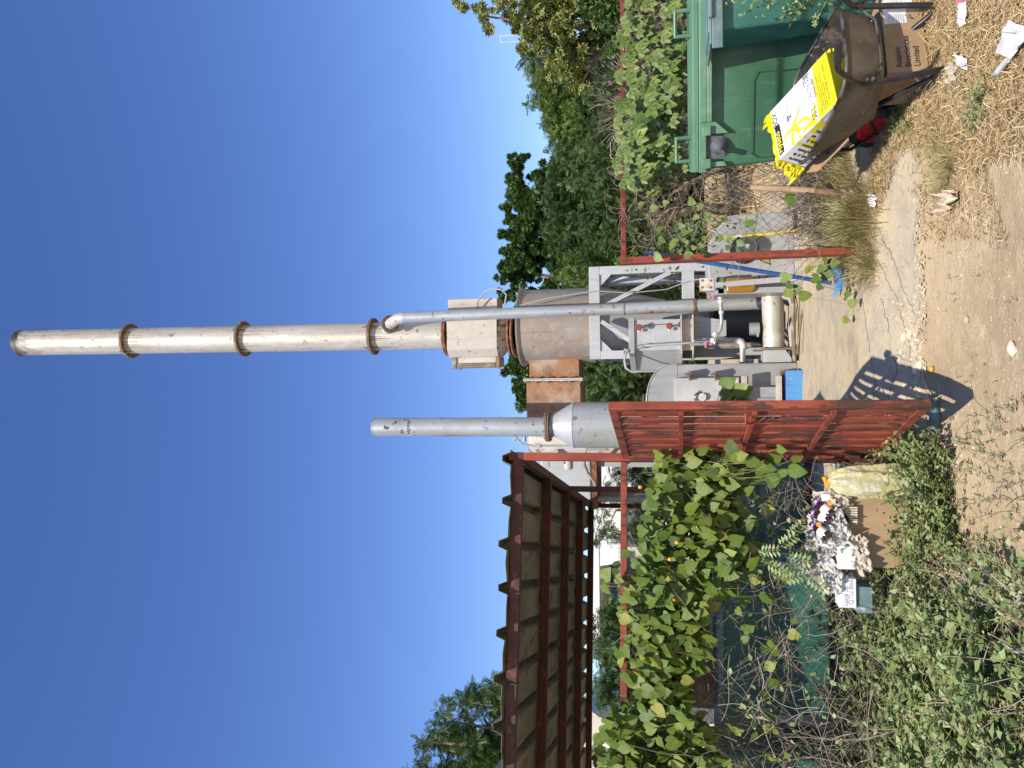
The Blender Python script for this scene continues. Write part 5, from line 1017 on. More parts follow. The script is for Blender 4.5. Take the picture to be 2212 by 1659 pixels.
sheetcr('newspaper', [(1775, 1176, .03), (1772, 1215, .05), (1822, 1188, -.02), (1812, 1172, -.01)], YP, m_news, 'torn newspaper sheet just above the green cap', 'newspaper', 5, .014)
sheetcr('newspaper', [(1768, 1192, .05), (1754, 1240, .06), (1800, 1270, .0), (1812, 1220, -.01)], YP, m_news, 'folded newspaper leaning at the left of the pile', 'newspaper', 6, .012)
sheetcr('newspaper', [(1790, 1098, -.03), (1796, 1150, -.05), (1828, 1150, -.08), (1822, 1100, -.06)], YP, m_news, 'rumpled newspaper sheet in front of the bottle necks', 'newspaper', 21, .018)
sheetcr('newspaper', [(1800, 1225, -.0), (1782, 1262, .0), (1812, 1290, -.03), (1822, 1240, -.04)], YP, m_news, 'newspaper sheet just above the printed white carton', 'newspaper', 22, .014)
sheetcr('newspaper', [(1745, 1110, .16), (1742, 1160, .16), (1790, 1165, .08), (1790, 1105, .08)], YP, m_news, 'newspaper backing the row of brown bottles', 'newspaper', 23, .014)
sheetcr('torn_card', [(1835, 1150, -.03), (1838, 1225, -.03), (1880, 1235, -.06), (1876, 1165, -.06)], YP, m_cardg, 'torn pale card hanging over the left half of the brown carton', 'cardboard', 31, .012)
sheetcr('bleached_carton', [(1740, 1230, .10), (1765, 1195, .10), (1800, 1240, .03), (1790, 1285, .05)], YP, m_cardg, 'bleached carton side with handwriting at the left of the pile', 'cardboard', 7, .004)
q = P(1764, 1232, YP+.02); put_text('handwriting', 'HE A CTN', .045, q+np.array([-.05, -.06, -.0]), np.array([.72, 0, .69]), np.array([-.69, 0, .72]), (0, -1, 0), m_gink, bpy.data.objects['bleached_carton'], .0, .0)
def bottle(a, b, label, spin=0):
    a, b = np.asarray(a), np.asarray(b); t = thing('brown_bottle', b, label, 'bottle', 'brown medicine bottles on the rubbish pile'); L_ = np.linalg.norm(b-a); d = (a-b)/L_
    k = L_; mb = MB(); mb.lathe(b, [(.0, 0), (.026, .002), (.030, .008), (.030, k*.62), (.026, k*.70), (.014, k*.78), (.013, k*.86)], 24, axis=tuple(d)); mb.build('glass', m_bottle, t)
    mb = MB(); mb.lathe(b, [(.0305, k*.20), (.0308, k*.21), (.0308, k*.50), (.0305, k*.51)], 24, axis=tuple(d), cap=False); mb.build('label', m_lab, t)
    mb = MB(); mb.lathe(b, [(.016, k*.80), (.017, k*.81), (.017, k*.92), (.012, k*.925)], 20, axis=tuple(d)); mb.build('cap_ring', m_purple, t)
    mb = MB(); mb.lathe(b, [(.015, k*.926), (.016, k*.93), (.016, k), (.0, k+.001)], 20, axis=tuple(d)); mb.build('cap', m_bink, t)
bottle(P(1759, 1079, YP+.03), P(1800, 1114, YP-.06), 'brown bottle with purple ring nearest the yellow bag')
bottle(P(1752, 1104, YP+.03), P(1795, 1127, YP-.06), 'brown bottle with purple ring in the middle of the three')
bottle(P(1751, 1131, YP+.03), P(1792, 1160, YP-.06), 'brown bottle with printed label farthest from the yellow bag')
t = thing('clear_bottle', P(1825, 1190, YP), 'pale bottle with green cap poking out of the newspaper', 'bottle')
mb = MB(); a, b = P(1800, 1160, YP+.08), P(1818, 1183, YP); mb.tube([a, (a*2+b)/3, (a+b*3)/4, b], [.05, .05, .035, .018], 18); mb.build('bottle_body', m_cardg, t)
mb = MB(); d = (b-a)/np.linalg.norm(b-a); mb.tube([b+d*.001, b+d*.03], .025, 20); mb.build('cap', m_greencap, t)
def smallbox(name, x0, y0, x1, y1, Yc, mt, label, dep=.12, rot=0):
    t = thing(name, P(x1, (y0+y1)/2, Yc), label, 'box'); mb = MB(); a, b, c0, c1 = rect(x0, y0, x1, y1, Yc); mb.box((a, Yc, c0), (b, Yc+dep, c1)); o = mb.build('carton', mt, t, bevel=.003); return t, (a, b, c0, c1)
smallbox('white_carton', 1810, 1179, 1848, 1230, YP-.03, m_white, 'plain white carton dappled with leaf shadows on the pile')
t, (a, b, c0, c1) = smallbox('white_carton', 1812, 1250, 1850, 1313, YP-.02, m_white, 'white carton printed with grey and black words left of the pile')
put_text('lettering', 'Lasté 5L  NE', .036, (a+.01, YP-.021, c1-.05), (1, 0, 0), (0, 0, 1), (0, -1, 0), m_gink, t, .0003, .001)
put_text('lettering', 'QTU Box', .038, (a+.02, YP-.021, c0+.02), (1, 0, 0), (0, 0, 1), (0, -1, 0), m_gink, t, .0002, .001)
smallbox('teal_tub', 1852, 1268, 1885, 1325, YP+.0, m_tealg, 'pale teal plastic tub under the printed white carton', .2)
smallbox('flat_white_box', 1776, 1067, 1800, 1088, YP-.0, m_white, 'flat white box wedged beside the bottle nearest the yellow bag', .05)
for (x, y, lab_) in ((1793, 1087, 'orange bottle cap beside the flat white box'), (1768, 1133, 'orange bottle cap between two brown bottles')):
    q = P(x, y, YP-.07); mb = MB(); mb.lathe(q, [(.004, -.01), (.014, -.01), (.014, .01), (.004, .01)], 16, axis=(0, 1, .001)); tagit(mb.build('orange_cap', m_orange), lab_, 'bottle cap')

# stored things on and around the bins under the roof
sheetcr('crumpled_sheet', [(1455, 1195, 0), (1460, 1300, 0), (1535, 1310, 0), (1530, 1200, 0)], 7.0, m_cardg, 'crumpled pale sheet lying on the teal bin behind the fence', 'sheet', 11, .02)
q = rect(1482, 1330, 1535, 1365, 7.05); mb = MB(); mb.box((q[0], 7.05, q[2]), (q[1], 7.3, q[3])); tagit(mb.build('tan_box', m_card, bevel=.004), 'tan box on the teal bin beside the crumpled sheet', 'box')
q = rect(1480, 1370, 1535, 1425, 7.1); mb = MB(); mb.box((q[0], 7.1, q[2]), (q[1], 7.4, q[3])); tagit(mb.build('grey_box', m_grey, bevel=.004), 'grey box on the teal bin between two brown boxes', 'box')
q = rect(1478, 1430, 1552, 1530, 6.9); mb = MB(); mb.box((q[0], 6.9, q[2]), (q[1], 7.4, q[3])); tagit(mb.build('brown_box', m_woodd, bevel=.004), 'large dark brown box among dry twigs on the bins', 'box')
mb = MB(); a, b = P(1690, 1232, 6.3), P(1697, 1205, 6.35); mb.tube([a, (a+b)/2+np.array([0, 0, .02]), b], [.035, .03, .012], 14); tagit(mb.build('blue_bottle', m_dblue), 'cobalt blue plastic bottle caught in the fence stems', 'bottle')

# ================================================================ BUILDINGS
bA = thing('white_building', (-3, 16, .2), 'white building with eave, dark opening and sign seen under the shelter roof', 'building')
Yb1 = 16.0
def wall(par, nm, x0, y0, x1, y1, Y, dep, mt, z0=None, bev=.01):
    a, b, c0, c1 = rect(x0, y0, x1, y1, Y); mb = MB(); mb.box((a, Y, c0 if z0 is None else z0), (b, Y+dep, c1)); return mb.build(nm, mt, par, bevel=bev)
wall(bA, 'wall', 1284, 940, 1400, 1180, Yb1+.6, 4, m_plaster, .15); wall(bA, 'wall', 1276, 1181, 1400, 1420, Yb1, 4.7, m_cream, .15)
wall(bA, 'fascia', 1272, 1178, 1296, 1425, Yb1-.35, .34, m_plaster); wall(bA, 'cornice', 1298, 1205, 1303, 1420, Yb1-.12, .119, m_plaster)
op = wall(bA, 'opening', 1322, 1208, 1400, 1390, Yb1-.05, .049, m_dkglass, .15); wall(op, 'lintel', 1317, 1204, 1321, 1394, Yb1-.10, .099, m_dark)
sgn = wall(bA, 'sign_board', 1334, 1235, 1345, 1300, Yb1-.09, .039, m_bracket); q = P(1343, 1290, Yb1-.09)
put_text('lettering', 'CONSEIL PANEL', .085, q+np.array([.02, -.002, .01]), (1, 0, 0), (0, 0, 1), (0, -1, 0), m_light, sgn, 0, .002)
sl = MB(); q0, q1 = P(1268, 1178, Yb1-.4), P(1296, 1120, Yb1-.4); sl.prism([(0, 0), (1.2, -.35), (1.2, -.45), (0, -.12)], q0, (1, 0, 0), (0, 0, 1), (0, 1, 0), .5); sl.build('sloping_eave', m_plaster, bA)
mb = MB(); q = P(1310, 1213, Yb1-.36); mb.box(q-np.array([.07, .05, .05]), q+np.array([.07, .0, .05])); mb.build('wall_lamp', m_bracket, bA)
bB = thing('gabled_outbuilding', (-7.2, 14, .2), 'small white gabled building at the far left behind the shelter', 'building')
a = P(1345, 1545, 14); b = P(1345, 1720, 14); zt1 = P(1285, 1545, 14)[2]; zt2 = P(1225, 1660, 14)[2]
mb = MB(); mb.prism([(a[0], .15), (b[0], .15), (b[0], zt2+.2), (a[0]-1.15, zt2+.1), (a[0]-.15, zt1)], (0, 14, 0), (1, 0, 0), (0, 0, 1), (0, 1, 0), 3); mb.build('wall', m_plaster, bB)
mb = MB(); mb.beam((a[0], 13.9, zt1-.1), (a[0]-1.2, 13.9, zt2+.12), .3, .08, (0, 1, 0)); mb.build('roof_edge', m_cream, bB)
bC = thing('sheet_lean_to', (-3.2, 13.2, .2), 'stack of bright corrugated sheets leaning in front of the white building', 'roofing sheets')
mb = MB(); q0 = P(1310, 1175, 13); V = []
for j, (dx) in enumerate((1296, 1340)):
    for i in range(25):
        q = P(dx, 1155+2.6*i+(0 if j else 6), 13.2-.4*j); q[1] += .03*math.sin(i*1.6); V.append(q)
mb.add(V, [(i, i+1, 26+i, 25+i) for i in range(24)]); o = mb.build('corrugated_sheet', m_plaster, bC); so = o.modifiers.new('t', 'SOLIDIFY'); so.thickness = .01
an = thing('roof_antenna', P(1150, 65, 17), 'thin white antenna frame standing above the right trees', 'antenna')
mb = MB(); mb.tube([P(1200, 72, 17), P(1079, 78, 17)], .012, 6); mb.tube([P(1081, 78, 17), P(1083, 92, 17)], .012, 6); mb.tube([P(1200, 84, 17), P(1083, 92, 17)], .01, 6); mb.build('mast', m_sealw, an)

# ================================================================ VEGETATION
T_LEAF = ([(0,0,0), (-.30,.42,.07), (0,1,-.06), (.30,.42,.07), (0,.5,0)], [(0,4,2,1), (0,3,2,4)])
T_HEART = ([(0,0,-.02), (0,.35,-.05), (0,.72,-.08), (0,1.08,-.22), (-.24,-.13,.05), (-.47,.14,.03), (-.40,.52,.02), (-.17,.86,-.08), (.24,-.13,.05), (.47,.14,.03), (.40,.52,.02), (.17,.86,-.08)],
           [(0,1,5,4), (1,2,6,5), (2,3,7,6), (1,0,8,9), (2,1,9,10), (3,2,10,11)])
T_HEART = ([(0,0,-.02), (0,.30,-.05), (0,.60,-.06), (0,.86,-.10), (0,1.08,-.2), (-.20,-.15,.06), (-.43,.0,.05), (-.52,.28,.03), (-.41,.60,.01), (-.19,.88,-.07), (.20,-.15,.06), (.43,.0,.05), (.52,.28,.03), (.41,.60,.01), (.19,.88,-.07)],
           [(0,1,6,5), (1,2,7,6), (2,3,8,7), (3,4,9,8), (1,0,10,11), (2,1,11,12), (3,2,12,13), (4,3,13,14)])
T_OVAL = ([(0,0,0), (0,.5,-.02), (0,1,-.12), (-.12,.08,.05), (-.34,.5,.06), (-.10,.92,-.06), (.12,.08,.05), (.34,.5,.06), (.10,.92,-.06)], [(0,1,4,3), (1,2,5,4), (1,0,6,7), (2,1,7,8)])
def combine(parts):
    V, Q = [], []
    for (tv, tq), ang, sc, off, tilt in parts:
        b = len(V); ca, sa = math.cos(ang), math.sin(ang)
        for x, y, z in tv:
            x, y, z = x*sc, y*sc, z*sc-tilt*y*sc*abs(y)*.5; V.append((x*ca-y*sa+off[0], x*sa+y*ca+off[1], z+off[2]))
        Q += [tuple(i+b for i in q) for q in tq]
    return V, Q
T_PALM = combine([(T_OVAL, a, s, (0, 0, 0), .4) for a, s in ((0, 1), (.72, .92), (-.72, .92), (1.5, .66), (-1.5, .66))])
def pinn(n=8, w=.075, L=.30, curve=.25):
    V, Q = [], []
    for i in range(n):
        t = .15+.85*i/n; l = L*(1-.35*abs(t-.5)); z0 = -curve*t*t
        for sg in (-1, 1):
            b = len(V); V += [(0, t, z0), (sg*l*.5, t+w*.2, z0+.02), (sg*l, t+.10, z0-.06), (sg*l*.5, t+w*1.6, z0+.02)]; Q.append((b, b+1, b+2, b+3) if sg > 0 else (b+3, b+2, b+1, b))
    V += [(-.008, 0, 0), (.008, 0, 0), (.006, 1, -curve), (-.006, 1, -curve)]; b = len(V)-4; Q.append((b, b+1, b+2, b+3)); return V, Q
T_PIN = pinn(); T_PINF = pinn(11, .04, .16, .5); T_CUR = pinn(5, .12, .34, .3)
T_QUAD = ([(0,0,0), (-.22,.5,.05), (0,1,-.05), (.22,.5,.05)], [(0,3,2,1)])
T_ROS = combine([(T_QUAD, a, 1, (0, 0, 0), .3) for a in np.linspace(0, 2*math.pi, 7)[:-1]])

def crown(lumps, T, size, per, down=.35, out=.6, flat=1., sz=.25):
    L = []
    for (c, r) in lumps:
        n = max(6, int(per*(r/.6)**2)); k = max(3, int(6*(r/.6))); sub = unit(k)*np.array([1, 1, .8])*r*.72*rng.uniform(.6, 1.05, (k, 1))+c
        ci = sub[rng.integers(0, k, n)]; d = unit(n); p = ci+d*(r*.46)*rng.uniform(.25, 1, (n, 1))**.5*np.array([1, 1, flat])
        o = (p-c); o /= np.linalg.norm(o, axis=1, keepdims=True)
        dr = d*out+o*.5+np.array([0, 0, -down])+unit(n)*.45; nm = o*.5+np.array([0, 0, .8])+unit(n)*.5
        L.append(scatter(T, p, dr, nm, size*rng.uniform(1-sz, 1+sz, n)))
    return L
def lumps_px(spec, Y, dyj=.8, fill=1):
    """spec: (dx,dy,rpx) circles on the photograph at distance Y"""
    out = []
    for dx, dy, r in spec:
        c = P(dx, dy, Y+rng.uniform(-dyj, dyj)); out.append((c, r*Y*1.02/F))
    return out
def fray(spec):
    out = list(spec)
    for dx, dy, r in spec:
        for _ in range(3):
            a = rng.uniform(0, 6.28); d = r*rng.uniform(.8, 1.15); out.append((dx+math.cos(a)*d, dy+math.sin(a)*d, r*rng.uniform(.3, .5)))
    return out
def tree(name, label, Y, spec, T, size, per, mt, base_dy, trunk=.10, group=None, cat='tree', **kw):
    lumps = lumps_px(fray(spec), Y); bx_ = P(1400, base_dy, Y)[0]; base = np.array([bx_, Y, .2]); t = thing(name, base, label, cat, group)
    cloud('crown', crown(lumps, T, size, per, **kw), mt, t)
    mb = MB(); top = np.mean([c for c, r in lumps], 0); low = min(c[2] for c, r in lumps); fork = np.array([bx_*.6+top[0]*.4, Y, .2+(max(low, .8)-.2)*.8])
    mb.tube([base-np.array([0, 0, .1]), (base+fork)/2+np.array([trunk, 0, 0]), fork], [trunk, trunk*.8, trunk*.65], 10)
    for c, r in lumps[::max(1, len(lumps)//9)]:
        m_ = (fork+c)/2+rng.normal(0, .12, 3)+np.array([0, 0, .12]); mb.tube([fork-np.array([0, 0, .05]), m_, c], [trunk*.5, trunk*.3, trunk*.1], 6)
    mb.build('trunk', m_bark, t); return t
def circles(poly, n, r0, r1, seed):
    rr = np.random.default_rng(seed); poly = np.array(poly, float); lo_, hi_ = poly.min(0), poly.max(0); out = []
    while len(out) < n:
        q = rr.uniform(lo_, hi_)
        if inpoly(q[None], poly)[0]: out.append((q[0], q[1], rr.uniform(r0, r1)))
    return out
def inpoly(pts, poly):
    x, y = pts[:, 0], pts[:, 1]; ins = np.zeros(len(pts), bool); n = len(poly); j = n-1
    for i in range(n):
        xi, yi = poly[i]; xj, yj = poly[j]; c = ((yi > y) != (yj > y)) & (x < (xj-xi)*(y-yi)/(yj-yi+1e-12)+xi); ins ^= c; j = i
    return ins
# back row, dark glossy tree (two lobes either side of the tower)
sp1 = circles([(1125, 360), (1100, 420), (1100, 500), (1110, 560), (1095, 620), (1120, 700), (1110, 780), (1118, 830), (1150, 880), (1280, 880), (1280, 380)], 120, 18, 32, 1)+[(1112, 350, 15), (1125, 365, 16), (1110, 385, 17), (1098, 415, 16), (1095, 440, 15), (1108, 470, 18), (1110, 505, 18), (1100, 540, 16), (1092, 575, 17), (1090, 600, 16), (1095, 640, 17), (1130, 345, 12), (1125, 880, 10), (1150, 885, 10), (1100, 790, 18), (1120, 800, 22), (1115, 830, 20), (1140, 840, 22), (1130, 862, 16), (1160, 868, 20), (1175, 885, 14), (1105, 770, 16), (1150, 800, 26), (1180, 840, 26), (1140, 780, 24), (1195, 870, 20)]
tree('broadleaf_tree', 'tall dark glossy tree rising behind the drum tower', 21, sp1, T_ROS, .085, 1500, m_tdark, 600, .22)
tree('feathery_tree', 'dark fine-leaved tree between the drum tower and the pale green one', 15, circles([(1195, 340), (1180, 450), (1190, 560), (1210, 620), (1370, 620), (1370, 330)], 52, 18, 34, 2), T_PIN, .12, 1300, m_tfdark, 470, .12, down=.6)
tree('feathery_tree', 'bright feathery tree left of the dark one, against the sky', 17, circles([(1245, 300), (1215, 360), (1225, 420), (1260, 430), (1345, 430), (1345, 270)], 30, 18, 28, 31), T_PIN, .11, 1300, m_tfeath, 380, .1, down=.5)
tree('feathery_tree', 'light green feathery tree standing before open sky in the middle of the right bank', 17, circles([(1165, 120), (1158, 170), (1165, 225), (1180, 262), (1215, 285), (1250, 335), (1345, 340), (1345, 100)], 60, 18, 32, 3)+[(1165, 215, 11), (1176, 262, 9), (1160, 150, 10), (1196, 282, 8)], T_PIN, .12, 1200, m_tfeath, 190, .1, down=.3)
tree('pointed_leaf_tree', 'tree with pale pointed leaves filling the upper right corner of the bank', 10, circles([(1145, -60), (1130, 60), (1150, 110), (1190, 150), (1230, 170), (1320, 160), (1330, -60)], 44, 22, 40, 4)+[(985, 8, 9), (1005, 14, 10), (1040, 22, 13), (1055, 60, 12), (1075, 10, 18), (1040, 45, 8), (1100, 35, 18), (1120, 70, 16), (1095, -20, 26), (1128, 110, 9)], T_ROS, .06, 1100, m_tlime, 30, .10, down=.2)
tree('palm_leaf_shrub', 'dark feathery shrub edge poking out left of the pale pointed tree', 11, [(1145, 130, 10), (1150, 95, 12), (1165, 140, 9), (1190, 150, 12), (1140, 118, 7), (1215, 160, 14)], T_PIN, .17, 300, m_tfdark, 120, .05, cat='shrub')
tree('green_bush', 'mid-green bush between the short stack and the valve box', 14, circles([(1262, 775), (1262, 880), (1420, 890), (1420, 770)], 22, 20, 30, 5), T_PIN, .10, 1200, m_tfeath, 830, .06, cat='bush', down=.5)
tree('green_bush', 'yellow-green bush seen through the tower frame beside its right leg', 12.5, circles([(1220, 575), (1225, 640), (1400, 640), (1400, 570)], 18, 20, 30, 6), T_PIN, .09, 1200, m_tfeath, 610, .06, cat='bush', down=.5)
tree('green_bush', 'low leafy bush right of the drum tower behind the fence', 11.2, circles([(1385, 560), (1385, 655), (1500, 655), (1500, 560)], 14, 18, 28, 61), T_LEAF, .055, 420, m_vleaf2, 600, .04, cat='bush')
tree('dark_thicket', 'dark thicket of stems and leaves at the foot of the right trees', 13, circles([(1265, 60), (1265, 900), (1420, 900), (1420, 60)], 120, 20, 34, 7), T_PIN, .11, 900, m_tfdark, 350, .06, cat='thicket', down=.6)
tree('dark_thicket', 'dark low thicket behind vines at the far right', 9.5, circles([(1270, -80), (1290, 190), (1400, 190), (1400, -80)], 26, 26, 40, 8), T_LEAF, .07, 900, m_tdark, 60, .05, cat='thicket')
tree('neem_tree', 'tall neem tree over the left end of the rusty roof', 14, circles([(915, 1620), (905, 1760), (1150, 1760), (1150, 1480), (1050, 1480), (960, 1560), (960, 1600)], 40, 22, 36, 9)+[(930, 1600, 15), (955, 1530, 14), (975, 1515, 9), (950, 1570, 16), (1000, 1560, 18), (1030, 1500, 16), (1065, 1478, 14), (1015, 1520, 10), (915, 1640, 15), (1060, 1530, 22), (985, 1600, 22), (912, 1600, 8)], T_PIN, .15, 900, m_tfdark, 1640, .14, down=.3)
tree('neem_tree', 'dark neem behind the shelter, right of the gabled building', 13, circles([(1285, 1310), (1280, 1540), (1420, 1540), (1420, 1290)], 50, 18, 30, 10), T_PIN, .12, 900, m_tfdark, 1420, .12, down=.6)
tree('neem_tree', 'young neem in front of the white wall by the shelter post', 11.6, circles([(1305, 1010), (1285, 1110), (1290, 1170), (1400, 1170), (1400, 1005)], 20, 13, 22, 12), T_PIN, .11, 800, m_tfdark, 1090, .05, down=.5)
tree('leafy_shrub', 'dark climbing shrub under the low left edge of the roof', 9, circles([(1300, 1560), (1290, 1700), (1400, 1700), (1400, 1540)], 16, 22, 34, 13), T_HEART, .10, 160, m_tdark, 1620, .04, cat='shrub')
tree('bare_shrub', 'leafless grey shrub among the right trees', 9.8, [(1330, 215, 3)], T_LEAF, .02, 20, m_twig, 215, .01, cat='shrub')
C = []
for i in range(120):
    b = P(1395, 212+rng.normal(0, 3), 9.8); th_ = rng.uniform(-1.1, 1.1); L_ = rng.uniform(.3, .75); d = np.array([math.sin(th_), rng.normal(0, .3), math.cos(th_)]); k = np.linspace(0, 1, 7)[:, None]
    C.append(b+d*L_*k+np.cumsum(rng.normal(0, .02, (7, 3)), 0))
sh_ = [o for o in bpy.data.objects if o.name.startswith('bare_shrub')][0]
cloud('branch', tubes_np(np.array(C), np.full(len(C), .006)), m_twig, sh_)

# ---- vines on the fences
def vine_leaves(n, s0, s1, ztop, zbot, T, size, doff=(.02, .30), dens=None, tilt=.5, spread=.35, O_=(HX, HY), D_=FD):
    s = rng.uniform(s0, s1, n*3); v = rng.uniform(0, 1, n*3); zt_ = ztop(s); zb_ = zbot(s); z = zb_+(zt_-zb_)*v**.85
    if dens is not None:
        k = rng.uniform(0, 1, n*3) < dens(s, z); s, z = s[k], z[k]
    s, z = s[:n], z[:n]; m = len(s); off = rng.uniform(doff[0], doff[1], m)
    p = np.stack([O_[0]+D_[0]*s+D_[1]*off, O_[1]+D_[1]*s-D_[0]*off, z], 1)
    d = np.stack([rng.normal(0, spread+.15, m), -.35+rng.normal(0, .3, m), -.8+rng.normal(0, .35, m)], 1); nm = np.stack([rng.normal(-.1, .5, m), -.75+rng.normal(0, .3, m), tilt+.1+rng.normal(0, .45, m)], 1)
    return scatter(T, p, d, nm, size*rng.uniform(.62, 1.22, m)), p
vl = thing('climbing_vine', fp(-1.7, 1.5), 'climbing vine with large heart-shaped leaves and small orange fruit smothering the left fence', 'vine')
ztf = lambda s: np.where(s > -.65, 1.84-.25*np.clip(s+.65, 0, 1), np.where(s < -1.6, 2.05, 1.93)+.06*np.sin(s*5)+.05*np.sin(s*13))
zbf = lambda s: 1.30-.18*np.clip(s+1.1, -.3, 1)+.10*np.sin(s*4.1+1)+.06*np.sin(s*11)
hol = lambda s, z: np.where((z > 1.80) & (s > -1.65) & (s < -.55), .22, 1.)*np.where((s > -.5), .6, 1)
L0, p0 = vine_leaves(1100, -3.5, .05, lambda s: ztf(s)-.04, lambda s: zbf(s)+.03, T_HEART, .075, doff=(-.08, .08), dens=hol)
L1, p1 = vine_leaves(2300, -3.5, .10, ztf, zbf, T_HEART, .076, doff=(.05, .36), dens=hol)
L2, p2 = vine_leaves(150, -.95, .16, lambda s: 1.45+0*s, lambda s: .95+0*s, T_HEART, .085, dens=lambda s, z: np.clip((z-.8)*1.2, 0, 1)*.6)
L3, p3 = vine_leaves(60, -3.4, -.6, lambda s: 1.25+0*s, lambda s: .75+0*s, T_HEART, .07)
cloud('leaf_mass', [L0, L1, L2, L3], m_vleaf, vl)['kind'] = 'stuff'
def curves(n, s0, s1, z0, z1, L_, off, wig=.05, grav=0, K=12, up=.1, fp=fp, zmax=2.05):
    out = []
    for i in range(n):
        s, z = rng.uniform(s0, s1), rng.uniform(z0, z1); a = rng.uniform(-math.pi, math.pi); p = np.array(fp(s, z, rng.uniform(*off))); d = np.array([math.cos(a), rng.normal(0, .25), math.sin(a)+up]); d /= np.linalg.norm(d); c = [p]
        st = rng.uniform(.5, 1)*L_/K; b = rng.normal(0, .06)
        for k in range(K-1):
            d = d+rng.normal(0, wig*4, 3)*np.array([1, .5, 1])+np.array([b, 0, -grav]); d /= np.linalg.norm(d); p = p+d*st; p = np.array([p[0], p[1], min(max(p[2], .05), zmax)]); c.append(p)
        out.append(c)
    return np.array(out)
cloud('green_stem', [tubes_np(curves(70, -3.4, .05, 1.2, 1.9, .45, (.05, .34), .05, .05), rng.uniform(.0015, .0028, 70))], m_stem, vl)
fru = []
for i, (x, y) in enumerate(((1383, 1052), (1462, 1172), (1447, 1208), (1455, 1296))):
    mb = MB(); q = P(x, y, HY-.35-.215*.9); mb.lathe(q, [(0, -.014), (.01, -.010), (.014, 0), (.01, .010), (0, .014)], 12); mb.build('fruit', m_orangef, vl)
tw_ = thing('dry_creeper', fp(-1.8, .6), 'tangle of leafless dry creeper stems below the big leaves on the left fence', 'creeper')
cloud('dry_stem', [tubes_np(curves(620, -3.5, -.15, .15, 1.35, .6, (.0, .30), .045, .01, 12), rng.uniform(.0009, .0022, 620)), tubes_np(curves(260, -3.5, -1.6, .25, 1.3, .9, (.05, .35), .03, .01, 12), rng.uniform(.0012, .0028, 260)), tubes_np(curves(120, -.9, .1, .2, 1.0, .5, (.0, .25), .05, .01, 12), rng.uniform(.0009, .002, 120)), tubes_np(curves(700, -3.5, -.2, .2, 1.35, .16, (.0, .34), .08, .0, 5), rng.uniform(.0007, .0015, 700))], m_twig, tw_)['kind'] = 'stuff'
n = 700; s = rng.uniform(-3.5, -.2, n); p = np.stack([HX+FD[0]*s, HY+FD[1]*s, rng.uniform(.3, 1.25, n)], 1)-np.array([0, 1, 0])*rng.uniform(.05, .35, (n, 1))
cloud('small_leaf', [scatter(T_LEAF, p, unit(n)+np.array([0, -.2, -.3]), unit(n)+np.array([0, -.8, .6]), rng.uniform(.02, .055, n))], m_weed, tw_)['kind'] = 'stuff'
# spear-leaved sapling in front of the teal bin
gv = thing('draped_vine', gp(.2, 1.3, .1), 'strands of heart-leaved vine draped over the hinge side of the slatted gate', 'vine')
m = 46; s = np.abs(rng.normal(.05, .28, m)); z = rng.uniform(.95, 1.62, m)-s*.25; p = np.array([gp(a_, b_, c_) for a_, b_, c_ in zip(s, z, rng.uniform(.05, .22, m))])
cloud('leaf', [scatter(T_HEART, p, unit(m)*.45+np.array([0, -.35, -.8]), unit(m)*.4+np.array([-.3, -.7, .5]), rng.uniform(.055, .095, m))], m_vleaf, gv)
cloud('stem', [tubes_np(np.array([[p[i]*(1-t)+p[(i*7+3) % m]*t+np.array([-.02, -.02, -.05])*math.sin(3.1*t) for t in np.linspace(0, 1, 7)] for i in range(0, m, 2)]), np.full((m+1)//2, .0018))], m_stem, gv)
sv = thing('serrated_sapling', P(1850, 1200, 5.3), 'sapling with narrow serrated leaflets in front of the teal bin', 'sapling')
p = np.array([P(x, y, 5.15+rng.uniform(-.1, .1)) for x, y in ((1640, 1190), (1655, 1215), (1680, 1180), (1700, 1205), (1662, 1240), (1715, 1230), (1630, 1222), (1722, 1190), (1690, 1255), (1740, 1245), (1700, 1160), (1745, 1170))])
cloud('leaf', [scatter(T_CUR, p, unit(len(p))*.5+np.array([.1, -.2, -.8]), np.array([0, -.8, .5])+unit(len(p))*.4, rng.uniform(.11, .16, len(p)))], m_weed, sv)
cloud('stem', [tubes_np(np.array([[np.array(P(1930, 1215, 5.3))*(1-t)+q*t+np.array([0, 0, .05])*math.sin(3*t) for t in np.linspace(0, 1, 8)] for q in p]), np.full(len(p), .0025))], m_stem, sv)
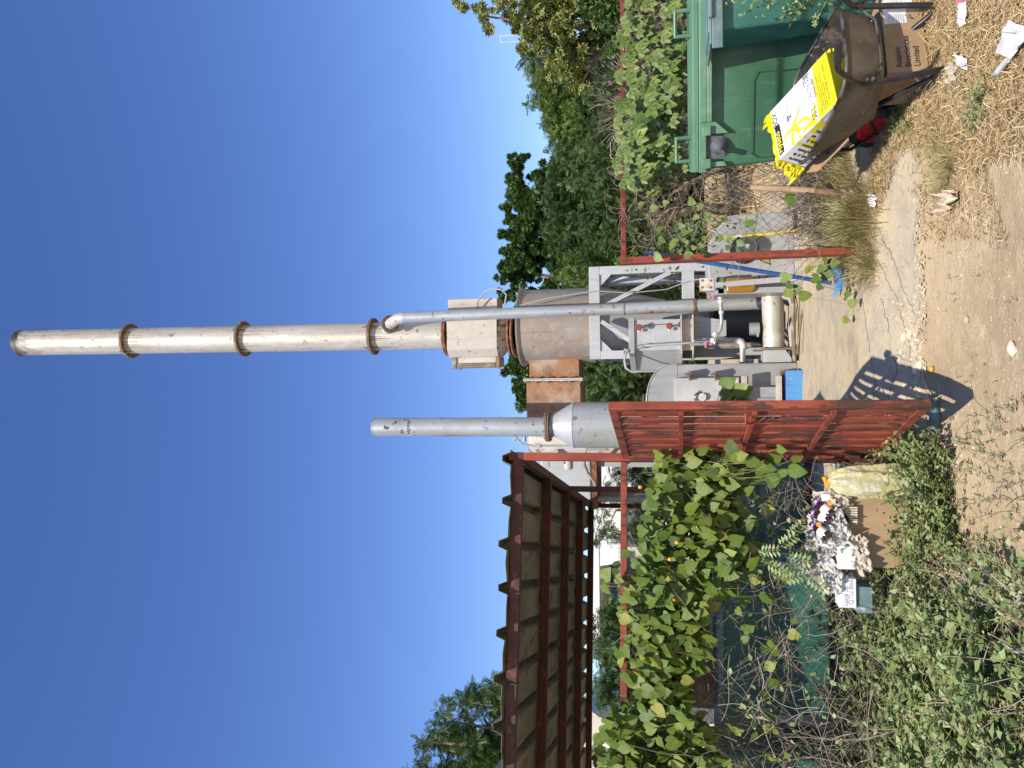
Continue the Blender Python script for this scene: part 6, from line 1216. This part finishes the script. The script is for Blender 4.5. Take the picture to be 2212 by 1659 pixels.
# right fence
vr = thing('palmate_vine', fpr(2, 1.5), 'vine with five-fingered pale green leaves over the right fence behind the green bin', 'vine')
def vleaf_r(n, poly, T, size, Yf_, **k):
    q = np.array([(x, y) for x, y, r in circles(poly, n, 1, 2, 99)]); p = []
    for x, y in q:
        # hit the right fence plane, then step towards the camera
        r = ray(x, y); t = ((RO_[0]-CAM[0])*RD[1]-(RO_[1]-CAM[1])*RD[0])/(r[0]*RD[1]-r[1]*RD[0]); p.append(CAM+r*t*rng.uniform(*Yf_))
    p = np.array(p); m = len(p)
    return scatter(T, p, np.stack([rng.normal(0, .3, m), -.5+rng.normal(0, .15, m), -.7+rng.normal(0, .2, m)], 1), np.stack([rng.normal(0, .2, m), -.6+rng.normal(0, .2, m), .75+rng.normal(0, .2, m)], 1), size*rng.uniform(.65, 1.2, m))
cloud('leaf_mass', [vleaf_r(210, [(1325, -30), (1330, 150), (1322, 380), (1340, 405), (1400, 390), (1445, 365), (1470, 330), (1450, 200), (1490, 100), (1490, -30)], T_PALM, .112, (.92, .985)), vleaf_r(70, [(1380, -30), (1390, 400), (1500, 400), (1500, -30)], T_PALM, .06, (.95, 1.0)),
    vleaf_r(30, [(1345, 405), (1330, 500), (1400, 560), (1500, 570), (1590, 540), (1640, 470), (1560, 400)], T_HEART, .06, (.97, .99)), vleaf_r(16, [(1400, 560), (1560, 560), (1650, 500), (1600, 450), (1450, 470)], T_HEART, .045, (.97, .99)), vleaf_r(3, [(1680, 400), (1700, 410), (1720, 440), (1680, 450)], T_PALM, .08, (.94, .98))], m_vleaf2, vr)['kind'] = 'stuff'
cloud('dry_stem', [tubes_np(curves(210, .05, 1.15, .5, 1.95, .5, (-.05, .12), .07, .01, 13, fp=fpr), rng.uniform(.0009, .0022, 210)), tubes_np(curves(620, 1.0, 3.4, 1.1, 1.9, .5, (-.15, .08), .07, .01, 11, fp=fpr), rng.uniform(.0012, .003, 620)), tubes_np(curves(50, .75, 1.2, .9, 1.8, .8, (-.02, .12), .04, .03, 14, .1, fp=fpr), rng.uniform(.002, .004, 50))], m_twig, vr)['kind'] = 'stuff'
n = 650; s = rng.uniform(.1, 3.4, n); off = rng.uniform(-.5, .05, n); p = np.stack([RO_[0]+RD[0]*s+RD[1]*off, RO_[1]+RD[1]*s-RD[0]*off, rng.uniform(1.0, 1.9, n)], 1)
cloud('small_leaf', [scatter(T_LEAF, p, unit(n)+np.array([0, -.2, -.3]), unit(n)+np.array([0, -.8, .8]), rng.uniform(.02, .055, n))], m_vleaf2, vr)['kind'] = 'stuff'
# sprig by the hinge of the furnace door, creepers at the right post foot
sg_ = thing('creeper_sprig', P(1590, 860, 5.4), 'fresh green vine sprig hanging past the gate edge in front of the furnace door', 'vine')
p = np.array([P(x, y, 4.7) for x, y in ((1560, 835), (1566, 848), (1558, 858), (1575, 862), (1585, 850), (1578, 870), (1565, 875), (1590, 868), (1598, 856), (1592, 880))]); m = len(p)
cloud('leaf', [scatter(T_HEART, p, unit(m)*.4+np.array([.1, -.3, -.7]), np.array([0, -.7, .7])+unit(m)*.3, rng.uniform(.06, .10, m))], m_vleaf2, sg_)
cloud('stem', [tubes_np(np.array([[gp(GL-.05, 1.35, .05)*(1-t)+q*t for t in np.linspace(0, 1, 6)] for q in p]), np.full(m, .0025))], m_stem, sg_)
cg = thing('trailing_creeper', P(1790, 600, 6.0), 'creeper trailing from the right gate post over the blue hoe blade', 'vine')
pts = [(1740, 585), (1755, 600), (1768, 580), (1775, 595), (1790, 572), (1700, 612), (1715, 625), (1688, 600), (1780, 565), (1765, 615), (1825, 640), (1822, 690), (1835, 660), (1728, 640), (1695, 632)]
p = np.array([G(x, y, .10 if x > 1800 else .3) if x > 1800 else P(x, y, 6.0) for x, y in pts]); m = len(p)
cloud('leaf', [scatter(T_PALM if 0 else T_HEART, p, unit(m)*.5+np.array([.1, -.5, -.5]), np.array([0, -.6, .8])+unit(m)*.3, rng.uniform(.05, .085, m))], m_vleaf, cg)
cloud('stem', [tubes_np(np.array([[p[i]*(1-t)+p[(i+1) % m]*t+np.array([0, 0, -.04])*math.sin(3.1*t) for t in np.linspace(0, 1, 6)] for i in range(m)]), np.full(m, .002))], m_stem, cg)

# ---- ground plants
def sample_ground(n, poly, dens=None, xr=(-4.5, 4.5), yr=(2.2, 7.5)):
    poly = np.array(poly, float); out = []
    while sum(len(o) for o in out) < n:
        x = rng.uniform(*xr, 20000); y = rng.uniform(*yr, 20000); z = gz(x, y); q = np.stack([x, y, z], 1); d = proj(q); k = inpoly(d, poly); out.append(q[k])
    return np.concatenate(out)[:n]
def weeds(base, h, nleaf, size, T=T_LEAF, lean=.35):
    n = len(base); h = np.broadcast_to(h, (n,))*rng.uniform(.5, 1.25, n); K = 6; t = np.linspace(0, 1, K); ln = rng.normal(0, lean, (n, 2)); cv = rng.normal(0, .25, (n, 2))
    C = np.zeros((n, K, 3)); C[:, :, 2] = h[:, None]*t*(1-.15*t); C[:, :, 0] = h[:, None]*(ln[:, :1]*t+cv[:, :1]*t*t); C[:, :, 1] = h[:, None]*(ln[:, 1:]*t+cv[:, 1:]*t*t); C += base[:, None]
    st = tubes_np(C, rng.uniform(.0012, .0026, n)*1.2)
    i = np.repeat(np.arange(n), nleaf); tt = rng.uniform(.15, 1.02, len(i)); f = np.clip(tt*(K-1), 0, K-1.001); a = f.astype(int); fr = (f-a)[:, None]; p = C[i, a]*(1-fr)+C[i, np.minimum(a+1, K-1)]*fr
    az = rng.uniform(0, 2*math.pi, len(i)); dr = np.stack([np.cos(az), np.sin(az), rng.normal(.25, .35, len(i))], 1); nm = np.stack([rng.normal(0, .35, len(i)), rng.normal(-.15, .35, len(i)), np.ones(len(i))], 1)
    lv_ = scatter(T, p+dr*.004, dr, nm, size*rng.uniform(.45, 1.25, len(i))*(1.15-.45*tt)); return st, lv_
PW = [(1850, 985), (1935, 968), (2000, 925), (2045, 925), (2070, 1010), (2060, 1100), (2090, 1190), (2150, 1230), (2300, 1280), (2500, 1400), (2500, 2100), (1700, 2100), (1760, 1500), (1800, 1330), (1830, 1240), (1890, 1230), (1890, 1080)]
wd = tagit(thing('weed_patch', (-1.5, 4, 0), 'dense leafy weeds filling the ground from the rubbish pile to the left corner', 'weeds'), kind='stuff')
bs = sample_ground(1900, PW, xr=(-4.5, .6), yr=(1.7, 6.2)); bs[:, :2] += rng.normal(0, .07, (len(bs), 2)); s_, l_ = weeds(bs, .21, 22, .052); 
bs2 = sample_ground(650, [(1800, 1350), (1950, 1330), (2300, 1380), (2500, 2100), (1700, 2100)], xr=(-4.5, -.3), yr=(1.7, 6.0)); s2, l2 = weeds(bs2, .40, 24, .078)
bs3 = sample_ground(950, [(1975, 960), (2045, 960), (2065, 1200), (2080, 1330), (1975, 1330)], xr=(-2.5, .2), yr=(3.0, 6)); bs3[:, :2] += rng.normal(0, .11, (len(bs3), 2)); bs3 = bs3[rng.uniform(0, 1, len(bs3)) < .45+.5*np.sin(bs3[:, 0]*9+1)*np.sin(bs3[:, 1]*8)]; s3, l3_ = weeds(bs3, .33, 17, .046, lean=.55)
cloud('leafy_weed', [l_, l2, l3_], m_weed, wd)['kind'] = 'stuff'; sx, lx = weeds(sample_ground(1500, PW, xr=(-4.5, .6), yr=(1.7, 6.2)), .30, 5, .03); cloud('dry_weed_stem', [sx], m_twig, wd)['kind'] = 'stuff'; cloud('pale_leaf', [lx], m_grass, wd)['kind'] = 'stuff'
cloud('weed_stem', [s_, s2, s3], m_stem, wd)['kind'] = 'stuff'
n = 9000; bs = sample_ground(n, PW, xr=(-4.5, .6), yr=(1.7, 6.2)); az = rng.uniform(0, 6.28, n)
cloud('dead_litter', [scatter(([(-.02,0,0), (.02,0,0), (.015,1,.0), (-.015,1,0)], [(0,1,2,3)]), bs+np.array([0, 0, .01]), np.stack([np.cos(az), np.sin(az), rng.normal(.1, .3, n)], 1), unit(n)*.3+np.array([0, 0, 1]), rng.uniform(.03, .16, n))], m_twig, wd)['kind'] = 'stuff'
# tall spikes of weeds near the camera
tall = []
for k, (x, y, lab_) in enumerate(((2150, 1440, 'tall spiked weed a third of the way in from the lower left corner'), (2190, 1580, 'tall spiked weed nearest the lower left corner'), (2100, 1350, 'tall spiked weed closest to the bare dirt'), (2050, 1600, 'tall spiked weed by the left edge below the fence'), (2240, 1500, 'tall spiked weed nearest the camera'), (2010, 1480, 'tall spiked weed farthest back, before the dry stems'))):
    q = G(x, y); h = rng.uniform(.30, .48); t_ = thing('tall_weed', q, lab_, 'weed', 'tall flowering weeds near the camera')
    ax_ = np.array([rng.normal(0, .12), rng.normal(-.03, .1), 1]); C = [q+ax_*h*t for t in np.linspace(0, 1, 6)]; arcs = []
    for a in range(5):
        b0 = q+ax_*h*rng.uniform(.35, 1); an = rng.uniform(0, 6.28); l_2 = rng.uniform(.12, .24); arcs.append([b0+np.array([math.cos(an)*l_2*t, math.sin(an)*l_2*t*.7, l_2*(.9*t-1.1*t*t)]) for t in np.linspace(0, 1, 8)])
    cloud('stem', [tubes_np(np.array([C]), np.array([.0045])), tubes_np(np.array(arcs), np.full(5, .0022))], m_stem, t_)
    p = np.array([c for ar in arcs for c in ar[2:]]); p = np.repeat(p, 3, 0)+rng.normal(0, .004, (len(p)*3, 3)); m = len(p); cloud('flower_spike', [scatter(T_QUAD, p, unit(m)+np.array([0, 0, -.5]), unit(m), .016)], m_grass, t_)
    m = 16; hh = rng.uniform(.1, 1, m); p = q+ax_*h*hh[:, None]; az = rng.uniform(0, 6.28, m); cloud('leaf', [scatter(T_LEAF, p, np.stack([np.cos(az), np.sin(az), rng.normal(.1, .3, m)], 1), unit(m)*.3+np.array([0, -.2, 1]), rng.uniform(.06, .12, m)*(1.2-.5*hh))], m_weed, t_)
    tall.append(t_)
# sparse seedlings on the dirt
ss = tagit(thing('seedling_scatter', (-.3, 4, 0), 'sparse small seedlings and dry stalks scattered on the bare dirt', 'seedlings'), kind='stuff')
bs = sample_ground(150, [(2050, 900), (2230, 840), (2300, 1350), (2120, 1260), (2060, 1150)], xr=(-2, 1), yr=(2.8, 5.2)); s_, l_ = weeds(bs, rng.uniform(.02, .15, len(bs)), 6, .022); b4 = sample_ground(30, [(2000, 560), (2230, 400), (2250, 900), (2050, 900)], xr=(-1, 2.5), yr=(2.8, 5.2)); s4, l4 = weeds(b4, .03, 4, .012)
cloud('seedling_leaf', [l_, l4], m_weed, ss)['kind'] = 'stuff'; cloud('seedling_stem', [s_, s4], m_twig, ss)['kind'] = 'stuff'
# straw
PS = [(1990, -300), (1978, 40), (1990, 120), (1985, 190), (1960, 215), (1925, 245), (1890, 300), (1878, 420), (1900, 470), (1935, 380), (1950, 330), (1985, 310), (2070, 320), (2100, 380), (2140, 350), (2230, 330), (2500, 300), (2500, -300)]
def straw(n, poly, L0, L1, w, up, **kw):
    b = sample_ground(n, poly, **kw); az = rng.uniform(0, 6.28, n); L_ = rng.uniform(L0, L1, n); b[:, 2] += rng.uniform(.004, .035, n)
    return scatter(([(-w,0,0), (w,0,0), (w,.5,.05), (-w,.5,.05), (w*.6,1,-.02), (-w*.6,1,-.02)], [(0,1,2,3), (3,2,4,5)]), b, np.stack([np.cos(az), np.sin(az), rng.normal(0, up, n)], 1), unit(n)*.35+np.array([0, 0, 1]), L_)
stw = tagit(thing('straw_litter', (1.5, 4, 0), 'thick layer of dry golden straw on the ground in the right foreground', 'straw'), kind='stuff')
cloud('straw_bed', [straw(50000, PS, .02, .065, .038, .30, xr=(.3, 5), yr=(1.8, 7)), straw(5000, PS, .05, .13, .014, .32, xr=(.3, 5), yr=(1.8, 7)), straw(1500, [(1950, 300), (2120, 300), (2180, 520), (2000, 520)], .03, .08, .03, .2, xr=(0, 4), yr=(2.5, 6)), straw(2500, [(1760, 380), (1870, 430), (1900, 500), (1880, 600), (1850, 640), (1800, 560), (1740, 420)], .04, .10, .03, .3, xr=(0, 4), yr=(4.5, 8))], m_straw, stw)['kind'] = 'stuff'
# grass tufts
def tuft(centers, nb_, L0, L1, spread, mt, name, label, w=.022, group=None, lean=.55):
    c = np.repeat(np.array(centers), nb_, 0); n = len(c); az = rng.uniform(0, 6.28, n); r = np.abs(rng.normal(0, spread, n)); b = c+np.stack([np.cos(az)*r, np.sin(az)*r, 0*r], 1); b[:, 2] = gz(b[:, 0], b[:, 1])
    k = np.abs(rng.normal(lean, .3, n)); d = np.stack([np.cos(az)*k, np.sin(az)*k, np.ones(n)], 1); nm = np.stack([-np.cos(az), -np.sin(az), k], 1)
    T = ([(-w,0,0), (w,0,0), (w*.9,.4,.03), (-w*.9,.4,.03), (w*.6,.75,-.06), (-w*.6,.75,-.06), (w*.1,1,-.25), (-w*.1,1,-.25)], [(0,1,2,3), (3,2,4,5), (5,4,6,7)])
    t = thing(name, centers[0], label, 'grass', group); cloud('blade', [scatter(T, b, d, nm, rng.uniform(L0, L1, n))], mt, t)['kind'] = 'stuff'; return t
tuft([G(x, y) for x, y in ((1815, 410), (1840, 450), (1865, 470), (1862, 500), (1850, 530), (1830, 480), (1868, 440), (1835, 545), (1880, 480), (1820, 440))], 380, .10, .32, .13, m_grass, 'grass_clump', 'large half-dry grass clump between the wooden stake and the right gate post', .009)
tuft([G(x, y) for x, y in ((1830, 380), (1835, 350), (1850, 400), (1815, 370))], 280, .08, .26, .14, m_grass, 'grass_clump', 'half-dry grass clump between the wooden stake and the barrow nose', .009, lean=.8)
tuft([G(x, y) for x, y in ((2025, 300), (2045, 340), (2055, 370), (2040, 390), (2065, 335))], 260, .04, .14, .08, m_grass, 'grass_clump', 'low green grass clump at the edge of the straw beside pale scraps', .010, lean=1.0)
tuft([G(1888, 548), G(1878, 572), G(1892, 585)], 170, .08, .24, .07, m_grass, 'grass_clump', 'dry grass tuft around the foot of the right gate post', .009, lean=.7)
tuft([G(1930, 250), G(1960, 225), G(1945, 262)], 60, .05, .12, .05, m_grass, 'grass_clump', 'small grass sprig on the slab edge in front of the barrow wheel', .016)
for k, (pts, lab_) in enumerate((([(1950, 255), (1962, 235), (1945, 240), (1975, 262)], 'small leafy weed in front of the red barrow wheel'), ([(2120, 240), (2128, 250)], 'small wilted green weed alone on the straw'), ([(2135, 215), (2140, 200)], 'faded grey-green weed lying on the straw'), ([(1985, 25), (1990, 50), (1975, 40)], 'small leafy weed beside the right barrow foot'))):
    t = thing('small_weed', G(*pts[0]), lab_, 'weed'); b = np.repeat(np.array([G(*q) for q in pts]), 6, 0)+rng.normal(0, .03, (6*len(pts), 3))*np.array([1, 1, 0]); a1, a2 = weeds(b, .10, 14, .026); cloud('leaf', [a2], m_weed, t); cloud('stem', [a1], m_stem, t)
t = thing('leafy_branch', P(1900, -60, 5.0), 'leafy stems rising at the right edge in front of the teal bin', 'plant'); C = []; LP = []
for (x, y) in ((1600, 35), (1570, 5), (1640, 40), (1680, 45), (1720, 30), (1700, 50), (1660, 10), (1740, 20), (1610, 0), (1755, 55)):
    a = P(1960, -90, 5.15); b = P(x, y, 5.2+rng.uniform(-.08, .08)); c = [(a*(1-t_)+b*t_)+np.array([.12, 0, .04])*math.sin(3.14*t_) for t_ in np.linspace(0, 1, 9)]; C.append(c); c = np.array(c)
    for u in rng.uniform(.35, 1.0, 60): f = u*8; i = min(int(f), 7); LP.append(c[i]*(1-(f-i))+c[i+1]*(f-i)+rng.normal(0, .012, 3))
LP = np.array(LP); m = len(LP); cloud('stem', [tubes_np(np.array(C), np.full(len(C), .003))], m_stem, t); cloud('leaf', [scatter(T_LEAF, LP, unit(m)+np.array([0, 0, .3]), unit(m)*.5+np.array([0, -.3, 1]), rng.uniform(.02, .042, m))], m_weed, t)
# dry grass bank behind the right fence and under the trees
bk = tagit(thing('dry_bank', (3, 9, .2), 'dry brown undergrowth on the bank behind the right fence', 'undergrowth'), kind='stuff'); n = 9000
n = 16000; x = rng.uniform(1.0, 12, n); y = 7.2+18*rng.uniform(0, 1, n)**1.8; k = ~((x < 2.3) & (y < 10.5)); x, y = x[k], y[k]; n = len(x); az = rng.uniform(0, 6.28, n)
cloud('dry_blade', [scatter(([(-.014,0,0), (.014,0,0), (.01,.5,.03), (-.01,.5,.03), (.004,1,-.1), (-.004,1,-.1)], [(0,1,2,3), (3,2,4,5)]), np.stack([x, y, gz(x, y)-.01], 1), np.stack([np.cos(az)*.6, np.sin(az)*.6, np.ones(n)], 1), np.stack([-np.cos(az), -np.sin(az), 0*az+.5], 1), rng.uniform(.10, .42, n)*(1+(y-8)*.05))], m_straw, bk)['kind'] = 'stuff'
n = 1500; s = rng.uniform(.9, 4, n); off = -rng.uniform(.15, 1.0, n); b = np.stack([RO_[0]+RD[0]*s+RD[1]*off, RO_[1]+RD[1]*s-RD[0]*off, .2+0*s], 1); a1, a2 = weeds(b, .38, 5, .03); cloud('dry_stalk', [a1], m_twig, bk)['kind'] = 'stuff'; cloud('dry_leaf', [a2], m_grass, bk)['kind'] = 'stuff'
# pebbles
n = 2200; b = sample_ground(n, [(1880, 480), (1985, 380), (2060, 300), (2500, 300), (2500, 1400), (2060, 1250), (2000, 940), (1900, 880)], xr=(-2.5, 3), yr=(2.0, 6)); 
dr = proj(b); keep = (rng.uniform(0, 1, n) < np.clip((dr[:, 0]-1960)/130, .08, 1)); b = b[keep]; n = len(b)
T_ST = ([(-.5,-.5,0), (.5,-.45,0), (.5,.5,0), (-.45,.5,0), (-.3,-.3,.55), (.32,-.25,.5), (.3,.33,.6), (-.3,.3,.5)], [(4,5,6,7), (0,1,5,4), (1,2,6,5), (2,3,7,6), (3,0,4,7)])
az = rng.uniform(0, 6.28, n); sz_ = rng.uniform(.003, .009, n)*np.where(rng.uniform(0, 1, n) > .95, 2.3, 1)
nr = 520; br = np.concatenate([sample_ground(nr//2, [(1930, 640), (1985, 650), (1998, 830), (1950, 845)], xr=(-.8, 2), yr=(4.5, 6.2)), sample_ground(nr//2, [(1975, 380), (1998, 380), (2006, 860), (1984, 860)], xr=(-1, 2.5), yr=(4.5, 6.2))]); br[:, 2] += .012
b = np.concatenate([b, br]); n = len(b); az = rng.uniform(0, 6.28, n); sz_ = np.concatenate([sz_, rng.uniform(.004, .018, len(br))])
pb_ = tagit(thing('pebble_scatter', (0, 4, 0), 'small stones and grit scattered over the bare dirt', 'pebbles'), kind='stuff'); cloud('pebble', [scatter(T_ST, b-np.array([0, 0, .001]), np.stack([np.cos(az), np.sin(az), 0*az], 1), unit(n)*.12+np.array([0, 0, 1.]), sz_)], m_stone, pb_, smooth=False)['kind'] = 'stuff'
for o_, (x, y) in enumerate(((1944, 708), (1955, 730), (1968, 722), (1990, 790), (1980, 800), (2190, 752))):
    q = G(x, y); blob(q+np.array([0, 0, .008]), (.035, .03, .018), 60+o_, m_stone if o_ else m_conc, 'stone', None, .3, (9, 6))
    st_ = [k for k in bpy.data.objects if k.name.startswith('stone')][-1]
names = ['broken concrete lump on the crack right of centre', 'loose concrete chip just beyond the broken lump', 'loose chip on the near side of the crack', 'pale stone beside the gate shadow', 'pale stone touching the white-stained crack', 'larger stone at the bottom edge in the dirt']
for k, o_ in enumerate(sorted([k for k in bpy.data.objects if k.name.startswith('stone')], key=lambda a: a.name)): tagit(o_, names[k], 'stone')

# ---- litter
def flatsheet(name, pts, mt, label, cat, seed, amp=.006, lift=.02, n=7):
    a, b, c_, d = [np.array(G(*q)) for q in pts]; rr = np.random.default_rng(seed); V = []
    for j in range(n+1):
        for i in range(n+1):
            u, v = i/n, j/n; p = (a*(1-u)+b*u)*(1-v)+(d*(1-u)+c_*u)*v; V.append((p[0]+rr.normal()*amp*.5, p[1]+rr.normal()*amp*.5, float(gz(p[0], p[1]))+lift+abs(rr.normal())*amp*2.5))
    o = MB().add(V, [(j*(n+1)+i, j*(n+1)+i+1, (j+1)*(n+1)+i+1, (j+1)*(n+1)+i) for j in range(n) for i in range(n)]).build(name, mt, None, smooth=False); so = o.modifiers.new('t', 'SOLIDIFY'); so.thickness = .0015; return tagit(o, label, cat)
flatsheet('paper_sheet', [(2176, 110), (2212, 125), (2260, 60), (2205, 40)], m_paper, 'clean white paper on the straw at the bottom right corner', 'paper', 1, .002, .05)
flatsheet('paper_strip', [(2092, 55), (2106, 50), (2104, -20), (2084, -20)], m_paper, 'white paper strip with a pink mark at the right edge', 'paper', 2, .003, .04)
flatsheet('pink_mark', [(2087, 5), (2105, 2), (2104, -10), (2087, -8)], m_pink, 'pink patch lying on the white paper strip', 'paper', 3, .001, .052)
flatsheet('paper_scrap', [(2085, 110), (2108, 125), (2110, 150), (2088, 135)], m_paper, 'torn white scrap in the middle of the straw', 'paper', 4, .006, .04)
flatsheet('plastic_scrap', [(2062, 140), (2084, 130), (2082, 170), (2064, 178)], m_cardg, 'brown-white plastic scrap beside the torn white one', 'plastic', 5, .006, .03)
flatsheet('cardboard_scrap', [(2046, 418), (2074, 408), (2084, 432), (2058, 458)], m_peel, 'crumpled pale scrap at the tip of the low grass clump', 'scrap', 6, .012, .02)
flatsheet('paper_scrap', [(1898, 416), (1906, 425), (1904, 450), (1893, 438)], m_paper, 'pointed white scrap on dry grass near the wooden stake', 'paper', 7, .008, .03)
flatsheet('paper_scrap', [(1958, 1010), (1972, 1008), (1974, 1024), (1960, 1026)], m_paper, 'crumpled white tissue among weeds left of the gate', 'paper', 8, .008, .06)
flatsheet('paper_scrap', [(2056, 1150), (2066, 1152), (2068, 1164), (2056, 1162)], m_paper, 'small white tissue at the weed edge', 'paper', 9, .006, .04)
flatsheet('dry_leaf', [(1858, 560), (1872, 556), (1876, 572), (1862, 578)], m_peel, 'curled tan leaf at the foot of the right gate post', 'leaf', 10, .008, .02)
o = blob(G(2018, 797)+np.array([0, 0, .015]), (.018, .018, .014), 77, m_orangef, 'fallen_fruit', None, .1); tagit(o, 'single orange fruit fallen beyond the gate shadow', 'fruit')
o = blob(G(2092, 690)+np.array([0, 0, .01]), (.02, .02, .012), 78, m_peel, 'fallen_fruit', None, .25); tagit(o, 'shrivelled yellow fruit alone on the dirt', 'fruit')
t = thing('vial', G(2190, 145), 'small clear glass vial lying on the straw at the right', 'vial'); a = G(2182, 152)+np.array([0, 0, .05]); b = G(2202, 128)+np.array([0, 0, .05]); mb = MB(); mb.tube([a, b], .014, 14); mb.build('glass', m_sealw, t); mb = MB(); d = (a-b)/np.linalg.norm(a-b); mb.tube([a+d*.001, a+d*.018], .016, 14); mb.build('cap', m_gink, t)
t = thing('crushed_bottle', G(2028, 900), 'flattened pale blue plastic bottle under the near foot of the gate', 'bottle'); mb = MB(); pts = [G(2022, 868), G(2030, 880), G(2034, 900), G(2030, 925)]; mb.tube([q+np.array([0, 0, .035]) for q in pts], [.012, .03, .032, .028], 10); mb.build('bottle_body', m_tealg, t)
for k, (x, y, lab_) in enumerate(((1995, 655, 'thin curled twig on the concrete right of centre'), (1990, 690, 'thin twig on the concrete beside the gate shadow'), (2150, 480, 'bent dry twig at the bottom edge of the dirt'))):
    a = G(x, y); d = rng.normal(0, 1, 3)*np.array([1, 1, 0]); d /= np.linalg.norm(d); mb = MB(); mb.tube([a+d*.03*i+np.array([.01*math.sin(i), .012*math.cos(i*1.3), .018]) for i in range(6)], .0022, 5); tagit(mb.build('twig', m_twig), lab_, 'twig')
# distant ground vegetation closing the horizon
fw_ = tagit(thing('distant_wood', (0, 34, 0), 'far belt of dark woodland closing the horizon', 'woodland'), kind='stuff')
L = []
for i in range(110):
    c = np.array([-26+52*(i % 55)/54+rng.normal(0, .5), 34+rng.uniform(-2, 4), rng.uniform(.3, 3.4)]); L.append((c, rng.uniform(1.5, 2.2)))
cloud('foliage', crown(L, T_ROS, .42, 60), m_tfdark, fw_)['kind'] = 'stuff'
